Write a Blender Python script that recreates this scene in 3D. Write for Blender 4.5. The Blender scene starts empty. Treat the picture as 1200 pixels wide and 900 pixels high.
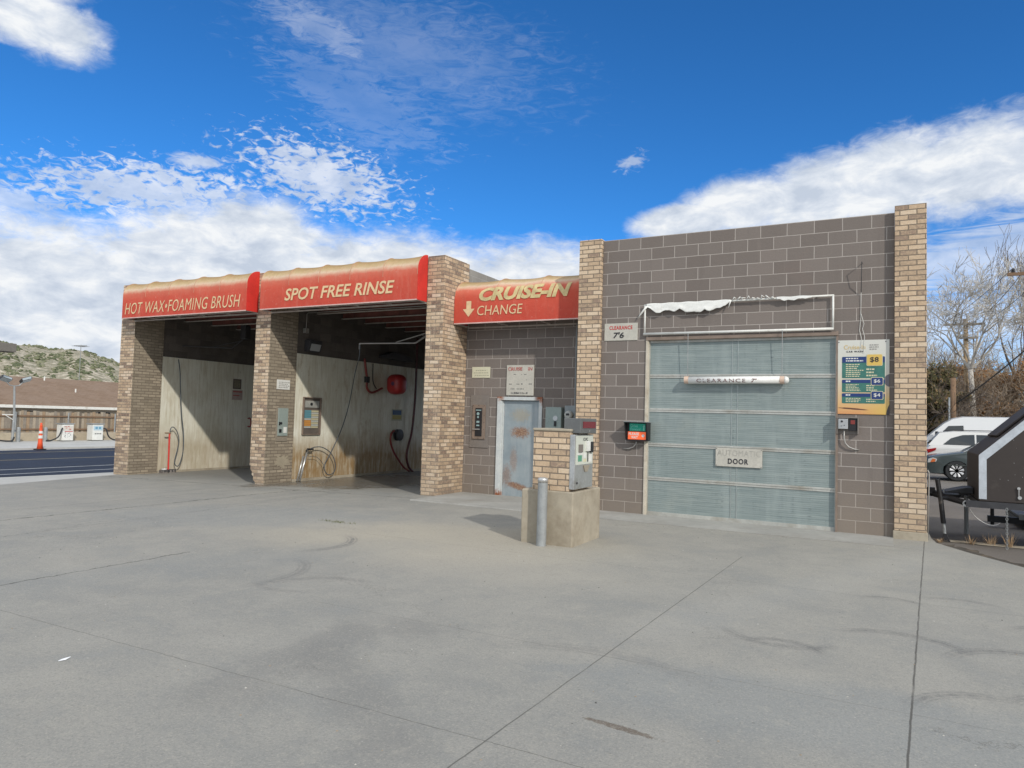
import bpy, bmesh, math, random
from mathutils import Vector, Matrix, noise as mnoise
R = math.radians
PI = math.pi
random.seed(7)
SC = bpy.context.scene
COL = SC.collection

# ------------------------------------------------------------------ camera
cam_d = bpy.data.cameras.new("camera")
cam = bpy.data.objects.new("camera", cam_d)
COL.objects.link(cam)
SC.camera = cam
CAM_MATRIX = Matrix(((0.883510, -0.002352, 0.468406, 4.2753), (0.467535, -0.056752, -0.882151, -12.0200), (0.028657, 0.998386, -0.049041, 1.5946), (0, 0, 0, 1)))
cam.matrix_world = CAM_MATRIX
cam_d.sensor_fit = 'HORIZONTAL'
cam_d.sensor_width = 36
cam_d.lens = 24.878
cam_d.clip_start = 0.05
cam_d.clip_end = 5000

SC.render.engine = 'CYCLES'
SC.cycles.use_denoising = True
SC.cycles.max_bounces = 8
SC.cycles.transparent_max_bounces = 8
SC.view_settings.view_transform = 'Standard'
SC.view_settings.look = 'None'
SC.view_settings.gamma = 1
SC.view_settings.exposure = 0.25

# ------------------------------------------------------------------ sun direction
SUN = Vector((1.30, -0.93, 1.03)).normalized()      # towards the sun
SUN_EL = math.asin(SUN.z)
SUN_AZ = math.atan2(SUN.x, SUN.y)                   # from +Y towards +X
sd = bpy.data.lights.new("sun", 'SUN')
sd.energy = 2.2
sd.angle = R(1.2)
sd.color = (1.0, 0.95, 0.87)
so = bpy.data.objects.new("sun", sd)
so.rotation_euler = SUN.to_track_quat('Z', 'Y').to_euler()
COL.objects.link(so)


# ------------------------------------------------------------------ node helper
class NT:
    def __init__(s, tree):
        s.t = tree; s.n = tree.nodes; s.l = tree.links
    def new(s, typ, **kw):
        nd = s.n.new(typ)
        for k, v in kw.items():
            setattr(nd, k, v)
        return nd
    def set(s, sock, v):
        if v is None:
            return
        if isinstance(v, bpy.types.NodeSocket):
            s.l.new(v, sock)
        else:
            try:
                sock.default_value = v
            except Exception:
                sock.default_value = (v[0], v[1], v[2], 1.0) if hasattr(v, '__len__') else (v, v, v)
    def m(s, op, a, b=None, c=None, clamp=False):
        nd = s.new('ShaderNodeMath', operation=op, use_clamp=clamp)
        s.set(nd.inputs[0], a)
        if b is not None: s.set(nd.inputs[1], b)
        if c is not None: s.set(nd.inputs[2], c)
        return nd.outputs[0]
    def mix(s, f, a, b, mode='MIX'):
        nd = s.new('ShaderNodeMix', data_type='RGBA', blend_type=mode, clamp_factor=True)
        s.set(nd.inputs['Factor'], f)
        for k, v in ((6, a), (7, b)):
            if isinstance(v, (tuple, list)) and len(v) == 3:
                v = (*v, 1.0)
            s.set(nd.inputs[k], v)
        return nd.outputs[2]
    def noise(s, vec, scale, detail=4, rough=0.55, dist=0.0, out=0):
        nd = s.new('ShaderNodeTexNoise')
        if vec is not None: s.l.new(vec, nd.inputs['Vector'])
        nd.inputs['Scale'].default_value = scale
        nd.inputs['Detail'].default_value = detail
        nd.inputs['Roughness'].default_value = rough
        nd.inputs['Distortion'].default_value = dist
        return nd.outputs[out]
    def mr(s, v, a, b, c=0.0, d=1.0, smooth=False):
        nd = s.new('ShaderNodeMapRange', interpolation_type='SMOOTHSTEP' if smooth else 'LINEAR')
        nd.clamp = True
        s.set(nd.inputs[0], v)
        for i, x in enumerate((a, b, c, d)):
            nd.inputs[i + 1].default_value = x
        return nd.outputs[0]
    def ramp(s, f, stops, mode='LINEAR'):
        nd = s.new('ShaderNodeValToRGB')
        cr = nd.color_ramp; cr.interpolation = mode
        while len(cr.elements) < len(stops):
            cr.elements.new(0.5)
        for e, (p, c) in zip(cr.elements, stops):
            e.position = p; e.color = (*c, 1.0) if len(c) == 3 else c
        s.set(nd.inputs[0], f)
        return nd.outputs[0]
    def map(s, vec, loc=(0, 0, 0), rot=(0, 0, 0), scale=(1, 1, 1), typ='POINT'):
        nd = s.new('ShaderNodeMapping', vector_type=typ)
        s.l.new(vec, nd.inputs['Vector'])
        nd.inputs['Location'].default_value = loc
        nd.inputs['Rotation'].default_value = rot
        nd.inputs['Scale'].default_value = scale
        return nd.outputs[0]
    def pos(s):
        return s.new('ShaderNodeNewGeometry').outputs['Position']
    def uv(s):
        return s.new('ShaderNodeTexCoord').outputs['UV']
    def obj(s):
        return s.new('ShaderNodeTexCoord').outputs['Object']
    def sep(s, v):
        nd = s.new('ShaderNodeSeparateXYZ'); s.l.new(v, nd.inputs[0]); return nd.outputs
    def comb(s, x, y, z=0.0):
        nd = s.new('ShaderNodeCombineXYZ')
        for i, v in enumerate((x, y, z)): s.set(nd.inputs[i], v)
        return nd.outputs[0]
    def vlen(s, v):
        nd = s.new('ShaderNodeVectorMath', operation='LENGTH'); s.l.new(v, nd.inputs[0]); return nd.outputs['Value']
    def blob(s, vec, x, y, rx, ry, rot=0.0, soft=0.6, nz=None, amp=0.5):
        """1 inside an ellipse, 0 outside, edge broken up by nz"""
        v = s.map(vec, (x, y, 0), (0, 0, R(rot)), (rx, ry, 1e6), 'TEXTURE')
        d = s.vlen(v)
        if nz is not None:
            d = s.m('ADD', d, s.m('MULTIPLY', s.m('SUBTRACT', nz, 0.5), amp * 2))
        return s.mr(d, 1.0 + soft / 2, 1.0 - soft / 2, 0, 1, True)


MATS = {}
def mat(name, base=(0.5, 0.5, 0.5), rough=0.7, metal=0.0, spec=0.5, emit=None, estr=0.0, alpha=None):
    if name in MATS: return MATS[name]
    m = bpy.data.materials.new(name); m.use_nodes = True
    N = NT(m.node_tree)
    b = m.node_tree.nodes['Principled BSDF']
    b.inputs['Base Color'].default_value = (*base, 1)
    b.inputs['Roughness'].default_value = rough
    b.inputs['Metallic'].default_value = metal
    b.inputs['Specular IOR Level'].default_value = spec
    if emit:
        b.inputs['Emission Color'].default_value = (*emit, 1)
        b.inputs['Emission Strength'].default_value = estr
    MATS[name] = m
    m['_b'] = 1
    return m
def nmat(name, rough=0.7, metal=0.0, spec=0.5):
    m = mat(name, (0.5,) * 3, rough, metal, spec)
    return m, NT(m.node_tree), m.node_tree.nodes['Principled BSDF']
def bump(N, b, h, strength=0.3, dist=0.01):
    nd = N.new('ShaderNodeBump')
    nd.inputs['Strength'].default_value = strength
    nd.inputs['Distance'].default_value = dist
    N.l.new(h, nd.inputs['Height'])
    N.l.new(nd.outputs[0], b.inputs['Normal'])
def worn(name, base, rough=0.6, metal=0.0, var=0.25, scale=6.0, dirt=None, dirt_amt=0.35, bmp=0.0, spec=0.5):
    """a colour with real variation: broad tone changes, fine grain and scattered dirt"""
    if name in MATS: return MATS[name]
    m, N, b = nmat(name, rough, metal, spec)
    p = N.obj()
    n1 = N.noise(p, scale, 5, 0.6)
    n2 = N.noise(p, scale * 7, 3, 0.6)
    lo = tuple(c * (1 - var) for c in base); hi = tuple(min(1, c * (1 + var)) for c in base)
    c = N.mix(N.mr(n1, 0.3, 0.7), lo, hi)
    c = N.mix(N.m('MULTIPLY', N.mr(n2, 0.45, 0.7), 0.25), c, tuple(x * 0.6 for x in base))
    if dirt:
        n3 = N.noise(p, scale * 0.6, 6, 0.7)
        c = N.mix(N.mr(n3, 0.62 - dirt_amt * 0.4, 0.75, 0, 0.85), c, dirt)
    N.l.new(c, b.inputs['Base Color'])
    if bmp: bump(N, b, n2, bmp, 0.004)
    return m


# ------------------------------------------------------------------ world: sky with clouds
w = bpy.data.worlds.new("World"); SC.world = w; w.use_nodes = True
N = NT(w.node_tree)
bg = w.node_tree.nodes['Background']
sky = N.new('ShaderNodeTexSky', sky_type='NISHITA')
sky.sun_disc = False
sky.sun_elevation = SUN_EL
sky.sun_rotation = SUN_AZ
sky.altitude = 1900
sky.air_density = 0.85
sky.dust_density = 0.15
sky.ozone_density = 3.5
hs = N.new('ShaderNodeHueSaturation')
hs.inputs['Saturation'].default_value = 1.12
hs.inputs['Value'].default_value = 1.0
N.l.new(sky.outputs[0], hs.inputs['Color'])
gen = N.new('ShaderNodeTexCoord').outputs['Generated']
sx, sy, sz = N.sep(gen)[:3]
az = N.m('MULTIPLY', N.m('ARCTAN2', sx, sy), 180 / PI)
el = N.m('MULTIPLY', N.m('ARCSINE', sz), 180 / PI)
AE = N.comb(az, el)
st = N.comb(N.m('MULTIPLY', az, 0.1), N.m('MULTIPLY', el, 0.2))
nA = N.noise(st, 1.5, 9, 0.62, 0.35)           # broad shapes
nB = N.noise(N.map(st, (4, 7, 0)), 5.5, 8, 0.66, 0.5)      # puffs
nC = N.noise(N.map(st, (9, 1, 3), (0, 0, R(25)), (0.5, 2.4, 1)), 3.2, 8, 0.7, 0.8)   # streaks
nE = N.noise(N.map(st, (3, 2, 0)), 11.0, 6, 0.6, 0.6)
nD = N.noise(N.map(st, (9, 1, 3), (0, 0, R(-30)), (1.2, 2.0, 1)), 4.5, 9, 0.72, 0.9)      # thin wisps
nz = N.m('ADD', N.m('MULTIPLY', nA, 0.5), N.m('MULTIPLY', nB, 0.5))
def cl(x, y, rx, ry, rot=0, soft=0.7, n=None, amp=0.9, k=1.0):
    v = N.blob(AE, x, y, rx, ry, rot, soft, n if n is not None else nz, amp)
    return N.m('MULTIPLY', v, k) if k != 1.0 else v
BL = [
    cl(-61, 6.2, 14, 6.3, 0, 0.6, nz, 0.7), cl(-49, 9.8, 11.5, 5.0, -6, 0.6, nz, 0.8), cl(-37, 9.2, 14, 5.0, -4, 0.5, nz, 0.6),
    cl(-26.5, 9.0, 9.5, 4.9, 0, 0.5, nz, 0.6), cl(-48, 13.2, 5.0, 2.6, 0, 0.7, nz, 0.9),
    cl(-14.4, 15.7, 4.2, 1.3, 4, 0.5, nz, 0.5), cl(-10.0, 16.7, 4.6, 1.9, 8, 0.75, nz, 0.75), cl(-4.5, 17.0, 5.2, 2.6, 8, 0.75, nz, 0.75), cl(0.5, 17.4, 5.4, 3.0, 8, 0.75, nz, 0.8),
    cl(5.0, 17.7, 4.8, 2.9, 8, 0.75, nz, 0.8), cl(9.3, 17.3, 4.2, 2.6, 0, 0.75, nz, 0.8),
    cl(-63.5, 24.6, 4.2, 1.9, -8, 0.75, nz, 0.8), cl(-66, 26.5, 5, 2.0, 0, 0.6, nz, 0.6),
    cl(-52.8, 17.9, 1.5, 0.42, 0, 1.2, nE, 1.4, 0.7), cl(-18.7, 20.2, 0.8, 0.40, 20, 1.5, nE, 2.4, 0.55),
    cl(-43.5, 18.0, 4.8, 1.9, -10, 1.1, nE, 2.6, 0.75), cl(-56, 15.4, 6.2, 1.5, 5, 1.0, nE, 2.4, 0.75),
    cl(-64, 13.4, 2.8, 0.7, 0, 0.9, nE, 1.6, 0.6), cl(-61.5, 11.3, 4, 0.9, 0, 0.9, nE, 1.7, 0.7),
    cl(-37, 27.5, 8, 2.6, -8, 2.0, nD, 2.4, 0.15), cl(-44.5, 28.2, 3.6, 1.0, -15, 1.4, nD, 2.2, 0.28), cl(-41, 23.5, 6, 2.2, -20, 1.0, nD, 2.4, 0.13),
    cl(7, 11.8, 7.5, 2.2, 4, 0.8, nC, 1.3, 0.6), cl(9, 7.0, 18, 2.8, 0, 0.8, nC, 0.9, 0.6),
    cl(-64, 4.0, 14, 2.5, 0, 0.5, nC, 0.7, 0.9),
]
# unseen broken cloud added behind and above the viewer to raise the ambient light
CF = Vector((-CAM_MATRIX[0][2], -CAM_MATRIX[1][2], -CAM_MATRIX[2][2]))
dotn = N.new('ShaderNodeVectorMath', operation='DOT_PRODUCT'); N.l.new(gen, dotn.inputs[0]); dotn.inputs[1].default_value = CF
far_ = N.mr(dotn.outputs['Value'], 0.68, 0.50, 0, 1, True)
nF = N.noise(gen, 2.2, 8, 0.6, 0.4)
BL.append(N.m('MULTIPLY', far_, N.mr(nF, 0.36, 0.50, 0.25, 1.0, True)))
cm = BL[0]
for b_ in BL[1:]:
    cm = N.m('MAXIMUM', cm, b_)
shade = N.noise(N.map(st, (0.02, -0.12, 5)), 2.6, 7, 0.6, 0.3)
ccol = N.ramp(N.mr(shade, 0.35, 0.62), [(0.0, (3.9, 4.4, 5.2)), (0.5, (5.0, 5.4, 6.0)), (1.0, (6.4, 6.55, 6.7))])
tint = N.mix(1.0, hs.outputs[0], (0.42, 0.95, 1.22), 'MULTIPLY')
ccol = N.mix(far_, ccol, N.mix(1.0, ccol, (1.30, 1.28, 1.24), 'MULTIPLY'))  # out-of-view cloud brightened further for fill light
final = N.mix(cm, tint, ccol)
N.l.new(final, bg.inputs['Color'])
bg.inputs['Strength'].default_value = 0.12


# ------------------------------------------------------------------ mesh builder
class MB:
    def __init__(s):
        s.v = []; s.f = []; s.mi = []; s.uvs = {}
    def add(s, vs, fs, mi=0):
        o = len(s.v); s.v += [Vector(v) for v in vs]
        for f in fs:
            s.f.append([i + o for i in f]); s.mi.append(mi)
        return s
    def box(s, x0, x1, y0, y1, z0, z1, mi=0, M=None):
        if x0 > x1: x0, x1 = x1, x0
        if y0 > y1: y0, y1 = y1, y0
        if z0 > z1: z0, z1 = z1, z0
        vs = [Vector(p) for p in ((x0, y0, z0), (x1, y0, z0), (x1, y1, z0), (x0, y1, z0), (x0, y0, z1), (x1, y0, z1), (x1, y1, z1), (x0, y1, z1))]
        if M is not None: vs = [M @ v for v in vs]
        return s.add(vs, [(0, 3, 2, 1), (4, 5, 6, 7), (0, 1, 5, 4), (1, 2, 6, 5), (2, 3, 7, 6), (3, 0, 4, 7)], mi)
    def prism(s, poly, a0, a1, axis='y', mi=0):
        """poly of 2-D points extruded along axis ('y': (x,z), 'x': (y,z), 'z': (x,y))"""
        def P(p, a):
            return {'y': (p[0], a, p[1]), 'x': (a, p[0], p[1]), 'z': (p[0], p[1], a)}[axis]
        n = len(poly)
        vs = [P(p, a0) for p in poly] + [P(p, a1) for p in poly]
        ar = sum(poly[i][0] * poly[(i + 1) % n][1] - poly[(i + 1) % n][0] * poly[i][1] for i in range(n))
        fs = [list(range(n)), list(range(2 * n - 1, n - 1, -1))] + [(i, i + n, (i + 1) % n + n, (i + 1) % n) for i in range(n)]
        flip = (ar > 0) != (axis == 'y')
        if a1 < a0: flip = not flip
        if flip: fs = [list(reversed(f)) for f in fs]
        return s.add(vs, fs, mi)
    def tube(s, pts, r, n=8, mi=0, cap=True):
        pts = [Vector(p) for p in pts]
        rs = r if isinstance(r, (list, tuple)) else [r] * len(pts)
        rings = []; up = None
        for i, p in enumerate(pts):
            a = pts[max(0, i - 1)]; b = pts[min(len(pts) - 1, i + 1)]
            d = (b - a)
            if d.length < 1e-9: d = Vector((0, 0, 1))
            d.normalize()
            if up is None:
                up = Vector((0, 0, 1)) if abs(d.z) < 0.9 else Vector((1, 0, 0))
            sd_ = d.cross(up)
            if sd_.length < 1e-6: sd_ = d.cross(Vector((0, 1, 0.1)))
            sd_.normalize(); up = sd_.cross(d).normalized()
            rings.append([p + (sd_ * math.cos(2 * PI * k / n) + up * math.sin(2 * PI * k / n)) * rs[i] for k in range(n)])
        vs = [v for rg in rings for v in rg]; fs = []
        for i in range(len(pts) - 1):
            for k in range(n):
                k2 = (k + 1) % n
                fs.append((i * n + k, i * n + k2, (i + 1) * n + k2, (i + 1) * n + k))
        if cap:
            fs.append(list(reversed(range(n)))); fs.append([(len(pts) - 1) * n + k for k in range(n)])
        return s.add(vs, fs, mi)
    def lathe(s, prof, c=(0, 0, 0), n=20, axis='z', mi=0):
        """prof: list of (radius, height)"""
        c = Vector(c); vs = []; fs = []
        for (r, h) in prof:
            for k in range(n):
                a = 2 * PI * k / n; x, y = r * math.cos(a), r * math.sin(a)
                vs.append(c + Vector({'z': (x, y, h), 'y': (x, h, y), 'x': (h, x, y)}[axis]))
        for i in range(len(prof) - 1):
            for k in range(n):
                k2 = (k + 1) % n
                f = (i * n + k, i * n + k2, (i + 1) * n + k2, (i + 1) * n + k)
                fs.append(f if axis != 'y' else tuple(reversed(f)))
        b0 = list(reversed(range(n))); b1 = [(len(prof) - 1) * n + k for k in range(n)]
        if axis == 'y': b0.reverse(); b1.reverse()
        fs += [b0, b1]
        return s.add(vs, fs, mi)
    def quad(s, a, b, c, d, mi=0):
        return s.add([a, b, c, d], [(0, 1, 2, 3)], mi)
    def grid(s, fn, nu, nv, mi=0):
        vs = [fn(i / nu, j / nv) for j in range(nv + 1) for i in range(nu + 1)]
        fs = [(j * (nu + 1) + i, j * (nu + 1) + i + 1, (j + 1) * (nu + 1) + i + 1, (j + 1) * (nu + 1) + i) for j in range(nv) for i in range(nu)]
        return s.add(vs, fs, mi)
    def build(s, name, mats, parent=None, bevel=0.0, smooth=False, seg=2, uvfn=None, solid=0.0, loc=None):
        if not isinstance(mats, (list, tuple)): mats = [mats]
        off = Vector(loc) if loc is not None else (WLOC.get(parent.name, Vector()) if parent else None)
        if off is None:
            # top-level single mesh: origin at the centre of its base
            xs = [v.x for v in s.v]; ys = [v.y for v in s.v]; zs = [v.z for v in s.v]
            off = Vector(((min(xs) + max(xs)) / 2, (min(ys) + max(ys)) / 2, min(zs)))
        me = bpy.data.meshes.new(name)
        me.from_pydata([v - off for v in s.v], [], s.f)
        for m_ in mats: me.materials.append(m_)
        for p, k in zip(me.polygons, s.mi):
            p.material_index = k
            p.use_smooth = smooth
        me.validate()
        if len(me.polygons) < 60000:
            uvl = me.uv_layers.new(name="UVMap")
            for p in me.polygons:
                nx, ny, nz_ = abs(p.normal.x), abs(p.normal.y), abs(p.normal.z)
                for li in p.loop_indices:
                    c = me.vertices[me.loops[li].vertex_index].co + off
                    if uvfn: uvl.data[li].uv = uvfn(c)
                    elif nz_ >= nx and nz_ >= ny: uvl.data[li].uv = (c.x, c.y)
                    elif nx > ny: uvl.data[li].uv = (c.y, c.z)
                    else: uvl.data[li].uv = (c.x, c.z)
        o = bpy.data.objects.new(name, me); COL.objects.link(o)
        if parent:
            o.parent = parent
            WLOC[o.name] = off
        else:
            o.location = off
            WLOC[o.name] = off
        if bevel:
            md = o.modifiers.new("bevel", 'BEVEL'); md.width = bevel; md.segments = seg; md.limit_method = 'ANGLE'; md.angle_limit = R(35)
        return o
WLOC = {}

def tag(o, label=None, cat=None, group=None, kind=None):
    if label: o['label'] = label
    if cat: o['category'] = cat
    if group: o['group'] = group
    if kind: o['kind'] = kind
    return o
def thing(name, loc, label, cat, group=None):
    o = bpy.data.objects.new(name, None); COL.objects.link(o)
    o.location = loc; o.empty_display_size = 0.2
    WLOC[o.name] = Vector(loc)
    return tag(o, label, cat, group)
def copy_thing(o, offset, label=None, group=None, rot=0.0):
    def cp(a, parent):
        c = a.copy(); COL.objects.link(c)
        if parent: c.parent = parent
        for ch in [x for x in a.children]: cp(ch, c)
        return c
    c = cp(o, None); c.location = Vector(o.location) + Vector(offset)
    c.rotation_euler = (0, 0, rot)
    if label: c['label'] = label
    if group: c['group'] = group
    return c

def text_mesh(body, shear=0.0, bold=0.0, spacing=1.0):
    cu = bpy.data.curves.new("txt", 'FONT'); cu.body = body; cu.size = 1
    cu.shear = shear; cu.offset = bold; cu.space_character = spacing
    cu.resolution_u = 3
    cu.align_x = 'LEFT'
    o = bpy.data.objects.new("txt", cu); COL.objects.link(o)
    dg = bpy.context.evaluated_depsgraph_get(); dg.update()
    me = bpy.data.meshes.new_from_object(o.evaluated_get(dg))
    vs = [v.co.copy() for v in me.vertices]; fs = [list(p.vertices) for p in me.polygons]
    bpy.data.objects.remove(o); bpy.data.curves.remove(cu); bpy.data.meshes.remove(me)
    return vs, fs
def text_fit(mb, body, a, b, c, mi=0, shear=0.0, bold=0.0, spacing=1.0, off=0.003):
    """letters filling the rectangle: a = lower left, b = lower right, c = upper left (world)"""
    vs, fs = text_mesh(body, shear, bold, spacing)
    x0 = min(v.x for v in vs); x1 = max(v.x for v in vs); y0 = min(v.y for v in vs); y1 = max(v.y for v in vs)
    a, b, c = Vector(a), Vector(b), Vector(c)
    n = (b - a).cross(c - a).normalized()
    mb.add([a + (b - a) * ((v.x - x0) / (x1 - x0)) + (c - a) * ((v.y - y0) / max(1e-6, (y1 - y0))) + n * off for v in vs], fs, mi)
    return mb
def text_wall(mb, body, x0, x1, z0, z1, y, **k):      # faces -Y
    return text_fit(mb, body, (x0, y, z0), (x1, y, z0), (x0, y, z1), **k)
def text_side(mb, body, y0, y1, z0, z1, x, **k):      # faces +X
    return text_fit(mb, body, (x, y0, z0), (x, y1, z0), (x, y0, z1), **k)


# ------------------------------------------------------------------ materials
def brick_mat(name, stops, mortar, bw, rh, ms, dirt=None, dirt_lo=0.5, dirt_hi=0.75, bstr=0.6, rough=0.9, mscale=0.35, blotch=0.5, zdirt=0.0, offs=(0, 0, 0)):
    m, N, b = nmat(name, rough)
    uv = N.uv(); p = N.pos()
    # slightly uneven courses
    wob = N.noise(p, 9.0, 2, 0.5, out=1)
    nd = N.new('ShaderNodeVectorMath', operation='MULTIPLY_ADD')
    N.l.new(wob, nd.inputs[0]); nd.inputs[1].default_value = (0.006, 0.006, 0); N.l.new(N.map(uv, offs), nd.inputs[2])
    bt = N.new('ShaderNodeTexBrick')
    bt.offset = 0.5; bt.offset_frequency = 2; bt.squash = 1; bt.squash_frequency = 2
    N.l.new(nd.outputs[0], bt.inputs['Vector'])
    bt.inputs['Color1'].default_value = (0, 0, 0, 1); bt.inputs['Color2'].default_value = (1, 1, 1, 1); bt.inputs['Mortar'].default_value = (0.5, 0.5, 0.5, 1)
    bt.inputs['Scale'].default_value = 1; bt.inputs['Mortar Size'].default_value = ms; bt.inputs['Mortar Smooth'].default_value = 0.25
    bt.inputs['Bias'].default_value = 0; bt.inputs['Brick Width'].default_value = bw; bt.inputs['Row Height'].default_value = rh
    g = N.noise(p, 28, 4, 0.65); g2 = N.noise(p, 90, 3, 0.7)
    f = N.m('ADD', bt.outputs['Color'], N.m('MULTIPLY', N.m('SUBTRACT', g, 0.5), blotch))
    c = N.ramp(f, stops)
    c = N.mix(N.m('MULTIPLY', N.mr(g2, 0.55, 0.75), 0.35), c, tuple(x * 0.45 for x in stops[0][1]))
    mcol = N.mix(N.noise(p, 3.0, 3), tuple(x * 0.85 for x in mortar), tuple(min(1, x * 1.12) for x in mortar))
    c = N.mix(bt.outputs['Fac'], c, mcol)
    g3 = N.noise(p, 45, 5, 0.8)
    c = N.mix(N.mr(g3, 0.58, 0.68, 0, 0.38), c, tuple(x * 0.55 for x in stops[0][1]))
    c = N.mix(N.mr(g3, 0.42, 0.32, 0, 0.30), c, tuple(min(1, x * 1.35) for x in stops[-1][1]))
    stk = N.noise(N.map(p, (0, 0, 0), (0, 0, 0), (3.5, 3.5, 0.25)), 1.6, 6, 0.75)
    c = N.mix(N.mr(stk, 0.56, 0.74, 0, 0.28), c, tuple(x * 0.6 for x in stops[0][1]))
    c = N.mix(N.mr(stk, 0.42, 0.28, 0, 0.22), c, tuple(min(1, x * 1.3) for x in stops[-1][1]))
    if dirt:
        d = N.noise(p, mscale * 4, 6, 0.7, 0.5)
        c = N.mix(N.mr(d, dirt_lo, dirt_hi, 0, 0.8), c, dirt)
    if zdirt:
        z = N.sep(p)[2]
        d = N.m('MULTIPLY', N.mr(N.m('ADD', z, N.m('MULTIPLY', N.noise(p, 2.2, 5, 0.7), -1.3)), 0.35, -0.9, 0, 1), zdirt)
        c = N.mix(d, c, (0.27, 0.22, 0.165))
    N.l.new(c, b.inputs['Base Color'])
    h = N.m('ADD', N.m('MULTIPLY', bt.outputs['Fac'], -1.0), N.m('MULTIPLY', g, 0.55))
    h = N.m('ADD', h, N.m('MULTIPLY', g2, 0.3))
    bump(N, b, h, bstr, 0.012)
    return m
M_BRICK = brick_mat('tan_brick', [(0.0, (0.20, 0.14, 0.105)), (0.14, (0.31, 0.22, 0.155)), (0.38, (0.46, 0.33, 0.215)), (0.62, (0.54, 0.40, 0.265)), (0.85, (0.61, 0.47, 0.33)), (1.0, (0.66, 0.54, 0.41))],
                    (0.22, 0.18, 0.14), 0.222, 0.0762, 0.0085, dirt=(0.33, 0.265, 0.20), dirt_lo=0.55, dirt_hi=0.8, blotch=1.1, zdirt=0.45)
M_BRICK_CLEAN = brick_mat('clean_tan_brick', [(0.0, (0.30, 0.215, 0.16)), (0.15, (0.42, 0.31, 0.21)), (0.4, (0.53, 0.39, 0.26)), (0.75, (0.60, 0.455, 0.31)), (1.0, (0.66, 0.53, 0.39))],
                    (0.20, 0.16, 0.12), 0.222, 0.0762, 0.0085, dirt=(0.40, 0.31, 0.23), dirt_lo=0.6, dirt_hi=0.85, blotch=0.95, zdirt=0.4)
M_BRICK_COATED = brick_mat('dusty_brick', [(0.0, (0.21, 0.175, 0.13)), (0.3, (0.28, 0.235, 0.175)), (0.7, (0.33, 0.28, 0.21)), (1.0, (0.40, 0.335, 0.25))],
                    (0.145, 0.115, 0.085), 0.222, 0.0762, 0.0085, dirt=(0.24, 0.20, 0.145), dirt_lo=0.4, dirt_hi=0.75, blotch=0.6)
M_CMU = brick_mat('grey_brown_block', [(0.0, (0.168, 0.142, 0.126)), (0.35, (0.180, 0.154, 0.137)), (0.7, (0.194, 0.167, 0.149)), (1.0, (0.212, 0.181, 0.161))],
                  (0.42, 0.38, 0.345), 0.4064, 0.2032, 0.0065, dirt=(0.20, 0.155, 0.135), dirt_lo=0.58, dirt_hi=0.85, bstr=0.5, blotch=0.45, zdirt=0.55)
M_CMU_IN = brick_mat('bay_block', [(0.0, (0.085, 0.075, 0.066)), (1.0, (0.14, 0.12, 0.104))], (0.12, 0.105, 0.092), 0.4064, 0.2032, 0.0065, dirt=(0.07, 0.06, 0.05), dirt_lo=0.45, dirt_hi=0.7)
M_CMU_SIDE = brick_mat('grey_block_side', [(0.0, (0.25, 0.235, 0.21)), (1.0, (0.33, 0.31, 0.28))], (0.40, 0.38, 0.35), 0.4064, 0.2032, 0.0065, dirt=(0.22, 0.2, 0.18), dirt_lo=0.5, dirt_hi=0.8)  # side wall's sunlit look put into a lighter block colour

def white_panel_mat():
    m, N, b = nmat('stained_white_panel', 0.45)
    p = N.pos(); x, y, z = N.sep(p)[:3]
    n1 = N.noise(p, 1.2, 5, 0.6)
    c = N.mix(N.mr(n1, 0.35, 0.65), (0.64, 0.615, 0.50), (0.76, 0.745, 0.645))
    # vertical runs: noise stretched along z
    sv = N.map(p, (0, 0, 0), (0, 0, 0), (1, 7.0, 0.55))
    n2 = N.noise(sv, 2.2, 6, 0.7)
    c = N.mix(N.mr(n2, 0.47, 0.72, 0, 0.75), c, (0.45, 0.385, 0.26))
    # rust coloured grime, denser towards the floor where the spray hits
    n3 = N.noise(N.map(p, (3, 1, 0), (0, 0, 0), (1, 5, 0.8)), 2.0, 7, 0.75)
    low = N.mr(N.m('ADD', z, N.m('MULTIPLY', n1, 0.8)), 1.55, 0.85)
    low = N.m('MULTIPLY', low, N.mr(x, -10.0, -9.2, 0.5, 1.15))
    pt2 = N.noise(N.map(p, (7, 2, 0), (0, 0, 0), (1, 2.2, 0.8)), 1.5, 7, 0.8, 0.5); c = N.mix(N.m('MULTIPLY', N.mr(pt2, 0.52, 0.64, 0, 0.55), N.mr(x, -10.0, -9.2, 0.4, 1.0)), c, (0.40, 0.30, 0.17))
    c = N.mix(N.m('MULTIPLY', low, N.mr(n3, 0.32, 0.58, 0.3, 0.95)), c, (0.30, 0.195, 0.09))
    n5 = N.noise(N.map(p, (0, 3, 8)), 7, 6, 0.75)
    c = N.mix(N.mr(n5, 0.66, 0.74, 0, 0.7), c, (0.20, 0.13, 0.07))
    n4 = N.noise(p, 30, 3)
    c = N.mix(N.mr(n4, 0.68, 0.76, 0, 0.5), c, (0.2, 0.16, 0.12))
    N.l.new(c, b.inputs['Base Color'])
    bump(N, b, n2, 0.12, 0.01)
    return m
M_PANEL = white_panel_mat()

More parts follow.
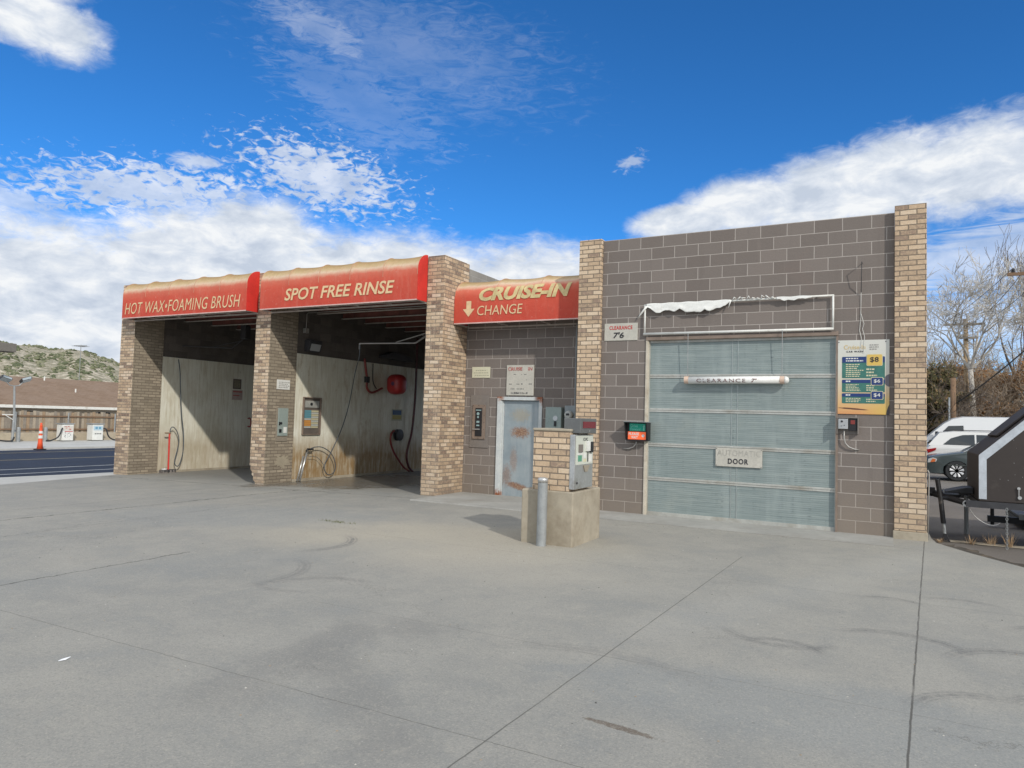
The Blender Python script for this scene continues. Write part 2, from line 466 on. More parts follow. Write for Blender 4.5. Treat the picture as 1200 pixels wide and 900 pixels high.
def awning_mat(total, top0=0.55):
    m, N, b = nmat('faded_red_fabric_%d' % round(total * 100), 0.75, spec=0.25)
    u, v = N.sep(N.uv())[:2]
    p = N.pos()
    n1 = N.noise(p, 2.5, 6, 0.7); n2 = N.noise(p, 12, 4, 0.65); n3 = N.noise(N.map(p, (0, 0, 0), (0, 0, 0), (1, 1, 0.3)), 6, 5, 0.7)
    vv = N.m('ADD', N.m('DIVIDE', v, total), N.m('MULTIPLY', N.m('SUBTRACT', n1, 0.5), 0.11))
    vv = N.m('ADD', vv, N.m('MULTIPLY', N.m('SUBTRACT', n2, 0.5), 0.07))
    c = N.ramp(vv, [(0.0, (0.52, 0.070, 0.045)), (top0 - 0.15, (0.57, 0.092, 0.056)), (top0 - 0.02, (0.60, 0.15, 0.095)), (top0 + 0.04, (0.62, 0.36, 0.25)), (top0 + 0.08, (0.62, 0.47, 0.33)), (top0 + 0.14, (0.48, 0.36, 0.20)), (top0 + 0.24, (0.36, 0.25, 0.115)), (1.0, (0.28, 0.18, 0.08))])
    c = N.mix(N.mr(n3, 0.52, 0.75, 0, 0.3), c, (0.66, 0.28, 0.2))
    c = N.mix(N.mr(n2, 0.62, 0.8, 0, 0.3), c, (0.30, 0.05, 0.035))
    N.l.new(c, b.inputs['Base Color'])
    n5 = N.noise(N.map(p, (0, 0, 0), (0, 0, 0), (9, 9, 0.6)), 2.0, 5, 0.7)
    c = N.mix(N.mr(n5, 0.52, 0.7, 0, 0.22), c, (0.36, 0.10, 0.07)); c = N.mix(N.mr(n2, 0.40, 0.25, 0, 0.35), c, (0.66, 0.35, 0.27))
    N.l.new(c, b.inputs['Base Color'])
    bump(N, b, N.m('ADD', N.noise(p, 4, 4, 0.6), N.m('MULTIPLY', N.noise(p, 260, 2), 0.12)), 0.5, 0.03)
    return m
M_REDCAP = worn('red_fabric', (0.60, 0.030, 0.020), 0.7, var=0.12, scale=3)
M_LETTER = worn('cream_lettering', (0.72, 0.52, 0.30), 0.7, var=0.12, scale=9)
M_LETTER2 = worn('peeling_cream_lettering', (0.62, 0.50, 0.25), 0.8, var=0.2, scale=7, dirt=(0.40, 0.30, 0.17), dirt_amt=0.3)
M_WHITE = worn('white_paint', (0.72, 0.72, 0.68), 0.5, var=0.08, scale=4, dirt=(0.45, 0.42, 0.36), dirt_amt=0.15)
M_WHITE_CLOTH = worn('white_torn_vinyl', (0.78, 0.78, 0.74), 0.6, var=0.06, scale=4)
M_PVC = worn('white_plastic_pipe', (0.80, 0.80, 0.77), 0.35, var=0.05, scale=3, dirt=(0.55, 0.52, 0.45), dirt_amt=0.1)
M_PINKCAP = mat('pale_peach_band', (0.62, 0.46, 0.36), 0.6)
M_SIGN = worn('weathered_sign_board', (0.50, 0.48, 0.42), 0.6, var=0.10, scale=5, dirt=(0.38, 0.36, 0.31), dirt_amt=0.2)
M_SIGN_CREAM = worn('cream_sign_board', (0.62, 0.60, 0.45), 0.6, var=0.08, scale=5)
M_BLACK = mat('black_plastic', (0.015, 0.015, 0.017), 0.45)
M_INK = mat('black_ink', (0.03, 0.03, 0.035), 0.7)
M_INKBROWN = mat('dark_maroon_ink', (0.13, 0.04, 0.035), 0.7)
M_INKFADE = mat('faded_grey_ink', (0.30, 0.29, 0.27), 0.8)
M_INKRED = mat('red_ink', (0.50, 0.05, 0.045), 0.7)
M_GREY = worn('grey_painted_steel', (0.26, 0.29, 0.30), 0.5, 0.1, var=0.12, scale=5, dirt=(0.2, 0.17, 0.13), dirt_amt=0.15)
M_GALV = worn('galvanised_steel', (0.32, 0.335, 0.335), 0.55, 0.3, var=0.18, scale=9)
M_STEEL = worn('brushed_steel', (0.55, 0.55, 0.54), 0.35, 0.7, var=0.12, scale=6, dirt=(0.3, 0.27, 0.22), dirt_amt=0.2)
M_ALU = worn('dull_aluminium', (0.50, 0.50, 0.46), 0.45, 0.35, var=0.12, scale=3, dirt=(0.27, 0.23, 0.17), dirt_amt=0.35)
M_TAUPE = worn('taupe_metal_plate', (0.21, 0.185, 0.165), 0.55, 0.1, var=0.1, scale=5)
M_BROWNFRAME = worn('brown_metal_frame', (0.25, 0.19, 0.15), 0.5, 0.2, var=0.15, scale=6)
M_RUST = worn('rust', (0.24, 0.075, 0.025), 0.9, var=0.5, scale=12)
M_DARKMETAL = worn('dark_metal', (0.06, 0.06, 0.065), 0.5, 0.4, var=0.2, scale=6)
M_RUBBER = mat('black_rubber', (0.02, 0.022, 0.024), 0.6)
M_HOSEGREY = mat('grey_hose', (0.07, 0.085, 0.10), 0.5)
M_REDHOSE = worn('red_hose', (0.22, 0.035, 0.028), 0.5, var=0.3, scale=6)
M_RED = worn('red_plastic', (0.38, 0.03, 0.03), 0.4, var=0.15, scale=3)
M_ORANGE = mat('orange_plastic', (0.80, 0.10, 0.03), 0.5)
M_CONDUIT = worn('grey_conduit', (0.36, 0.35, 0.33), 0.45, 0.4, var=0.1)
M_WIRE = mat('black_cable', (0.02, 0.02, 0.02), 0.6)
M_JOIST = worn('red_brown_joist', (0.21, 0.075, 0.058), 0.6, var=0.3, scale=3, dirt=(0.05, 0.03, 0.025))
M_FLANGE = worn('dusty_joist_flange', (0.50, 0.46, 0.42), 0.6, var=0.2)
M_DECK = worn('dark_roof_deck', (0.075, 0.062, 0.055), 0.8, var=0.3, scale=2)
M_ROOF = worn('gravel_roof', (0.22, 0.2, 0.18), 0.95, var=0.2, scale=3)

def steel_door_mat():
    m, N, b = nmat('rusting_grey_door', 0.45, 0.15)
    p = N.pos(); x, y, z = N.sep(p)[:3]
    XZ = N.comb(x, z)
    n1 = N.noise(p, 3, 5, 0.6); n2 = N.noise(p, 22, 6, 0.75); n3 = N.noise(p, 6, 5, 0.7)
    c = N.mix(N.mr(n1, 0.35, 0.7), (0.25, 0.30, 0.325), (0.34, 0.385, 0.40))
    c = N.mix(N.mr(N.noise(N.map(p, (0, 0, 0), (0, 0, 0), (3, 1, 0.4)), 4, 4), 0.5, 0.75, 0, 0.4), c, (0.42, 0.44, 0.44))
    r1 = N.blob(XZ, -2.36, 1.32, 0.20, 0.10, 0, 1.0, n2, 1.3)
    r2 = N.blob(XZ, -2.40, 0.22, 0.26, 0.06, -12, 0.8, n2, 1.1)
    r3 = N.blob(XZ, -2.66, 0.42, 0.10, 0.20, 0, 1.2, n2, 1.4)
    r4 = N.blob(XZ, -2.5, 0.75, 0.08, 0.22, 0, 0.9, n2, 1.2)
    r5 = N.blob(XZ, -2.36, 1.67, 0.20, 0.12, 0, 1.0, n2, 1.5)
    rr = N.m('MAXIMUM', N.m('MAXIMUM', r1, r2), N.m('MULTIPLY', r3, 0.6))
    rr = N.m('MAXIMUM', rr, N.m('MULTIPLY', r4, 0.5))
    c = N.mix(N.m('MULTIPLY', r5, 0.7), c, (0.34, 0.31, 0.24))
    rust = N.ramp(N.noise(p, 40, 4), [(0.3, (0.42, 0.29, 0.17)), (0.5, (0.27, 0.12, 0.05)), (0.7, (0.15, 0.06, 0.03))])
    c = N.mix(N.m('MULTIPLY', rr, 0.85), c, rust)
    N.l.new(c, b.inputs['Base Color'])
    bump(N, b, n2, 0.08, 0.004)
    return m
M_DOOR = steel_door_mat()
def rusty_frame_mat():
    m, N, b = nmat('white_frame_rust_spots', 0.5)
    p = N.pos(); n = N.noise(p, 9, 6, 0.7); x, y, z = N.sep(p)[:3]
    c = N.mix(N.mr(n, 0.4, 0.7), (0.50, 0.53, 0.53), (0.62, 0.64, 0.62))
    zz = N.m('ADD', N.m('ABSOLUTE', N.m('SUBTRACT', z, 1.04)), N.m('MULTIPLY', n, 0.5))
    c = N.mix(N.m('MULTIPLY', N.mr(zz, 1.13, 1.24, 0, 1), N.mr(N.m('ABSOLUTE', N.m('ADD', x, 2.37)), 0.33, 0.42)), c, (0.26, 0.085, 0.03))
    N.l.new(c, b.inputs['Base Color'])
    return m
M_DFRAME = rusty_frame_mat()

def fiberglass_mat():
    m, N, b = nmat('corrugated_fibreglass', 0.28, spec=0.5)
    p = N.pos(); x, y, z = N.sep(p)[:3]
    n1 = N.noise(N.map(p, (0, 0, 0), (0, 0, 0), (0.45, 1, 9)), 3.0, 6, 0.7)
    n2 = N.noise(p, 1.7, 6, 0.65)
    n3 = N.noise(N.map(p, (2, 0, 5), (0, 0, 0), (1.2, 1, 26)), 3.0, 3, 0.6)
    n4 = N.noise(N.map(p, (2, 0, 9), (0, 0, 0), (6, 1, 0.5)), 2.0, 3, 0.6)
    c = N.mix(N.mr(n1, 0.35, 0.65), (0.19, 0.235, 0.232), (0.27, 0.315, 0.305))
    c = N.mix(N.mr(n2, 0.55, 0.75, 0, 0.55), c, (0.30, 0.33, 0.30))
    c = N.mix(N.mr(n3, 0.56, 0.76, 0, 0.22), c, (0.35, 0.39, 0.37))
    n7 = N.noise(N.map(p, (0, 0, 0), (0, 0, 0), (2.2, 1, 0.35)), 2.0, 4, 0.6); c = N.mix(N.mr(n7, 0.5, 0.72, 0, 0.35), c, (0.36, 0.41, 0.40))
    c = N.mix(N.m('MULTIPLY', N.mr(n3, 0.48, 0.34), N.mr(n4, 0.56, 0.68, 0, 0.7)), c, (0.085, 0.11, 0.115))
    N.l.new(c, b.inputs['Base Color'])
    wn = N.new('ShaderNodeTexWhiteNoise', noise_dimensions='2D'); N.l.new(N.comb(N.m('FLOOR', N.m('DIVIDE', N.m('SUBTRACT', z, 0.035), 0.597)), N.m('GREATER_THAN', x, 2.045)), wn.inputs['Vector'])
    c = N.mix(N.mr(wn.outputs['Value'], 0, 1, 0, 0.26), c, (0.20, 0.215, 0.205)); c = N.mix(N.m('MULTIPLY', N.mr(n4, 0.45, 0.65), 0.3), c, (0.33, 0.36, 0.345))
    n8 = N.noise(N.map(p, (5, 0, 5), (0, 0, 0), (1, 1, 1)), 1.1, 6, 0.7, 0.6); c = N.mix(N.mr(n8, 0.52, 0.72, 0, 0.5), c, (0.13, 0.165, 0.17))
    fz = N.m('FRACT', N.m('DIVIDE', N.m('SUBTRACT', z, 0.035), 0.597)); n9 = N.noise(p, 5, 6, 0.75)
    c = N.mix(N.m('MULTIPLY', N.mr(N.m('ADD', fz, N.m('MULTIPLY', n9, 0.25)), 0.34, 0.12), 0.55), c, (0.20, 0.185, 0.15))
    N.l.new(N.mr(n2, 0.3, 0.7, 0.25, 0.5), b.inputs['Roughness'])
    wv = N.m('SINE', N.m('MULTIPLY', z, 2 * PI / 0.032))
    bump(N, b, N.m('ADD', wv, N.m('MULTIPLY', n2, 1.2)), 0.16, 0.006)
    return m
M_GLASSFIBRE = fiberglass_mat()

def concrete_mat():
    m, N, b = nmat('worn_concrete', 0.85)
    p = N.pos(); x, y, z = N.sep(p)[:3]
    n0 = N.noise(p, 0.35, 5, 0.6, 0.4); n1 = N.noise(p, 1.6, 7, 0.68, 0.3); n2 = N.noise(p, 14, 5, 0.7); n3 = N.noise(p, 140, 3, 0.7); n4 = N.noise(p, 55, 4, 0.75)
    c = N.mix(N.mr(n0, 0.35, 0.65), (0.243, 0.241, 0.221), (0.297, 0.286, 0.252))
    c = N.mix(N.mr(n1, 0.42, 0.72, 0, 0.55), c, (0.36, 0.345, 0.305))
    c = N.mix(N.mr(n1, 0.50, 0.28, 0, 0.5), c, (0.225, 0.235, 0.232))
    c = N.mix(N.mr(n2, 0.55, 0.8, 0, 0.3), c, (0.20, 0.20, 0.19))
    c = N.mix(N.mr(n3, 0.56, 0.75, 0, 0.5), c, (0.40, 0.375, 0.32))
    c = N.mix(N.mr(n4, 0.55, 0.75, 0, 0.3), c, (0.39, 0.37, 0.32)); c = N.mix(N.mr(n4, 0.44, 0.3, 0, 0.3), c, (0.17, 0.165, 0.15))
    c = N.mix(N.mr(n3, 0.46, 0.30, 0, 0.6), c, (0.165, 0.16, 0.148))
    def blot(c, X, Y, rx, ry, rot, col, k, nn=n1, amp=0.8, soft=0.8):
        v = N.blob(p, X, Y, rx, ry, rot, soft, nn, amp)
        return N.mix(N.m('MULTIPLY', v, k), c, col)
    # warm sandy patches, worn light wheel lanes and dark traffic lanes
    c = blot(c, -1.0, -4.3, 2.3, 1.3, 15, (0.43, 0.385, 0.30), 0.62, n4, 0.9, 0.9)
    c = blot(c, 0.6, -5.2, 1.6, 0.8, 10, (0.38, 0.35, 0.29), 0.4, n4, 0.8, 0.9)
    def track(c, pts, wd, k, col=(0.185, 0.182, 0.170)):
        m_ = None
        for (p0, p1) in zip(pts[:-1], pts[1:]):
            dx, dy = p1[0] - p0[0], p1[1] - p0[1]
            v = N.blob(p, (p0[0] + p1[0]) / 2, (p0[1] + p1[1]) / 2, math.hypot(dx, dy) * 0.62, wd, math.degrees(math.atan2(dy, dx)), 1.3, n1, 0.7)
            m_ = v if m_ is None else N.m('MAXIMUM', m_, v)
        return N.mix(N.m('MULTIPLY', m_, k), c, col)
    c = track(c, [(1.283, -7.612, 0.000), (0.781, -7.579, 0.000), (0.854, -8.305, 0.000), (0.889, -8.853, 0.000), (1.014, -9.345, 0.000)], 0.24, 0.42)
    c = track(c, [(0.854, -8.305, 0.000), (1.456, -8.658, 0.000), (1.921, -8.997, 0.000), (2.333, -9.327, 0.000)], 0.18, 0.45)
    c = track(c, [(-0.974, -4.905, 0.000), (-1.758, -6.450, 0.000), (-2.374, -7.764, 0.000), (-2.497, -8.592, 0.000)], 0.5, 0.25, (0.215, 0.23, 0.23))
    c = track(c, [(4.770, -1.329, 0.000), (3.887, -3.706, 0.000), (3.298, -4.968, -0.000), (2.667, -6.649, 0.000)], 0.3, 0.22, (0.36, 0.355, 0.33))
    c = blot(c, 4.2, -7.6, 1.6, 0.55, 5, (0.215, 0.235, 0.24), 0.4, n1, 0.5)
    c = blot(c, -4.6, -4.2, 2.2, 1.2, 20, (0.235, 0.25, 0.25), 0.4, n1, 0.6)
    # wet oil stain near the front
    v = N.blob(p, 3.06, -8.40, 0.20, 0.028, -6, 0.3, N.noise(p, 10, 5, 0.7), 1.3)
    c = N.mix(N.m('MULTIPLY', v, 0.75), c, (0.10, 0.07, 0.045))
    # tyre scrub marks: arcs of dark rubber
    def arc(c, X, Y, r, wd, a0, a1, k):
        q = N.map(p, (-X, -Y, 0)); qx, qy = N.sep(q)[:2]
        d = N.m('ABSOLUTE', N.m('SUBTRACT', N.vlen(N.comb(qx, qy)), r))
        f = N.mr(d, wd, wd * 0.4)
        tread = N.mr(N.m('SINE', N.m('MULTIPLY', d, 2 * PI / (wd * 0.45))), -0.6, 0.6, 0.35, 1)
        an = N.m('ARCTAN2', qy, qx)
        g = N.m('MULTIPLY', N.mr(an, a0, a0 + 0.5), N.mr(an, a1, a1 - 0.5))
        f = N.m('MULTIPLY', N.m('MULTIPLY', f, g), N.m('MULTIPLY', tread, N.mr(n2, 0.35, 0.6, 0.3, 1)))
        return N.mix(N.m('MULTIPLY', f, min(0.85, k * 1.3)), c, (0.11, 0.11, 0.11))
    for a in ((-2.3, -5.4, 0.75, 0.10, -0.8, 1.3, .6), (-1.7, -7.0, 0.85, 0.10, -0.6, 1.3, .45), (4.35, -6.1, 0.5, 0.08, 0.3, 2.6, .6), (3.55, -6.0, .45, .07, -2.8, -0.4, .5), (3.6, -6.6, .3, .06, 0.2, 2.8, .6),
              (5.2, -6.2, 0.55, 0.09, 1.0, 3.0, .6), (5.3, -7.0, .4, .08, 0.6, 2.8, .6), (4.9, -7.3, .5, .08, 1.4, 3.1, .5), (4.3, -4.6, .3, .05, 0.4, 2.6, .55), (4.9, -4.5, .5, .06, 0.8, 2.4, .5), (5.6, -5.2, .5, .08, 0.9, 2.8, .5),
              (2.6, -8.5, 1.2, .12, 0.7, 2.4, .25), (-0.2, -7.2, .6, .08, 1.2, 3.1, .45), (-0.6, -6.9, .4, .07, -2.5, -0.6, .35)):
        c = arc(c, *a)
    # damp patches in the right open bay
    v = N.blob(p, -7.0, 2.4, 1.7, 2.4, 0, 0.4, n1, 0.9)
    wet2 = N.blob(p, -8.3, 0.6, 0.55, 1.2, 0, 0.5, n1, 0.8)
    wet = N.m('MAXIMUM', v, wet2)
    c = N.mix(N.m('MULTIPLY', wet, 0.72), c, (0.085, 0.062, 0.042))
    bay = N.m('MULTIPLY', N.mr(y, -0.3, 1.2), N.mr(x, -3.0, -4.2))  # all bay floors toned darker from the front edge inwards
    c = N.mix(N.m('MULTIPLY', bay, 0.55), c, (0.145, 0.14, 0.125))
    # dark drips along the lanes in front of the bays
    n6 = N.noise(N.map(p, (0, 0, 0), (0, 0, 0), (0.25, 4.0, 1)), 1.2, 6, 0.75)
    lane = N.m('MULTIPLY', N.mr(x, -3.2, -5.0), N.mr(y, -7.5, -2.0))
    c = N.mix(N.m('MULTIPLY', lane, N.mr(N.noise(N.map(p, (0, 0, 0), (0, 0, 0), (3.0, .3, 1)), 1.0, 6, 0.75), 0.48, 0.7, 0, 0.5)), c, (0.175, 0.175, 0.165))
    # hairline cracks, pits and specks
    vd = N.new('ShaderNodeTexVoronoi', feature='DISTANCE_TO_EDGE'); vd.inputs['Scale'].default_value = 0.42
    wp = N.new('ShaderNodeVectorMath', operation='MULTIPLY_ADD'); N.l.new(N.noise(p, 1.8, 6, 0.75, out=1), wp.inputs[0]); wp.inputs[1].default_value = (1.3, 1.3, 0); N.l.new(p, wp.inputs[2]); N.l.new(wp.outputs[0], vd.inputs['Vector'])
    ck = N.m('MULTIPLY', N.mr(vd.outputs['Distance'], 0.0035, 0.0012), N.mr(N.noise(p, 0.5, 3, 0.6), 0.50, 0.58))
    c = N.mix(N.m('MULTIPLY', ck, 0.55), c, (0.10, 0.095, 0.085))
    vs = N.new('ShaderNodeTexVoronoi', feature='F1'); vs.inputs['Scale'].default_value = 9.0; N.l.new(p, vs.inputs['Vector'])
    sp = N.mr(vs.outputs['Distance'], 0.085, 0.05); rnd = N.sep(vs.outputs['Color'])[0]
    c = N.mix(N.m('MULTIPLY', sp, N.mr(rnd, 0.72, 0.8, 0, 0.7)), c, (0.13, 0.125, 0.115))
    c = N.mix(N.m('MULTIPLY', sp, N.mr(rnd, 0.22, 0.16, 0, 0.6)), c, (0.48, 0.46, 0.41))
    n13 = N.noise(p, 26, 4, 0.7); c = N.mix(N.mr(n13, 0.54, 0.70, 0, 0.42), c, (0.385, 0.36, 0.30)); c = N.mix(N.mr(n13, 0.46, 0.32, 0, 0.42), c, (0.185, 0.182, 0.168))
    n14 = N.noise(p, 75, 3, 0.7); c = N.mix(N.mr(n14, 0.55, 0.66, 0, 0.5), c, (0.42, 0.395, 0.335)); c = N.mix(N.mr(n14, 0.44, 0.34, 0, 0.5), c, (0.15, 0.145, 0.132))
    n12 = N.noise(p, 5.5, 7, 0.75, 0.6); c = N.mix(N.mr(n12, 0.56, 0.68, 0, 0.30), c, (0.395, 0.37, 0.31)); c = N.mix(N.mr(n12, 0.43, 0.34, 0, 0.28), c, (0.205, 0.205, 0.195))
    # joints and cracks
    wv = N.m('MULTIPLY', N.m('SUBTRACT', N.noise(p, 5, 4, 0.7), 0.5), 0.05)
    def line(c, ax, pos_, wd, lo, hi, k, slope=0.0, wob=0.3, col=(0.055, 0.05, 0.042)):
        a, o_ = (x, y) if ax == 'x' else (y, x)
        cc = N.m('SUBTRACT', a, N.m('ADD', pos_, N.m('MULTIPLY', o_, slope)))
        cc = N.m('ADD', cc, N.m('MULTIPLY', wv, wob))
        f = N.mr(N.m('ABSOLUTE', cc), wd, wd * 0.45)
        g = N.m('MULTIPLY', N.m('GREATER_THAN', o_, lo), N.m('LESS_THAN', o_, hi))
        g = N.m('MULTIPLY', g, N.mr(N.noise(p, 2.5, 3), 0.3, 0.5, 0.55, 1))
        return N.mix(N.m('MULTIPLY', N.m('MULTIPLY', f, g), k), c, col)
    c = line(c, 'x', 2.82, 0.006, -40, -3.0, .7, 0.0333)
    c = line(c, 'x', 4.76, 0.008, -40, 0.0, .8, 0.049)
    c = line(c, 'y', -7.40, 0.004, 0.0, 9, .40, 0.01, 0.6)
    c = line(c, 'y', -8.92, 0.005, -3, 9, .5, 0.01, 0.8)
    c = line(c, 'y', -4.42, 0.005, -2.6, 6, .4, 0.01, 0.5)
    c = line(c, 'x', -2.63, 0.013, -12, -6.6, .95, 0.0, 3)
    c = line(c, 'x', -6.9, 0.024, -9, -0.6, .85, 0.0, 6)
    c = line(c, 'x', -7.9, 0.012, -8, -0.6, .6, 0.03, 6)
    c = line(c, 'x', -5.85, 0.010, -7.5, -0.6, .5, -0.07, 4)
    c = line(c, 'x', -4.6, 0.007, -6.5, -3.5, .35, 0.1, 3)
    c = line(c, 'y', -0.98, 0.010, -4, 4.75, .45, 0.0, 1.2)
    c = line(c, 'y', -0.62, 0.022, -14.5, -3.6, .8, 0.0, 5)
    c = line(c, 'y', -3.1, 0.007, -12, -3.6, .35, 0.0, 3)
    N.l.new(c, b.inputs['Base Color'])
    rg = N.mr(wet, 0, 1, 0.85, 0.25)
    N.l.new(rg, b.inputs['Roughness'])
    bump(N, b, N.m('ADD', N.m('MULTIPLY', n4, 0.8), N.m('MULTIPLY', n3, 0.6)), 0.4, 0.008)
    return m
M_CONC = concrete_mat()
M_CONC_OLD = worn('stained_cast_concrete', (0.37, 0.325, 0.25), 0.9, var=0.14, scale=2.2, dirt=(0.19, 0.15, 0.10), dirt_amt=0.35, bmp=0.5)
M_CONC_PALE = worn('pale_concrete', (0.46, 0.455, 0.43), 0.9, var=0.10, scale=1.0, bmp=0.2)

M_APRON = worn('apron_concrete', (0.335, 0.33, 0.305), 0.88, var=0.14, scale=1.3, dirt=(0.25, 0.235, 0.205), dirt_amt=0.3, bmp=0.2)

def asphalt_mat(name, c0, c1, grit=0.5, rough=0.85):
    m, N, b = nmat(name, rough)
    p = N.pos(); n0 = N.noise(p, 0.4, 5, 0.6); n1 = N.noise(p, 70, 3, 0.7); n2 = N.noise(p, 3, 5, 0.7)
    c = N.mix(N.mr(n0, 0.35, 0.65), c0, c1)
    c = N.mix(N.mr(n1, 0.5, 0.75, 0, grit), c, (0.30, 0.27, 0.24))
    c = N.mix(N.mr(n2, 0.55, 0.75, 0, 0.4), c, tuple(v * 0.6 for v in c0))
    N.l.new(c, b.inputs['Base Color']); bump(N, b, n1, 0.5, 0.01)
    return m
M_ROAD = asphalt_mat('new_black_asphalt', (0.016, 0.023, 0.040), (0.024, 0.033, 0.055), 0.05, 0.75)
M_ROAD.node_tree.nodes['Principled BSDF'].inputs['Specular IOR Level'].default_value = 0.25
M_LOT = asphalt_mat('old_grey_asphalt', (0.13, 0.115, 0.10), (0.185, 0.165, 0.145), 0.5)
M_DIRT = asphalt_mat('dry_dirt', (0.20, 0.155, 0.105), (0.26, 0.205, 0.145), 0.4, 0.95)
M_LINE = worn('road_line_paint', (0.45, 0.46, 0.46), 0.7, var=0.2, scale=3)
M_LINE_Y = worn('yellow_line_paint', (0.36, 0.30, 0.17), 0.7, var=0.2, scale=3)

# ------------------------------------------------------------------ setting: ground, road, lot, hill
def struct(name, mb, m, **k):
    o = mb.build(name, m, **k); o['kind'] = 'structure'; return o
g = MB(); g.quad((-1500, -1500, -0.34), (1500, -1500, -0.34), (1500, 1500, -0.34), (-1500, 1500, -0.34))
struct('ground', g, M_DIRT, loc=(0, 0, -0.34))
def gz(x): return 0.0 if x > -3.5 else max(-0.21, -0.019 * (-3.5 - x))
def slab(poly, zf, th):
    mb = MB(); n = len(poly)
    top = [(x, y, zf(x)) for x, y in poly]; bot = [(x, y, zf(x) - th) for x, y in poly]
    mb.add(top + bot, [list(range(n))] + [(i, i + n, (i + 1) % n + n, (i + 1) % n) for i in range(n)])
    return mb
fc = MB()
L = [(-14.25, 9.5), (-14.25, 0.4), (-13.9, -0.25), (-13.0, -3.4), (-11.2, -9), (-8, -20), (-8, -40), (-3.5, -40), (-3.5, 9.5)]
Rr = [(-3.5, 9.5), (-3.5, -40), (24, -40), (24, -30), (13.0, -13.2), (8.3, -5.6), (5.72, -1.6), (5.25, -0.85), (4.90, -0.16), (4.86, 0.3), (4.80, 9.5)]
for P_ in (L, Rr):
    s_ = slab(P_, gz, 0.33); fc.add(s_.v, s_.f)
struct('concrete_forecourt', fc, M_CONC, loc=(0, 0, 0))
gt = slab([(-14.25, 40), (-14.7, 40), (-14.7, 0.2), (-15.0, -2.6), (-16.5, -8), (-22, -30), (-8, -40), (-8, -20), (-11.2, -9), (-13.0, -3.4), (-13.9, -0.25), (-14.25, 0.4)], lambda x: -0.205, 0.12)
struct('gutter', gt, M_CONC_PALE, loc=(-14, 0, -0.2))
rd = slab([(-26.2, 200), (-26.2, -200), (-8, -200), (-8, -40), (-16.5, -8), (-14.68, 0.2), (-14.68, 200)], lambda x: -0.215, 0.1)
struct('road', rd, M_ROAD, loc=(-20, 0, -0.2))
ln = MB()
for (x, w_) in ((-15.85, 0.11), (-17.3, 0.12)):
    ln.quad((x, -60, -0.211), (x + w_, -60, -0.211), (x + w_, 150, -0.211), (x, 150, -0.211), 0)
for x in (-20.95, -24.6):
    ln.quad((x, -60, -0.211), (x + 0.11, -60, -0.211), (x + 0.11, 150, -0.211), (x, 150, -0.211), 1)
struct('road_markings', ln, [M_LINE, M_LINE_Y], loc=(-18, 0, -0.2))
fp = slab([(-26.2, 200), (-36.0, 200), (-36.0, -200), (-26.2, -200)], lambda x: -0.14, 0.2)
struct('far_pavement', fp, M_CONC_PALE, loc=(-30, 0, -0.2))
lt = MB()
LA = [(4.87, 0.3), (4.92, -0.2), (5.27, -0.87), (5.74, -1.62), (8.32, -5.62), (13.02, -13.22), (60, -60), (120, -60), (120, 12), (4.84, 12)]
s_ = slab(LA, lambda x: -0.07, 0.27); lt.add(s_.v, s_.f)
lt.add([(4.84, 12, -0.07), (120, 12, -0.07), (120, 15, 0.0), (4.84, 15, 0.0), (4.84, 70, 0.0), (120, 70, 0.0), (-14, 70, -0.01), (-14, 12, -0.07)], [(0, 1, 2, 3), (3, 2, 5, 4), (7, 0, 3), (7, 3, 4, 6)])
struct('asphalt_lot', lt, M_LOT, loc=(20, 0, 0))
# broken strip of kerb and dirt beside the end pier
rng = random.Random(3)
sl = MB()
def dirt_edge(u, v):
    x = 4.95 + u * 4.5; yb = -0.2 - max(0, (x - 4.95)) * 0.02
    a = Vector((x, 0.55 + 0.25 * v - 0.06 * u, -0.062 + 0.025 * math.sin(v * PI) * (0.4 + mnoise.noise(Vector((x * 3, v, 0))))))
    return a
sl.grid(dirt_edge, 60, 4)
struct('broken_kerb', sl, M_CONC_OLD, smooth=True)
crk = MB()
def seam(u, v):
    pts = [(4.93, -0.2), (5.27, -0.85), (5.74, -1.6), (8.3, -5.6)]
    t = u * 3; i = min(2, int(t)); f = t - i
    x = pts[i][0] * (1 - f) + pts[i + 1][0] * f; y = pts[i][1] * (1 - f) + pts[i + 1][1] * f
    w_ = 0.12 + 0.14 * abs(mnoise.noise(Vector((x * 4, y * 4, 1))))
    return Vector((x + v * w_, y + v * w_ * .6, -0.014 + 0.016 * mnoise.noise(Vector((x * 9, y * 9, v * 3)))))
crk.grid(seam, 120, 3)
struct('seam', crk, worn('dark_joint_filler', (0.06, 0.052, 0.042), 0.95, var=0.4, scale=8, dirt=(0.2, 0.15, 0.1), dirt_amt=0.3))

# hill ----------------------------------------------------------------
def hill_h(az_deg, r):
    # ridge height (m) along azimuth at 330 m, foot at 130 m
    e = min(5.2, 4.3 - 0.14 * (az_deg + 63.5)) + 0.12 * math.sin((az_deg + 61) * 0.9)
    e = max(0.0, e)
    if az_deg > -20: e *= max(0, 1 - (az_deg + 20) / 15)
    rg_h = math.tan(R(e)) * 330
    t = min(1, max(0, (r - 130) / 200.0))
    s = t * t * (3 - 2 * t)
    if r > 330: s = 1 - 0.25 * (r - 330) / 120
    n = mnoise.fractal(Vector((az_deg * 0.35, r * 0.012, 3)), 0.9, 2.0, 5)
    return rg_h * s + n * 2.2 * t - 0.3
def hill_pt(az_deg, r):
    a = R(az_deg)
    return Vector((CAM_MATRIX[0][3] + r * math.sin(a), CAM_MATRIX[1][3] + r * math.cos(a), hill_h(az_deg, r)))
hm = MB()
A0, A1 = -100.0, -6.0
hm.grid(lambda u, v: hill_pt(A0 + (A1 - A0) * u, 130 + 320 * v), 280, 60)
m, N, b = nmat('hillside_scrub', 0.95)
p = N.pos()
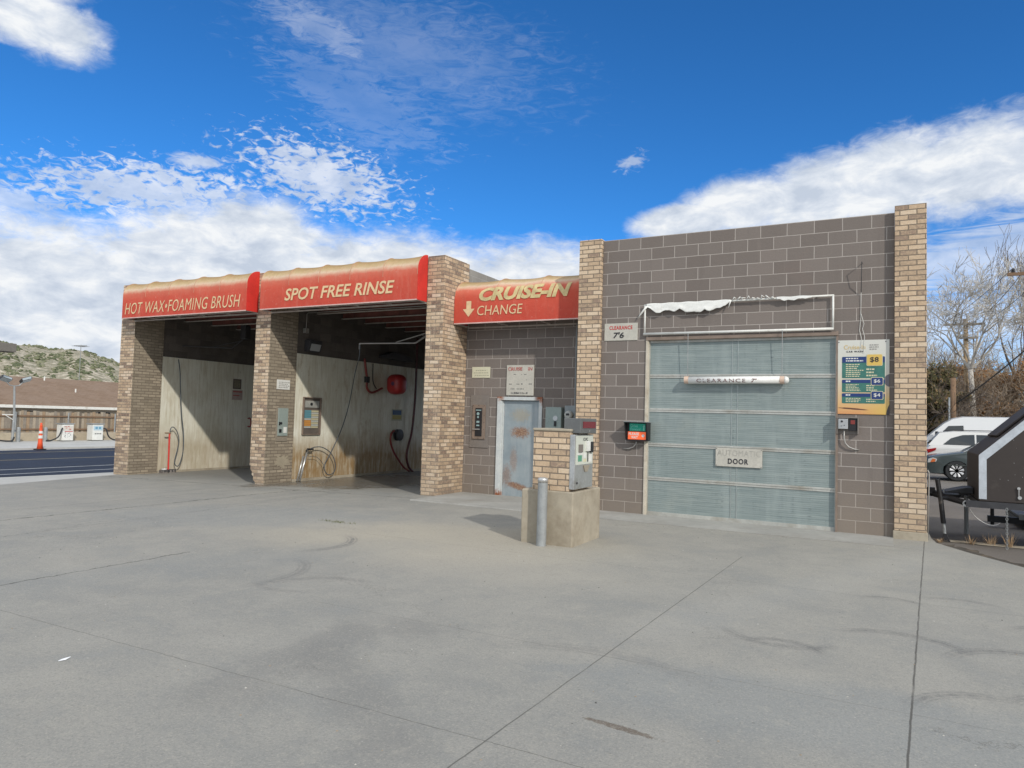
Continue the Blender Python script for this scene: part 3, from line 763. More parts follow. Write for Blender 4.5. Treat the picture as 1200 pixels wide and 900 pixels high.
n1 = N.noise(p, 0.12, 6, 0.7); n2 = N.noise(p, 0.55, 5, 0.7); n3 = N.noise(p, 1.6, 3, 0.7)
c = N.mix(N.mr(n1, 0.4, 0.62), (0.22, 0.20, 0.13), (0.36, 0.31, 0.22))
c = N.mix(N.mr(n2, 0.50, 0.62, 0, 0.9), c, (0.62, 0.55, 0.44))
c = N.mix(N.mr(n2, 0.48, 0.36, 0, 0.8), c, (0.12, 0.13, 0.075))
c = N.mix(N.mr(n3, 0.55, 0.7, 0, 0.4), c, (0.10, 0.11, 0.06))
N.l.new(c, b.inputs['Base Color'])
struct('hill', hm, m, smooth=True, loc=(-200, 100, 0))
sh = MB(); rng = random.Random(11)
ico = [(0, 0, 1.0), (.9, 0, .35), (.28, .85, .35), (-.72, .52, .35), (-.72, -.52, .35), (.28, -.85, .35), (.95, .3, -.1), (0, 1, -.1), (-.95, .3, -.1), (-.6, -.8, -.1), (.6, -.8, -.1)]
icf = [(0, 1, 2), (0, 2, 3), (0, 3, 4), (0, 4, 5), (0, 5, 1), (1, 6, 2), (2, 6, 7), (2, 7, 3), (3, 7, 8), (3, 8, 4), (4, 8, 9), (4, 9, 5), (5, 9, 10), (5, 10, 1), (1, 10, 6)]
for i in range(9500):
    a_ = rng.uniform(-72, -44); r_ = rng.uniform(175, 345)
    if mnoise.noise(Vector((a_ * 1.1, r_ * 0.05, 0))) < -0.12 + 0.25 * rng.random(): continue
    c_ = hill_pt(a_, r_); s_ = rng.uniform(0.28, 0.75) * (1.0 if rng.random() < .9 else 1.6)
    sh.add([c_ + Vector((vx * s_ * rng.uniform(.7, 1.3), vy * s_ * rng.uniform(.7, 1.3), vz * s_ * rng.uniform(.6, 1.1))) for vx, vy, vz in ico], icf, rng.randrange(3))
o = sh.build('hill_shrubs', [mat('juniper_a', (0.085, 0.10, 0.05), 0.95), mat('juniper_b', (0.13, 0.14, 0.075), 0.95), mat('sage', (0.19, 0.19, 0.12), 0.95)], loc=(-200, 100, 0))
o['kind'] = 'stuff'
tag(o, 'dark green juniper and sage shrubs dotting the rocky hillside', 'shrubs')

#--PART2--
# ================================================================== the car wash building
bld = thing('car_wash_building', (-4.5, 0, 0), 'brick and block car wash with two open wash bays and one closed bay', 'building')

def pier(x0, x1, y0, y1, z0, z1, mats, idx, name='brick_pier', lab=None):
    mb = MB(); mb.box(x0, x1, y0, y1, z0, z1)
    # faces: bottom, top, -y, +x, +y, -x
    mb.mi = list(idx)
    o = mb.build(name, mats, bld, bevel=0.006)
    if lab: o['label'] = lab
    return o
PM = [M_BRICK, M_BRICK_COATED]
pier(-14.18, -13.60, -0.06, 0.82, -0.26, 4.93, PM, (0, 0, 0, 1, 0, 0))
# second pier with its lower left corner broken away
mb = MB()
ol = [(-9.03, -0.2), (-8.55, -0.2), (-8.55, 4.9), (-9.03, 4.9)]
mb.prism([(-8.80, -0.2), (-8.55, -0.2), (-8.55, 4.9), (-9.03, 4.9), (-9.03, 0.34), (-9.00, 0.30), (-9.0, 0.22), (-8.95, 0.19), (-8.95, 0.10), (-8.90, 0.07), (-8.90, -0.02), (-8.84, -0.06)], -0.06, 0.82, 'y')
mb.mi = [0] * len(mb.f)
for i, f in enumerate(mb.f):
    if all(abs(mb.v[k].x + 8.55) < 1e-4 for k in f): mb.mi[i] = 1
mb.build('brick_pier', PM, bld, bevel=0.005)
pier(-4.12, -3.70, -0.06, 0.90, -0.1, 4.90, PM, (0,) * 6)
pier(-0.73, -0.30, -0.09, 0.87, -0.05, 4.90, [M_BRICK_CLEAN], (0,) * 6)
pier(4.37, 4.785, -0.10, 0.32, 0.12, 4.955, [M_BRICK_CLEAN], (0,) * 6)
mb = MB(); mb.box(4.355, 4.80, -0.115, 0.33, -0.1, 0.117); mb.build('pier_footing', M_CONC_OLD, bld, bevel=0.01)

# front block wall with the door opening
DX0, DX1, DZ = 0.57, 3.575, 3.035
mb = MB()
mb.box(-0.297, DX0, 0, 0.2, -0.1, 4.877); mb.box(DX1, 4.367, 0, 0.2, -0.1, 4.877); mb.box(DX0, DX1, 0, 0.2, DZ, 4.877)
mb.build('front_block_wall', M_CMU, bld)
# mottled, crumbling render patches at the foot of the wall and beside the door
mb = MB(); mb.box(4.50, 4.70, 0.32, 9.0, -0.1, 4.75); mb.box(-0.72, 4.50, 8.8, 9.0, -0.1, 4.75); mb.box(-0.72, -0.52, 0.87, 8.8, -0.1, 4.75)
mb.build('outer_block_wall', M_CMU, bld)
mb = MB(); mb.box(-3.70, -2.80, 0.87, 1.07, -0.1, 4.42); mb.box(-1.92, -0.73, 0.87, 1.07, -0.1, 4.42); mb.box(-2.80, -1.92, 0.87, 1.07, 1.975, 4.42)
mb.build('recess_block_wall', M_CMU, bld)
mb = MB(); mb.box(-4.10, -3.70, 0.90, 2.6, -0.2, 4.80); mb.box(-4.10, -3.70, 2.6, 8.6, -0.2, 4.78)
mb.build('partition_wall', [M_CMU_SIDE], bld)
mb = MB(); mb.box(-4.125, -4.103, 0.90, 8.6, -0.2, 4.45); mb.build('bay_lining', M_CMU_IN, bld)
mb = MB(); mb.box(-4.15, -4.126, 0.92, 8.5, -0.03, 3.055); mb.build('wash_panel', M_PANEL, bld)  # facing-wall panel, out of view, added to bounce light into the bay
mb = MB(); mb.box(-9.03, -9.003, 0.83, 8.5, -0.13, 3.055); mb.build('wash_panel', M_PANEL, bld)  # same added bounce panel on the left bay's unseen wall
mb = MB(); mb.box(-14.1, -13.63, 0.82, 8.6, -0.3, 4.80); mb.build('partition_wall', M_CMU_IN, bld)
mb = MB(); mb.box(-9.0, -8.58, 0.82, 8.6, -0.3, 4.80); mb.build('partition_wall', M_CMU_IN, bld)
# white wash-down panels
for (x0, zb) in ((-13.60, -0.13), (-8.55, -0.03)):
    mb = MB()
    y = 0.825
    while y < 8.5:
        mb.box(x0 - 0.02, x0 + 0.002 * (1 if int(y) % 2 else 1.6), y, min(8.55, y + 1.214), zb, 3.055); y += 1.22
    mb.build('wash_panel', M_PANEL, bld)
    mb = MB(); mb.box(x0 - 0.02, x0 + 0.02, 0.83, 8.55, -0.24, zb - 0.002); mb.build('wall_base', M_CONC_OLD, bld, bevel=0.008)
# back wall of the bays with lowered doors, then roofs
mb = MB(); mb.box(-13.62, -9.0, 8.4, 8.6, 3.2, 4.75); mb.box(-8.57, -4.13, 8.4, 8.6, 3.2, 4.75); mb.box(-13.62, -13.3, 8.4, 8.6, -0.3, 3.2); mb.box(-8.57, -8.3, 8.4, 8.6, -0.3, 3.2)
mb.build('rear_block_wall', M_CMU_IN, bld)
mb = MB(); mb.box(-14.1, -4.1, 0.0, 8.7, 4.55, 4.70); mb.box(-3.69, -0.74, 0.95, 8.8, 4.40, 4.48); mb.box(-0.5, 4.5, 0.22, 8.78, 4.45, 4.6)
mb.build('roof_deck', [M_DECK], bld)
mb = MB(); mb.box(-14.1, -4.13, 0.02, 8.68, 4.705, 4.75); mb.box(-0.5, 4.5, 0.22, 8.78, 4.605, 4.64); mb.build('roof_surface', M_ROOF, bld)
mb = MB(); mb.box(-13.59, -9.04, 0.05, 0.22, 4.40, 4.90); mb.box(-8.54, -4.13, 0.05, 0.22, 4.40, 4.90); mb.build('bay_header', M_JOIST, bld)
# joists: one red-brown channel with a dusty lower flange each
for (x0, x1) in ((-13.6, -9.05), (-8.53, -4.13)):
    for k in range(9):
        y = 0.55 + k * 0.92
        j = MB(); j.box(x0, x1, y, y + 0.012, 4.12, 4.54); jo = j.build('ceiling_joist', M_JOIST, bld)
        f = MB(); f.box(x0, x1, y - 0.05, y + 0.05, 4.105, 4.118); f.build('joist_flange', M_FLANGE, jo)

# overhead door
od = MB()
RZ = [0.035, 0.63, 1.215, 1.815, 2.405, 3.02]
DY = 0.055
mb = MB()
for i in range(5): mb.box(DX0 + 0.03, DX1 - 0.012, DY, DY + 0.012, RZ[i] + 0.02, RZ[i + 1] - 0.02)
door = mb.build('overhead_door', M_GLASSFIBRE, bld)
for i, z in enumerate(RZ):
    r_ = MB()
    if i in (0, 5): r_.box(DX0 + 0.02, DX1 - 0.004, DY - 0.018, DY + 0.03, z - 0.03, z + 0.03)
    else:
        r_.box(DX0 + 0.02, DX1 - 0.004, DY - 0.018, DY + 0.03, z + 0.004, z + 0.034)
        r_.box(DX0 + 0.02, DX1 - 0.004, DY - 0.012, DY + 0.03, z - 0.030, z + 0.001)
    r_.build('door_rail', M_ALU, door, bevel=0.003)
for i in range(5):
    s_ = MB(); cx = 2.045
    s_.box(cx - 0.055, cx - 0.040, DY - 0.006, DY + 0.02, RZ[i] + 0.034, RZ[i + 1] - 0.031); s_.box(cx + 0.040, cx + 0.055, DY - 0.006, DY + 0.02, RZ[i] + 0.034, RZ[i + 1] - 0.031)
    s_.build('door_stile', worn('bluish_aluminium', (0.33, 0.37, 0.36), 0.4, 0.3, var=0.15), door)
for x in (DX0 + 0.018, DX1 - 0.012):
    s_ = MB(); s_.box(x, x + 0.014, DY - 0.02, DY + 0.03, 0.03, 3.02); s_.build('door_stile', M_ALU, door)
mb = MB(); mb.box(DX0 + 0.02, DX1 - 0.01, DY - 0.01, DY + 0.04, 0.0, 0.012); mb.build('rubber_seal', M_RUBBER, door)
mb = MB(); mb.box(DX0, DX0 + 0.018, -0.006, 0.19, 0, 3.03); mb.box(DX0 - 0.032, DX0 + 0.004, -0.022, -0.001, 0, 3.10)
mb.build('door_jamb', worn('off_white_jamb', (0.55, 0.50, 0.41), 0.6, var=0.15, scale=5, dirt=(0.3, 0.24, 0.17), dirt_amt=0.3), bld, bevel=0.003)
mb = MB(); mb.box(DX1 + 0.0, DX1 + 0.03, -0.012, -0.001, 0, 3.10); mb.build('door_jamb', M_BROWNFRAME, bld)
mb = MB(); mb.box(DX0 - 0.03, DX1 + 0.03, -0.03, 0.1, DZ - 0.004, DZ + 0.055); mb.build('door_lintel', M_BROWNFRAME, bld, bevel=0.004)
mb = MB(); mb.box(DX0, DX0 + 0.0, 0, 0, 0, 0)
# dark room behind the door
# steel side door
mb = MB(); mb.box(-2.80 + 0.05, -1.92 - 0.02, 0.905, 0.95, 0.01, 1.965)
leaf = mb.build('steel_door', M_DOOR, bld, bevel=0.004)
mb = MB(); mb.tube([(-1.98, 0.90, 0.98), (-1.98, 0.85, 0.98)], 0.03, 12); mb.tube([(-1.98, 0.855, 0.98), (-1.98, 0.84, 0.98)], 0.036, 12); mb.build('door_knob', M_STEEL, leaf, smooth=False)
for z in (0.3, 1.0, 1.7):
    mb = MB(); mb.tube([(-2.745, 0.898, z - 0.05), (-2.745, 0.898, z + 0.05)], 0.009, 8); mb.build('hinge', M_STEEL, leaf)
mb = MB()
mb.box(-2.885, -2.80, 0.835, 0.869, 0.0, 2.045); mb.box(-2.80, -2.775, 0.85, 0.95, 0, 1.965); mb.box(-2.774, -2.752, 0.885, 0.95, 0, 1.965)
mb.box(-1.92, -1.855, 0.835, 0.869, 0.0, 2.045); mb.box(-1.945, -1.921, 0.87, 0.95, 0, 1.965); mb.box(-2.80, -1.92, 0.835, 0.869, 1.975, 2.045)
mb.build('door_frame', M_DFRAME, bld, bevel=0.003)
mb = MB(); mb.box(-2.80, -1.92, 0.84, 1.0, -0.01, 0.012); mb.build('door_sill', M_ALU, bld)
# low raised walk in the recess and along the wall
mb = MB(); mb.box(-3.695, -0.735, -1.0, 0.868, -0.1, 0.018); mb.build('walkway', M_APRON, bld, bevel=0.01)
mb = MB()
mb.box(-0.30, 0.56, -0.965, -0.001, -0.1, 0.008); mb.box(3.60, 4.36, -0.965, -0.001, -0.1, 0.008); mb.box(0.56, 3.60, -0.965, 0.05, -0.1, 0.006)
mb.build('door_apron', M_APRON, bld)

# ================================================================== awnings
def awning(x0, x1, yf, yb, zb, z1, zt, ribs, sag, mat_, label, texts, top0=0.62):
    L1 = z1 - zb; ry = yb - yf; rz = zt - z1
    NA = 24
    # arc-length table of the quarter ellipse
    tab = [0.0]; prev = (yf, z1)
    for i in range(1, NA + 1):
        t = PI / 2 * i / NA
        q = (yb - ry * math.cos(t), z1 + rz * math.sin(t))
        tab.append(tab[-1] + math.hypot(q[0] - prev[0], q[1] - prev[1])); prev = q
    LT = L1 + tab[-1]
    def prof(s):
        if s <= L1:
            return yf, zb + s, -1.0, 0.0
        s2 = min(s - L1, tab[-1]); i = 0
        while i < NA - 1 and tab[i + 1] < s2: i += 1
        t = PI / 2 * (i + (s2 - tab[i]) / max(1e-9, tab[i + 1] - tab[i])) / NA
        nx, nzz = -math.cos(t) / max(ry, 1e-6), math.sin(t) / max(rz, 1e-6)
        l = math.hypot(nx, nzz)
        return yb - ry * math.cos(t), z1 + rz * math.sin(t), nx / l, nzz / l
    def surf(x, s, off=0.0):
        y, z, ny, nzz = prof(s)
        fr = ((x - x0) / (x1 - x0)) * ribs
        ph = fr - math.floor(fr)
        prof_s = math.sin(PI * min(max(ph, 0), 1)) ** 0.7
        wgt = min(1, max(0, (s / LT - 0.25) / 0.6)) ** 1.1
        pf = 1.0
        if s / LT > 0.93: pf = max(0.55, 1 - (s / LT - 0.93) * 6)
        k = sag * prof_s * wgt * pf
        k += 0.006 * mnoise.noise(Vector((x * 2.2, s * 3, ribs))) * min(1, s * 4)
        return Vector((x, y - ny * k + ny * off, z - nzz * k + nzz * off))
    root = thing('awning', ((x0 + x1) / 2, yb, zb), label, 'awning')
    mb = MB(); nu = ribs * 14; nv = 26
    mb.grid(lambda u, v: surf(x0 + (x1 - x0) * u, LT * v), nu, nv)
    me = mb.build('canopy_fabric', mat_, root, smooth=True)
    uvl = me.data.uv_layers.active.data
    for p in me.data.polygons:
        for li in p.loop_indices:
            vi = me.data.loops[li].vertex_index
            i, j = vi % (nu + 1), vi // (nu + 1)
            uvl[li].uv = (x0 + (x1 - x0) * i / nu, LT * j / nv)
    # end caps follow the profile
    pts = [(yb, zb)] + [(prof(LT * k / 20)[0], prof(LT * k / 20)[1]) for k in range(21)]
    for x, dx in ((x1, 0.004), (x0, -0.004)):
        c_ = MB(); c_.prism(pts, x - 0.002 + dx * .5, x + 0.002 + dx * .5, 'x'); c_.build('end_cap', M_REDCAP, root)
    # piping along ribs and the hem
    mb = MB()
    for k in range(ribs + 1):
        x = x0 + (x1 - x0) * k / ribs
        x = min(max(x, x0 + 0.004), x1 - 0.004)
        mb = MB(); mb.tube([surf(x, LT * t / 18, 0.002) for t in range(8, 19)], 0.005, 6)
        mb.build('rib_piping', worn('faded_piping', (0.50, 0.26, 0.17), 0.7, var=0.2), root)
    mb = MB(); mb.box(x0, x1, yf - 0.008, yf - 0.002, zb - 0.012, zb + 0.012); mb.build('hem', worn('pale_hem', (0.62, 0.42, 0.38), 0.7, var=0.15), root)
    mb = MB()
    mb.box(x0 + .01, x1 - .01, yf + 0.005, yf + 0.035, zb - 0.01, zb + 0.02)
    mb.box(x0 + .01, x1 - .01, yb + 0.0, yb + 0.03, zb - 0.035, zb - 0.005)
    for k in range(ribs + 1):
        x = x0 + 0.02 + (x1 - x0 - 0.06) * k / ribs
        mb.box(x, x + 0.022, yf + 0.03, yb + 0.0, zb - 0.012, zb + 0.01)
    mb.build('awning_frame', M_FLANGE, root)
    for t in texts:
        vs, fs = text_mesh(t['s'], t.get('shear', 0.18), t.get('bold', 0.02), t.get('sp', 1.0))
        bm = bmesh.new()
        bv = [bm.verts.new(v) for v in vs]
        for f in fs:
            try: bm.faces.new([bv[i] for i in f])
            except ValueError: pass
        xa = min(v.x for v in vs); xb = max(v.x for v in vs); ya = min(v.y for v in vs); yb_ = max(v.y for v in vs)
        for k in range(1, 14):
            yc = ya + (yb_ - ya) * k / 14
            bmesh.ops.bisect_plane(bm, geom=bm.verts[:] + bm.edges[:] + bm.faces[:], plane_co=(0, yc, 0), plane_no=(0, 1, 0))
        for k in range(1, 60):
            xc = xa + (xb - xa) * k / 60
            bmesh.ops.bisect_plane(bm, geom=bm.verts[:] + bm.edges[:] + bm.faces[:], plane_co=(xc, 0, 0), plane_no=(1, 0, 0))
        bm.verts.index_update(); bm.verts.ensure_lookup_table()
        mb = MB()
        X0, X1, S0, S1 = t['r']
        mb.add([surf(X0 + (X1 - X0) * (v.co.x - xa) / (xb - xa), S0 + (S1 - S0) * (v.co.y - ya) / (yb_ - ya), 0.012) for v in bm.verts], [[v.index for v in f.verts] for f in bm.faces])
        bm.free()
        mb.build('lettering', t.get('m', M_LETTER), root)
    if any('arrow' in t for t in texts):
        a = [t for t in texts if 'arrow' in t][0]['arrow']
        cx, s0, s1, hw = a
        mb = MB()
        P_ = [(cx - hw * .42, s1), (cx - hw * .42, s0 + (s1 - s0) * .5), (cx - hw, s0 + (s1 - s0) * .5), (cx, s0), (cx + hw, s0 + (s1 - s0) * .5), (cx + hw * .42, s0 + (s1 - s0) * .5), (cx + hw * .42, s1)]
        mb.add([surf(x, s, 0.007) for x, s in P_], [(0, 1, 5, 6), (2, 3, 4, 5, 1)][:1] + [(2, 3, 4)])
        mb.build('painted_arrow', M_LETTER, root)
    return root
LTH = 0.67 + 0.5
A1 = awning(-13.63, -8.985, -0.42, -0.062, 3.95, 4.58, 4.93, 5, 0.036, awning_mat(1.19), 'faded red awning lettered HOT WAX FOAMING BRUSH over the left wash bay',
            [dict(s='HOT WAX\u2022FOAMING BRUSH', r=(-13.50, -9.18, 0.095, 0.395), shear=0.2, bold=0.0, sp=1.06)])
A2 = awning(-8.56, -4.125, -0.40, -0.062, 3.95, 4.58, 4.92, 5, 0.036, awning_mat(1.18), 'faded red awning lettered SPOT FREE RINSE over the right open bay',
            [dict(s='SPOT FREE RINSE', r=(-7.78, -4.70, 0.16, 0.435), shear=0.2, bold=0.02)])
A3 = awning(-3.69, -0.735, 0.33, 0.866, 3.53, 4.08, 4.50, 3, 0.04, awning_mat(1.30), 'short faded red awning lettered CRUISE-IN CHANGE above the steel door',
            [dict(s='CRUISE-IN', r=(-3.10, -1.06, 0.44, 0.73), shear=0.25, bold=0.05, m=M_LETTER2), dict(s='CHANGE', r=(-3.13, -2.09, 0.15, 0.345), shear=0.12, bold=0.0, arrow=(-3.34, 0.13, 0.46, 0.14))])

# ================================================================== things on the front wall
# empty sign frame
fr = MB(); yy = -0.05
T = 0.016
fr.tube([(0.52, yy, 3.15), (0.52, yy, 3.655)], T, 8); fr.tube([(3.53, yy, 3.125), (3.53, yy, 3.665)], T, 8)
fr.tube([(0.50, yy, 3.645), (3.54, yy, 3.655)], T, 8); fr.tube([(0.50, yy, 3.142), (3.54, yy, 3.132)], 0.022, 8)
frt = thing('sign_frame', (2.0, yy, 3.14), 'empty white tubular sign frame above the overhead door', 'sign frame')
fr.build('tube_frame', M_WHITE, frt, smooth=True)
for x in (0.8, 2.0, 3.3):
    for z in (3.135, 3.64):
        br = MB(); br.box(x - .01, x + .01, yy, 0.0, z, z + .015); br.build('bracket', M_GALV, frt)
# torn banner remains
def rag(x0, x1, edge, amp, name, lab, seed, hang0=0.0):
    mb = MB(); nu = 90; nv = 10
    def fn(u, v):
        x = x0 + (x1 - x0) * u
        k = u * (len(edge) - 1); i = min(len(edge) - 2, int(k)); f = k - i
        L_ = edge[i] * (1 - f) + edge[i + 1] * f
        L_ += 0.016 * mnoise.noise(Vector((x * 14, seed, 0))) * (1 if 0.02 < u < 0.98 else 0)
        y = yy - 0.020 - 0.010 * v * abs(math.sin(x * 13 + v * 3)) * amp - 0.012 * v * amp * (0.5 + mnoise.noise(Vector((x * 6, v * 2, seed))))
        z = 3.67 - hang0 - L_ * v + 0.004 * math.sin(x * 21)
        return Vector((x, y, z))
    mb.grid(fn, nu, nv)
    o = mb.build(name, M_WHITE_CLOTH, smooth=True)
    md = o.modifiers.new('thick', 'SOLIDIFY'); md.thickness = 0.003
    return o
o = rag(0.55, 1.98, [0.05, 0.10, 0.17, 0.17, 0.12, 0.15, 0.16, 0.11, 0.17, 0.19, 0.17, 0.20, 0.15, 0.18, 0.14, 0.13, 0.10, 0.03], 1.0, 'torn_banner', '', 2)
tag(o, 'torn white banner with ragged lower edge hanging from top left of the empty frame', 'banner')
mb = MB(); mb.tube([(0.56, -0.08, 3.62), (0.50, -0.085, 3.55), (0.44, -0.07, 3.48), (0.39, -0.05, 3.42)], [0.02, 0.017, 0.013, 0.004], 6)
o = mb.build('fabric_strip', M_WHITE_CLOTH, smooth=True); tag(o, 'twisted white strip of cloth dangling off the upper left frame corner', 'cloth strip')
o = rag(2.70, 3.22, [0.035, 0.06, 0.055, 0.06, 0.045, 0.05, 0.03], 0.4, 'torn_banner', '', 5)
tag(o, 'narrow white scrap of banner rolled on the right half of the frame top bar', 'banner')
mb = MB()
rng = random.Random(5)
for k in range(9):
    x = 2.02 + k * 0.075; z = 3.665
    mb.tube([(x, yy - 0.02, z), (x + rng.uniform(-.02, .05), yy - 0.035, z + rng.uniform(0.0, .05)), (x + .05, yy - 0.02, z + rng.uniform(-.01, .02))], [0.014, 0.01, 0.006], 5)
mb.tube([(1.99, yy - .02, 3.66), (1.97, yy - .03, 3.60), (1.95, yy - .03, 3.53)], [0.012, 0.010, 0.004], 5)
o = mb.build('fabric_strip', M_WHITE_CLOTH, smooth=True); tag(o, 'frayed white threads knotted round the middle of the frame top bar', 'cloth strip')

# painted clearance sign
t = thing('clearance_sign', (0.07, -0.012, 3.05), 'small weathered clearance sign with red heading beside the brick pier', 'sign')
mb = MB(); mb.box(-0.24, 0.38, -0.014, -0.002, 3.045, 3.355); mb.build('sign_board', M_SIGN, t, bevel=0.003)
mb = MB(); text_wall(mb, 'CLEARANCE', -0.145, 0.285, 3.24, 3.31, -0.0145, bold=0.03, spacing=1.15); mb.build('lettering', M_INKRED, t)
mb = MB(); text_wall(mb, "7'6", -0.07, 0.13, 3.085, 3.195, -0.0145, bold=0.03, shear=0.15); mb.build('lettering', M_INK, t)
for o in list(t.children): pass

# hanging pipe clearance bar
Pz = 2.335; yb_ = -0.055
bar = thing('clearance_bar', (2.03, yb_, Pz), 'white pipe lettered CLEARANCE hanging level in front of the overhead door', 'clearance bar')
bx0, bx1 = 1.25, 2.84
mb = MB(); mb.tube([(bx0, yb_, Pz - .004), (bx1, yb_, Pz + .004)], 0.060, 48); mb.build('pipe', M_PVC, bar, smooth=True)
for (xa, xb) in ((bx0 - 0.012, bx0 + 0.055), (bx1 - 0.075, bx1 - 0.005)):
    mb = MB(); mb.tube([(xa, yb_, Pz), (xb, yb_, Pz)], 0.064, 24); mb.build('pipe_band', M_PINKCAP, bar)
mb = MB(); mb.lathe([(0.064, 0), (0.062, 0.02), (0.05, 0.045), (0.03, 0.06), (0.004, 0.066)], (bx1 - 0.005, yb_, Pz), 20, 'x'); mb.build('end_cap', M_PVC, bar, smooth=True)
def on_pipe(mb, body, xa, xb, za, zb2, **k):
    vs, fs = text_mesh(body, **k)
    x_0 = min(v.x for v in vs); x_1 = max(v.x for v in vs); y0 = min(v.y for v in vs); y1 = max(v.y for v in vs)
    out = []
    for v in vs:
        dz = za + (zb2 - za) * (v.y - y0) / (y1 - y0)
        out.append((xa + (xb - xa) * (v.x - x_0) / (x_1 - x_0), yb_ - math.sqrt(max(0, 0.0655 ** 2 - dz * dz)), Pz + dz))
    mb.add(out, fs)
mb = MB(); on_pipe(mb, 'CLEARANCE', bx0 + 0.20, bx0 + 0.99, -0.042, 0.018, bold=0.0, spacing=1.2); on_pipe(mb, "7'", bx0 + 1.08, bx0 + 1.17, -0.040, 0.022, bold=0.02, shear=0.2)
mb.build('lettering', M_INKBROWN, bar)
for x in (1.285, 2.79):
    mb = MB(); mb.tube([(x, yb_, Pz + 0.06), (x + .005, -0.085, 3.12), (x, -0.06, 3.135)], 0.006, 6); mb.build('hanger_wire', M_GALV, bar)

# AUTOMATIC DOOR board
t = thing('automatic_door_sign', (2.12, 0.03, 0.91), 'small white board lettered AUTOMATIC DOOR on the closed overhead door', 'sign')
mb = MB(); mb.box(1.755, 2.495, 0.02, 0.034, 0.91, 1.215); mb.build('sign_board', M_SIGN, t, bevel=0.003)
mb = MB(); text_wall(mb, 'AUTOMATIC', 1.785, 2.47, 1.085, 1.185, 0.0195, bold=0.0, spacing=1.1); mb.build('lettering', worn('worn_grey_ink', (0.34, 0.33, 0.30), 0.8, var=0.5, scale=14, dirt=(0.48, 0.46, 0.40), dirt_amt=0.9), t)
mb = MB(); text_wall(mb, 'DOOR', 1.955, 2.28, 0.955, 1.045, 0.0195, bold=0.03, spacing=1.15); mb.build('lettering', M_INK, t)
mb = MB()
for (x, z) in ((1.77, 1.2), (2.48, 1.2), (1.77, 0.925), (2.48, 0.925)): mb.lathe([(0.006, -0.004), (0.006, 0.0)], (x, 0.0195, z), 8, 'y')
mb.build('screw', M_DARKMETAL, t)

# drive forward / please wait box
t = thing('traffic_signal_box', (0.35, -0.1, 1.3), 'black hooded signal box with green drive forward and orange please wait lights', 'signal box')
x0, x1, z0, z1 = 0.24, 0.645, 1.285, 1.595
mb = MB()
mb.prism([(-0.24, z1), (0.0, z1), (0.0, z0 - 0.0), (-0.14, z0)], x0, x0 + 0.012, 'x'); mb.prism([(-0.24, z1), (0.0, z1), (0.0, z0), (-0.14, z0)], x1 - 0.012, x1, 'x')
mb.box(x0 + .012, x1 - .012, -0.14, 0.0, z0 - 0.012, z0 + 0.004); mb.box(x0 + .012, x1 - .012, -0.105, -0.005, z0 + .004, z1 - .014)
mb.build('signal_housing', M_BLACK, t, bevel=0.003)
mb = MB(); mb.box(x0 - 0.004, x1 + 0.006, -0.25, -0.001, z1 + 0.0, z1 + 0.012); mb.build('signal_hood', M_GREY, t, bevel=0.003)
mb = MB(); mb.box(x0 + 0.06, x1 - 0.06, -0.112, -0.106, z0 + 0.158, z1 - 0.022); lg = mb.build('green_lens', mat('green_lens', (0.0, 0.22, 0.15), 0.3, emit=(0.0, 0.35, 0.22), estr=0.15), t, bevel=0.002)
mb = MB(); mb.box(x0 + 0.035, x1 - 0.05, -0.116, -0.106, z0 + 0.012, z0 + 0.145); lo = mb.build('orange_lens', mat('orange_lens', (0.75, 0.13, 0.04), 0.3, emit=(0.9, 0.13, 0.03), estr=0.35), t, bevel=0.002)
M_LG = mat('pale_green_ink', (0.25, 0.62, 0.52), 0.6); 
mb = MB(); text_wall(mb, 'Drive', x0 + 0.085, x0 + 0.21, z0 + 0.222, z0 + 0.275, -0.1125); text_wall(mb, 'Forward', x0 + 0.08, x0 + 0.255, z0 + 0.168, z0 + 0.212, -0.1125)
mb.add([(x1 - .095, -0.1155, z0 + .17), (x1 - .075, -0.1155, z0 + .17), (x1 - .075, -0.1155, z0 + .24), (x1 - .095, -0.1155, z0 + .24)], [(0, 1, 2, 3)])
mb.add([(x1 - .108, -0.1155, z0 + .238), (x1 - .062, -0.1155, z0 + .238), (x1 - .085, -0.1155, z0 + .275)], [(0, 1, 2)])
mb.build('lettering', M_LG, lg)
mb = MB(); text_wall(mb, 'PLEASE', x0 + 0.05, x0 + 0.235, z0 + 0.085, z0 + 0.132, -0.1165, bold=0.03); text_wall(mb, 'WAIT', x0 + 0.095, x0 + 0.215, z0 + 0.027, z0 + 0.072, -0.1165, bold=0.03)
mb.lathe([(0.026, -0.003), (0.026, 0.0)], (x1 - 0.095, -0.117, z0 + 0.08), 16, 'y'); mb.build('lettering', M_WHITE, lo)
mb = MB(); mb.tube([(0.42, -0.07, z0 - 0.01), (0.41, -0.07, z0 - 0.06), (0.36, -0.05, z0 - 0.12), (0.27, -0.03, z0 - 0.155), (0.16, -0.012, z0 - 0.16)], 0.011, 8); mb.build('conduit', M_CONDUIT, t, smooth=True)

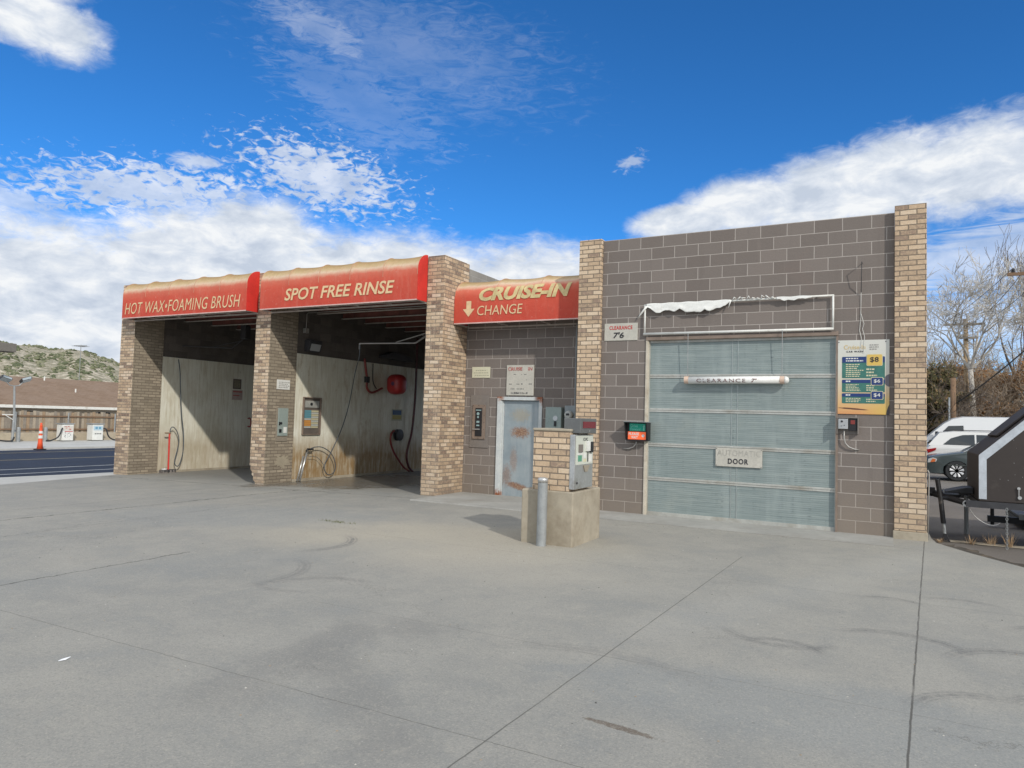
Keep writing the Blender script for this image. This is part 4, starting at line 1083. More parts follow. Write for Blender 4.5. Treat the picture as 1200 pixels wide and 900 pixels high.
# price board
t = thing('price_board', (3.94, -0.01, 1.81), 'large price board with green panels and $8 tag beside the overhead door', 'sign')
BX0, BX1, BZ0, BZ1 = 3.60, 4.305, 1.815, 2.95
m, N, b = nmat('printed_board', 0.4)
p = N.pos(); x, y, z = N.sep(p)[:3]
h = N.mr(z, BZ0, BZ1)
c = N.ramp(h, [(0.0, (0.64, 0.30, 0.12)), (0.10, (0.66, 0.40, 0.17)), (0.26, (0.62, 0.45, 0.26)), (0.45, (0.60, 0.54, 0.42)), (0.62, (0.60, 0.59, 0.52)), (1.0, (0.62, 0.62, 0.57))])
ye = N.m('MULTIPLY', N.mr(x, 3.9, 4.3), N.mr(h, 0.28, 0.05)); c = N.mix(N.m('MULTIPLY', ye, 0.8), c, (0.64, 0.47, 0.10))
gr_ = N.blob(N.comb(x, z), 4.33, 2.33, 0.10, 0.10, 0, 0.05); c = N.mix(gr_, c, (0.14, 0.13, 0.15))
b1 = N.blob(N.comb(x, z), 3.82, 1.895, 0.20, 0.012, -4, 0.4, N.noise(p, 9, 3), 0.5); c = N.mix(b1, c, (0.12, 0.05, 0.03))
b2 = N.blob(N.comb(x, z), 4.34, 1.90, 0.06, 0.15, -20, 0.1); c = N.mix(b2, c, (0.05, 0.045, 0.05))
N.l.new(c, b.inputs['Base Color'])
mb = MB(); mb.box(BX0, BX1, -0.016, -0.002, BZ0, BZ1); mb.build('board', m, t, bevel=0.002)
W_, H_ = BX1 - BX0, BZ1 - BZ0
def bp(u, v): return (BX0 + W_ * u, BZ0 + H_ * v)     # u from left, v from bottom
M_TEAL = worn('teal_print', (0.045, 0.165, 0.135), 0.4, var=0.25, scale=5); M_NAVY = mat('navy_print', (0.015, 0.04, 0.16), 0.4); M_CREAMP = mat('cream_print', (0.60, 0.56, 0.38), 0.5)
M_YEL = mat('yellow_print', (0.66, 0.45, 0.11), 0.4)
def patch(name, u0, u1, v0, v1, m_, par, y=-0.0165, r=0.012, th=0.002):
    (xa, za), (xb, zb) = bp(u0, v0), bp(u1, v1)
    pts = []
    for cx, cz, a0 in ((xb - r, zb - r, 0), (xa + r, zb - r, 90), (xa + r, za + r, 180), (xb - r, za + r, 270)):
        for k in range(4): a = R(a0 + k * 30); pts.append((cx + r * math.cos(a), cz + r * math.sin(a)))
    mb = MB(); mb.prism(pts, y - th, y, 'y'); return mb.build(name, m_, par)
def lines(par, u0, u1, v0, v1, n, m_, seed, y):
    rng = random.Random(seed); mb = MB(); hgt = (v1 - v0) / n
    for k in range(n):
        vv = v1 - hgt * (k + 0.5); u = u0; ue = u0 + (u1 - u0) * rng.uniform(.6, 1.0)
        while u < ue:
            wv = rng.uniform(.02, .06)
            (xa, za), (xb, zb) = bp(u, vv - hgt * .24), bp(min(ue, u + wv), vv + hgt * .24)
            mb.quad((xa, y, za), (xb, y, za), (xb, y, zb), (xa, y, zb)); u += wv + 0.012
    mb.build('small_print', m_, par)
for (v0, v1, hv, nm, pr, tagc, n1, n2, pv) in ((0.485, 0.775, 0.695, 'top', '$8', M_YEL, 7, 3, (0.655, 0.80)), (0.295, 0.465, 0.42, 'mid', '$6', M_NAVY, 5, 3, (0.395, 0.49)), (0.145, 0.28, 0.235, 'low', '$4', M_NAVY, 3, 2, (0.205, 0.305))):
    gp = patch('price_panel', 0.085, 0.915, v0, v1, M_TEAL, t)
    patch('panel_heading', 0.087, 0.913, hv, v1 - 0.002, M_NAVY, gp, -0.0188, 0.008)
    lines(gp, 0.16, 0.52 if nm == 'top' else 0.48, v0 + .012, hv - .012, n1, M_CREAMP, ord(nm[0]) % 7 + n1, -0.0195)
    lines(gp, 0.56, 0.80, v0 + .015, hv - (.07 if nm == 'top' else .02), n2, M_CREAMP, 5 + n2, -0.0195)
    if nm == 'top': lines(gp, 0.16, 0.52, hv + .008, v1 - .008, 2, M_WHITE, 3, -0.0215)
    else: lines(gp, 0.16, 0.30, hv + .004, v1 - .004, 1, M_WHITE, 3, -0.0215)
    uu = (0.575, 0.86) if nm == 'top' else (0.66, 0.875)
    pt = patch('price_tag', uu[0] - .012, uu[1] + .012, pv[0] - .007, pv[1] + .007, M_CREAMP, t, -0.0215, 0.018)
    patch('tag_face', uu[0], uu[1], pv[0], pv[1], tagc, pt, -0.0240, 0.016)
    mb = MB(); (xa, za), (xb, zb) = bp(uu[0] + (uu[1] - uu[0]) * .2, pv[0] + (pv[1] - pv[0]) * .25), bp(uu[1] - (uu[1] - uu[0]) * .22, pv[1] - (pv[1] - pv[0]) * .22)
    text_wall(mb, pr, xa, xb, za, zb, -0.0275, bold=0.012, spacing=1.05); mb.build('lettering', M_INK if nm == 'top' else M_WHITE, pt)
mb = MB(); (xa, za), (xb, zb) = bp(0.12, 0.875), bp(0.54, 0.935); text_wall(mb, 'Cruise-In', xa, xb, za, zb, -0.0165, bold=0.01); mb.build('lettering', mat('pale_yellow_ink', (0.62, 0.47, 0.22), 0.5), t)
mb = MB(); (xa, za), (xb, zb) = bp(0.17, 0.832), bp(0.50, 0.856); text_wall(mb, 'CAR WASH', xa, xb, za, zb, -0.0165, bold=0.04, spacing=1.4); mb.build('lettering', M_INK, t)
lines(t, 0.62, 0.84, 0.86, 0.945, 3, M_INKFADE, 9, -0.0195)
mb = MB()
for (u, v) in ((0.02, 0.975), (0.93, 0.975)): (xa, za) = bp(u, v); mb.lathe([(0.008, -0.004), (0.008, 0)], (xa, -0.0165, za), 8, 'y')
mb.build('screw', M_DARKMETAL, t)
# control box under it
t = thing('outlet_box', (3.74, -0.05, 1.56), 'open grey utility box with looped conduit directly below the price board', 'utility box')
mb = MB(); mb.box(3.59, 3.895, -0.012, -0.001, 1.51, 1.765); mb.box(3.59, 3.605, -0.09, -0.012, 1.51, 1.765); mb.box(3.88, 3.895, -0.09, -0.012, 1.51, 1.765); mb.box(3.605, 3.88, -0.09, -0.012, 1.75, 1.765)
mb.build('box_shell', M_TAUPE, t, bevel=0.002)
mb = MB(); mb.box(3.615, 3.75, -0.10, -0.013, 1.585, 1.74); mb.build('white_module', M_STEEL, t, bevel=0.004)
mb = MB(); mb.box(3.755, 3.87, -0.07, -0.013, 1.56, 1.745); mb.build('black_module', M_BLACK, t, bevel=0.003)
mb = MB(); mb.box(3.785, 3.845, -0.078, -0.0705, 1.66, 1.72); mb.build('red_label', M_REDHOSE, t)
mb = MB(); mb.lathe([(0.016, -0.012), (0.016, 0)], (3.665, -0.101, 1.70), 12, 'y'); mb.lathe([(0.006, -0.01), (0.006, 0)], (3.66, -0.101, 1.63), 8, 'y'); mb.lathe([(0.006, -0.01), (0.006, 0)], (3.70, -0.101, 1.64), 8, 'y'); mb.build('switch_knob', M_BLACK, t)
mb = MB(); mb.tube([(3.695, -0.055, 1.585), (3.695, -0.055, 1.45), (3.71, -0.05, 1.37), (3.76, -0.04, 1.31), (3.84, -0.03, 1.28), (3.90, -0.005, 1.272)], 0.011, 8); mb.build('conduit', M_CONDUIT, t, smooth=True)
# hook with loose wires
t = thing('wall_hook', (3.93, -0.05, 4.1), 'thin rod and loose wires hanging from a nail high on the block wall', 'wire')
mb = MB(); mb.tube([(3.93, 0.0, 4.135), (3.93, -0.16, 4.125)], 0.007, 6); mb.tube([(3.93, -0.15, 4.13), (3.925, -0.12, 3.9), (3.92, -0.03, 3.68)], 0.006, 6); mb.build('rod', M_DARKMETAL, t)
mb = MB(); mb.tube([(3.92, -0.02, 3.68), (3.915, -0.01, 3.3), (3.90, -0.012, 3.1), (3.93, -0.02, 2.96), (3.92, -0.03, 2.8)], 0.0035, 5); mb.tube([(3.92, -0.02, 3.35), (3.96, -0.02, 3.2), (3.94, -0.015, 3.12), (3.97, -0.02, 3.0), (3.96, -0.028, 2.75)], 0.0035, 5); mb.build('loose_wire', M_WHITE, t)

# ================================================================== recess wall things (y = 0.87)
RY = 0.868
t = thing('faded_notice_board', (-2.37, RY, 2.08), 'tall faded notice board with red heading standing on top of steel door frame', 'sign')
mb = MB(); mb.box(-2.685, -2.06, RY - 0.025, RY - 0.002, 2.075, 2.70); mb.build('sign_board', M_SIGN, t, bevel=0.003)
mb = MB(); text_wall(mb, 'CRUISE', -2.655, -2.32, 2.585, 2.655, RY - 0.026, bold=0.03, shear=0.1); text_wall(mb, 'IN', -2.19, -2.09, 2.585, 2.655, RY - 0.026, bold=0.03, shear=0.1); mb.build('lettering', worn('worn_red_ink', (0.42, 0.06, 0.05), 0.8, var=0.3, scale=20, dirt=(0.5, 0.4, 0.35), dirt_amt=0.5), t)
rng = random.Random(21)
mb = MB()
for (z, h_, x_a, x_b, d) in ((2.50, .018, -2.52, -2.2, .5), (2.39, .012, -2.3, -2.22, .3), (2.30, .022, -2.62, -2.12, .45), (2.20, .022, -2.58, -2.28, .8), (2.105, .04, -2.57, -2.2, .85)):
    x = x_a
    while x < x_b:
        if rng.random() < d: mb.box(x, x + rng.uniform(.012, .028), RY - 0.0275, RY - 0.0255, z, z + h_ * rng.uniform(.6, 1))
        x += 0.035
mb.build('worn_print', M_INKFADE if False else mat('dark_worn_ink', (0.10, 0.10, 0.10), 0.8), t)
t = thing('cream_wall_sign', (-3.31, RY, 2.44), 'small cream wall sign with worn print above the change machine', 'sign')
mb = MB(); mb.box(-3.53, -3.09, RY - 0.012, RY - 0.002, 2.44, 2.67); mb.build('sign_board', M_SIGN_CREAM, t, bevel=0.002)
mb = MB()
for z, x_a, x_b in ((2.585, -3.44, -3.2), (2.535, -3.49, -3.15), (2.48, -3.46, -3.14)):
    x = x_a
    while x < x_b: 
        w_ = rng.uniform(.02, .05); mb.box(x, x + w_, RY - 0.0145, RY - 0.0125, z, z + .02); x += w_ + .015
mb.build('worn_print', mat('faint_olive_ink', (0.38, 0.37, 0.27), 0.8), t)
t = thing('change_machine', (-3.32, RY, 0.97), 'tall narrow change machine with black front set in a taupe wall plate', 'change machine')
mb = MB(); mb.box(-3.545, -3.09, RY - 0.014, RY - 0.002, 0.97, 2.07); mb.build('wall_plate', M_TAUPE, t, bevel=0.002)
mb = MB(); mb.box(-3.475, -3.165, RY - 0.04, RY - 0.0145, 1.15, 1.87); mb.build('machine_frame', M_BROWNFRAME, t, bevel=0.004)
mb = MB(); mb.box(-3.395, -3.235, RY - 0.052, RY - 0.0405, 1.21, 1.80); fp_ = mb.build('machine_front', M_BLACK, t, bevel=0.003)
mb = MB(); mb.box(-3.38, -3.25, RY - 0.055, RY - 0.053, 1.745, 1.765); mb.lathe([(0.035, -0.003), (0.035, 0)], (-3.325, RY - 0.053, 1.68), 6, 'y'); mb.lathe([(0.024, -0.003), (0.024, 0)], (-3.325, RY - 0.053, 1.61), 6, 'y'); mb.box(-3.36, -3.29, RY - 0.056, RY - 0.053, 1.49, 1.53); mb.box(-3.36, -3.29, RY - 0.056, RY - 0.053, 1.42, 1.45); mb.build('front_marking', mat('pale_teal_mark', (0.28, 0.40, 0.40), 0.5), fp_)
mb = MB(); mb.box(-3.44, -3.27, RY - 0.075, RY - 0.053, 1.345, 1.365); mb.build('coin_tray', M_STEEL, fp_, bevel=0.002)
mb = MB()
for x in (-3.455, -3.32, -3.185):
    for z in (1.17, 1.85): mb.lathe([(0.007, -0.004), (0.007, 0)], (x, RY - 0.041, z), 8, 'y')
for z in (1.35, 1.5, 1.65):
    for x in (-3.455, -3.185): mb.lathe([(0.007, -0.004), (0.007, 0)], (x, RY - 0.041, z), 8, 'y')
mb.build('rivet', M_DARKMETAL, t)
M_GREEN_GREY = worn('green_grey_enamel', (0.27, 0.33, 0.31), 0.45, 0.05, var=0.08, scale=4)
t = thing('electrical_panel', (-1.545, RY, 1.25), 'green grey electrical panel with latch on wall right of steel door', 'electrical panel')
mb = MB(); mb.box(-1.72, -1.375, RY - 0.15, RY - 0.002, 1.22, 1.85); mb.build('panel_case', M_GREEN_GREY, t, bevel=0.012)
mb = MB(); mb.lathe([(0.05, -0.006), (0.05, 0)], (-1.50, RY - 0.151, 1.63), 16, 'y'); mb.build('dial_plate', M_STEEL, t)
mb = MB(); mb.box(-1.52, -1.48, RY - 0.175, RY - 0.151, 1.47, 1.57); mb.build('latch', M_BLACK, t, bevel=0.003)
t = thing('electric_meter', (-1.2, RY, 1.3), 'round glass electric meter on grey box between the panel and brick pier', 'electric meter')
mb = MB(); mb.box(-1.325, -1.09, RY - 0.11, RY - 0.002, 1.28, 1.885); mb.build('meter_case', M_GREY, t, bevel=0.01)
mb = MB(); mb.lathe([(0.085, 0.0), (0.085, -0.05), (0.078, -0.085), (0.05, -0.098)][::-1], (-1.215, RY - 0.111, 1.70), 20, 'y'); mb.build('meter_glass', mat('meter_dome', (0.42, 0.44, 0.42), 0.12), t, smooth=True)
mb = MB(); mb.box(-1.25, -1.18, RY - 0.215, RY - 0.2095, 1.69, 1.73); mb.build('meter_display', M_BLACK, t)
mb = MB(); mb.tube([(-1.13, RY - 0.05, 1.885), (-1.13, RY - 0.05, 3.52)], 0.016, 8); mb.build('conduit', M_GREY, t)

# ================================================================== pay station island
o = MB(); o.box(0.055, 0.785, -3.72, -2.755, -0.05, 0.69)
o = o.build('concrete_plinth', M_CONC_OLD, bevel=0.02, seg=3); tag(o, 'stained concrete block carrying the brick pay station pillar', 'plinth')
ps = thing('pay_station', (0.46, -3.4, 0.69), 'brick pay station pillar with steel keypad front and red display', 'pay station')
mb = MB(); mb.box(0.195, 0.715, -3.69, -3.06, 0.691, 1.45); mb.build('brick_pillar', M_BRICK_CLEAN, ps, bevel=0.006)
mb = MB(); mb.box(0.185, 0.725, -3.70, -3.05, 1.451, 1.485); mb.build('pillar_cap', M_CONC_OLD, ps, bevel=0.01)
mb = MB(); mb.box(0.716, 0.785, -3.70, -3.07, 0.72, 1.415); tm = mb.build('terminal', M_STEEL, ps, bevel=0.006)
TX = 0.7865
def tpl(name, y0, y1, z0, z1, m_, th=0.008, par=tm):
    mb = MB(); mb.box(TX, TX + th, y0, y1, z0, z1); return mb.build(name, m_, par, bevel=0.002)
tpl('instruction_sheet', -3.68, -3.09, 1.03, 1.40, mat('cream_paper', (0.55, 0.57, 0.50), 0.5), 0.002)
tpl('card_reader', -3.35, -3.24, 1.20, 1.33, M_WHITE, 0.03)
tpl('keypad', -3.22, -3.13, 1.18, 1.32, M_BLACK, 0.03)
tpl('bill_slot', -3.59, -3.47, 1.19, 1.29, M_TAUPE, 0.02)
tpl('green_label', -3.60, -3.47, 1.07, 1.15, mat('green_label', (0.10, 0.30, 0.20), 0.5), 0.004)
tpl('yellow_label', -3.42, -3.32, 1.06, 1.10, M_CREAMP, 0.004)
tpl('white_label', -3.62, -3.44, 1.155, 1.185, M_WHITE, 0.005); tpl('white_label', -3.24, -3.13, 1.05, 1.16, M_WHITE, 0.005); tpl('white_label', -3.41, -3.33, 1.11, 1.18, M_WHITE, 0.005)
tpl('coin_slot', -3.28, -3.265, 1.06, 1.19, M_BLACK, 0.012)
mb = MB(); mb.prism([(-3.42, 1.015), (-3.20, 1.015), (-3.28, 0.93), (-3.36, 0.93)], TX, TX + 0.01, 'x'); mb.build('shield_sticker', mat('brown_sticker', (0.30, 0.26, 0.20), 0.6), tm)
mb = MB(); text_side(mb, 'CUC', -3.44, -3.27, 1.335, 1.375, TX + 0.003, bold=0.02); mb.build('lettering', M_INK, tm)
mb = MB(); mb.tube([(TX, -3.62, 0.80), (TX + 0.012, -3.62, 0.80)], 0.014, 10); mb.build('lock', M_DARKMETAL, tm)
mb = MB(); mb.box(0.60, 0.83, -3.64, -3.08, 1.432, 1.625); dp = mb.build('display_box', worn('dark_grey_steel', (0.13, 0.135, 0.135), 0.5, 0.1, var=0.1), ps, bevel=0.008)
mb = MB(); mb.box(0.831, 0.835, -3.56, -3.12, 1.50, 1.585); mb.build('red_screen', mat('dark_red_screen', (0.16, 0.012, 0.02), 0.25), dp)
mb = MB(); mb.box(0.831, 0.834, -3.34, -3.32, 1.445, 1.475); mb.build('lamp', M_STEEL, dp)
BP = [(0.407, -3.826, 0.000)][0]
o = thing('bollard', (BP[0], BP[1] , 0), 'dented galvanised steel bollard in front of the concrete plinth', 'bollard')
mb = MB(); mb.tube([(BP[0], BP[1], -0.05), (BP[0] + .004, BP[1], 0.83)], 0.063, 20); mb.build('post', M_GALV, o, smooth=False)
mb = MB(); mb.lathe([(0.067, -0.035), (0.069, 0.0), (0.06, 0.022), (0.03, 0.03)], (BP[0] + .004, BP[1], 0.835), 20); mb.build('cap', M_STEEL, o, smooth=True)

# ================================================================== wash bay 2 equipment (wall x = -8.55)
X2 = -8.545
def PX(lst, dx=0.0): return [(a[0] + dx, a[1], a[2]) for a in lst]
mb = MB()
t = thing('wash_menu_board', (X2, 1.38, 1.06), 'framed wash selector board with blue and orange strips on white bay wall', 'menu board')
mb.box(X2, X2 + 0.012, 1.08, 1.68, 1.06, 1.98); mb.build('board_back', worn('brown_board', (0.12, 0.10, 0.085), 0.6, var=0.2), t)
mb = MB(); mb.box(X2 + .012, X2 + 0.05, 1.065, 1.09, 1.05, 1.99); mb.box(X2 + .012, X2 + 0.05, 1.67, 1.695, 1.05, 1.99); mb.box(X2 + .012, X2 + 0.05, 1.09, 1.67, 1.965, 1.99); mb.box(X2 + .012, X2 + .05, 1.09, 1.67, 1.05, 1.07); mb.build('board_frame', M_BROWNFRAME, t)
rng = random.Random(4)
cols = [mat('strip_blue', (0.12, 0.30, 0.36), .5), mat('strip_orange', (0.60, 0.28, 0.07), .5), mat('strip_white', (0.45, 0.46, 0.42), .5), mat('strip_cream', (0.50, 0.46, 0.30), .5)]
mb = MB(); mb.box(X2 + .013, X2 + 0.03, 1.14, 1.63, 1.73, 1.90); mb.build('control_plate', worn('grey_plate', (0.33, 0.33, 0.30), 0.5), t)
mb = MB(); mb.lathe([(0.035, 0), (0.03, 0.03)], (X2 + 0.031, 1.34, 1.82), 10, 'x'); mb.build('selector_knob', M_BLACK, t)
for k in range(9):
    z = 1.66 - k * 0.05
    for (ya, yb2, ci) in ((1.14, 1.36, 0 if k < 4 else (1 if 5 <= k <= 7 else 2)), (1.375, 1.62, 2 if k % 2 else 3)):
        mb = MB(); mb.box(X2 + .013, X2 + 0.022, ya, yb2, z - 0.04, z); mb.build('label_strip', cols[ci], t)
t = thing('coin_box', (-8.55, 0.42, 1.02), 'pale steel coin box recessed in the side of the middle brick pier', 'coin box')
mb = MB(); mb.box(-8.552, -8.53, 0.24, 0.60, 0.90, 1.72); mb.build('surround', worn('tan_steel', (0.27, 0.23, 0.18), .5, var=.1), t)
mb = MB(); mb.box(-8.529, -8.505, 0.27, 0.575, 1.03, 1.69); f_ = mb.build('coin_box_door', worn('pale_green_grey_steel', (0.34, 0.40, 0.37), .4, 0.2, var=.1), t, bevel=0.004)
mb = MB(); mb.box(-8.504, -8.495, 0.29, 0.33, 1.28, 1.36); mb.build('coin_slot', M_BLACK, f_)
mb = MB(); mb.lathe([(0.03, 0), (0.03, 0.01)], (-8.504, 0.36, 1.33), 12, 'x'); mb.build('lock', M_BLACK, f_)
mb = MB(); mb.box(-8.504, -8.49, 0.30, 0.37, 1.11, 1.19); mb.build('coin_return', M_BLACK, f_)
mb = MB(); mb.box(-8.504, -8.498, 0.44, 0.54, 1.10, 1.24); mb.build('label', M_WHITE, f_)
t = thing('pier_notice', (-8.55, 0.42, 2.16), 'small white notice with grey print on side of the middle brick pier', 'sign')
mb = MB(); mb.box(-8.55, -8.54, 0.21, 0.62, 2.14, 2.37); mb.build('sign_board', M_WHITE, t)
mb = MB()
for z in (2.31, 2.27, 2.23, 2.19):
    y = 0.27
    while y < 0.56: w_ = rng.uniform(.02, .06); mb.box(-8.5395, -8.538, y, y + w_, z - .012, z + .008); y += w_ + .018
mb.build('small_print', M_INKFADE, t)
mb = MB()
pt_ = []
for k in range(26):
    a = 2 * PI * k / 26; rr_ = 1 + 0.28 * math.sin(k * 2.3) + 0.15 * math.sin(k * 5.1)
    pt_.append((0.48 + 0.20 * rr_ * math.copysign(abs(math.cos(a)) ** .6, math.cos(a)), 0.42 + 0.13 * rr_ * math.copysign(abs(math.sin(a)) ** .7, math.sin(a))))
mb.prism(pt_, -8.55, -8.545, 'x')
o = mb.build('plaster_patch', worn('buff_plaster', (0.33, 0.285, 0.21), 0.9, var=0.1), bld)
o['label'] = 'buff plaster patch low on the side of the brick pier'
# bay light and junction box
t = thing('bay_light', (X2, 1.3, 3.2), 'grey box floodlight mounted high on the dark wall of the right open bay', 'light fixture')
mb = MB(); mb.prism([(X2 - .03, 3.42), (X2 + 0.16, 3.42), (X2 + 0.16, 3.33), (X2 + 0.10, 3.13), (X2 - .03, 3.13)], 1.08, 1.52, 'y'); mb.build('housing', M_DARKMETAL, t, bevel=0.01)
mb = MB(); mb.quad((X2 + .164, 1.13, 3.32), (X2 + .108, 1.13, 3.15), (X2 + .108, 1.47, 3.15), (X2 + .164, 1.47, 3.32)); mb.build('lens', mat('dusty_lens', (0.35, 0.36, 0.36), 0.3), t)
t = thing('junction_box', (X2, 1.05, 3.55), 'small pale junction box with conduit above the bay floodlight', 'junction box')
mb = MB(); mb.box(X2 - .035, X2 + 0.05, 1.02, 1.14, 3.58, 3.70); mb.build('box_case', M_CONDUIT, t, bevel=0.004)
mb = MB(); mb.tube([(X2 + .01, 1.08, 3.70), (X2 + .01, 1.08, 4.05), (X2 + .03, 1.1, 4.09), (X2 + 0.2, 1.1, 4.09), (X2 + 4.1, 1.1, 4.09)], 0.012, 6); mb.build('conduit', M_CONDUIT, t)

# boom, hose and gun
bm2 = thing('overhead_boom', (-6.4, 4.6, 3.4), 'steel swing boom under the ceiling of the right open bay carrying grey hose', 'boom')
E1 = [(-6.947, 1.246, 3.300)][0]  # boom and hose points, like similar baked coordinates elsewhere, come from image pixels
E2 = [(-5.483, 1.487, 3.300)][0]
E3 = (E2[0] + 0.35, E2[1] + 0.25, 3.62)
mb = MB(); mb.tube([E1, E2], 0.017, 8); mb.tube([(E2[0] - .35 * (E2[0] - E1[0]), E2[1] - .35 * (E2[1] - E1[1]), 3.32), (E2[0] + .2, E2[1] + .15, 3.55)], 0.015, 6); mb.tube([E2, E3], 0.022, 8); mb.build('boom_arm', M_CONDUIT, bm2)
mb = MB(); mb.box(E3[0] - .09, E3[0] + .09, E3[1] - .09, E3[1] + .09, 3.55, 4.11); mb.build('boom_pivot', M_GALV, bm2, bevel=0.01)
mb = MB(); mb.tube([E1, (E1[0], E1[1], 3.16)], 0.022, 8); mb.build('boom_elbow', M_CONDUIT, bm2)
low = [(-8.420, 2.384, 1.183), (-8.420, 2.023, 0.596), (-8.420, 1.798, 0.264), (-8.420, 1.879, 0.067), (-8.420, 2.036, 0.020), (-8.420, 2.200, 0.124), (-8.420, 2.187, 0.345), (-8.420, 2.024, 0.572), (-8.420, 1.716, 0.725), (-8.420, 1.430, 0.741), (-8.420, 1.210, 0.675)]
midp = [(-8.200, 2.388, 1.836)]
mm2 = [(-7.600, 1.882, 2.645)]
hp = [E1, (E1[0], E1[1], 3.0)] + mm2 + midp + low
def smooth_path(pts, n=6):
    P_ = [Vector(p) for p in pts]; out = []
    for i in range(len(P_) - 1):
        p0 = P_[max(0, i - 1)]; p1 = P_[i]; p2 = P_[i + 1]; p3 = P_[min(len(P_) - 1, i + 2)]
        for k in range(n):
            t_ = k / n
            out.append(0.5 * ((2 * p1) + (-p0 + p2) * t_ + (2 * p0 - 5 * p1 + 4 * p2 - p3) * t_ ** 2 + (-p0 + 3 * p1 - 3 * p2 + p3) * t_ ** 3))
    out.append(P_[-1]); return out
h_ = MB(); h_.tube(smooth_path(hp), 0.012, 8)
o = h_.build('pressure_hose', M_HOSEGREY, smooth=True); tag(o, 'thin grey pressure hose looping from boom down to the spray gun holder', 'hose')
t = thing('spray_wand', low[-1], 'black spray gun and wand standing in a steel holder on the bay wall', 'spray wand')
hb = [(-8.460, 1.214, 0.641), (-8.460, 0.997, -0.036)]
hb2 = [(-8.500, 1.132, 0.524), (-8.500, 0.948, -0.035)]
mb = MB(); mb.tube([hb2[0], (hb2[1][0], hb2[1][1], -0.08)], 0.022, 10); mb.tube([hb[0], (hb[1][0], hb[1][1], -0.08)], 0.026, 10); mb.build('wand_holder', M_STEEL, t, smooth=True)
gq = [(-8.420, 1.134, 0.645), (-8.420, 1.183, 0.695), (-8.420, 1.380, 0.690)]
mb = MB(); mb.tube(gq, [0.02, 0.026, 0.02], 8); mb.tube([gq[1], (gq[1][0], gq[1][1] + .06, gq[1][2] - .08), (gq[1][0], gq[1][1] + 0.10, gq[1][2] - .02)], 0.008, 6); mb.build('spray_gun', M_BLACK, t, smooth=True)
thin = [(-8.440, 1.234, 0.514), (-8.440, 1.534, 0.485), (-8.440, 1.762, 0.313), (-8.440, 1.837, 0.213)]
mb = MB(); mb.tube(smooth_path(thin), 0.006, 6); mb.build('thin_line', M_HOSEGREY, t, smooth=True)
# red foam tank
t = thing('foam_dispenser', (X2, 4.5, 2.2), 'red rounded foam dispenser tank with red supply hose on the bay wall', 'dispenser')
mb = MB(); mb.box(X2 + .03, X2 + 0.56, 4.22, 4.72, 2.20, 2.78); mb.build('tank', M_RED, t, bevel=0.20, seg=6, smooth=True)
mb = MB(); mb.lathe([(0.06, -0.006), (0.06, 0)], (X2 + 0.34, 4.219, 2.5), 16, 'y'); mb.build('round_label', mat('dark_label', (0.12, 0.05, 0.10), 0.4), t)
rp = [(-8.400, 3.179, 3.132), (-8.400, 3.230, 2.943), (-8.400, 3.315, 2.594), (-8.400, 3.331, 2.333), (-8.400, 3.500, 2.215), (-8.400, 3.746, 2.258), (-8.400, 3.994, 2.356)]
mb = MB(); mb.tube(smooth_path(rp), 0.032, 8); mb.build('supply_hose', M_REDHOSE, t, smooth=True)
mb = MB(); mb.box(rp[2][0] - .04, rp[2][0] + .05, rp[2][1] - .07, rp[2][1] + .07, rp[2][2] - .12, rp[2][2] + .05); mb.build('valve', M_BLACK, t, bevel=0.01)
bk = [(-8.420, 3.575, 3.024), (-8.420, 3.605, 2.532), (-8.420, 3.767, 2.328)]
mb = MB(); mb.tube(smooth_path(bk), 0.014, 6); mb.build('thin_line', M_BLACK, t, smooth=True)
mb = MB(); mb.prism([(4.0, 3.22), (5.3, 3.20), (5.1, 3.34), (4.4, 3.42), (4.0, 3.30)], X2 - .02, X2 + 0.25, 'x'); mb.build('hood_bracket', M_DARKMETAL, t)
t = thing('wall_poster', (X2, 4.9, 1.45), 'small poster with blue top and yellow bottom on the bay wall', 'poster')
mb = MB(); mb.box(X2, X2 + .008, 4.66, 5.16, 1.44, 1.78); mb.build('poster_sheet', mat('poster_cream', (0.42, 0.42, 0.30), 0.5), t)
mb = MB(); mb.box(X2 + .009, X2 + .011, 4.70, 5.12, 1.61, 1.75); mb.build('blue_print', mat('poster_blue', (0.03, 0.09, 0.20), 0.5), t)
mb = MB(); mb.box(X2 + .009, X2 + .011, 4.70, 5.12, 1.48, 1.60); mb.build('yellow_print', mat('poster_yellow', (0.38, 0.33, 0.10), 0.5), t)
t = thing('hose_reel', (X2, 4.95, 0.9), 'black wall reel with loop of red hose near the floor of the bay', 'hose reel')
mb = MB(); mb.lathe([(0.05, 0), (0.17, 0.02), (0.17, 0.05), (0.10, 0.06), (0.10, 0.10), (0.17, 0.11), (0.17, 0.14), (0.05, 0.16)], (X2, 4.93, 1.02), 20, 'x'); mb.build('reel_drum', M_DARKMETAL, t, smooth=False)
mb = MB(); mb.box(X2, X2 + .12, 4.72, 4.82, 1.06, 1.16); mb.build('reel_bracket', M_BLACK, t, bevel=.01)
rr2 = [(-8.400, 4.636, 1.156), (-8.400, 4.491, 1.047), (-8.400, 4.477, 0.828), (-8.400, 4.627, 0.551), (-8.400, 4.916, 0.265), (-8.400, 5.160, 0.059), (-8.400, 5.433, -0.067)]
mb = MB(); mb.tube(smooth_path(rr2), 0.028, 8); mb.build('reel_hose', M_REDHOSE, t, smooth=True)
fh = [(-8.350, 5.542, 3.255), (-8.350, 5.543, 2.909), (-8.350, 5.535, 2.218), (-8.350, 5.492, 1.643), (-8.350, 5.411, 1.072), (-8.350, 5.262, 0.677), (-8.350, 5.205, 0.369), (-8.350, 5.327, 0.082), (-8.350, 5.558, -0.093)]
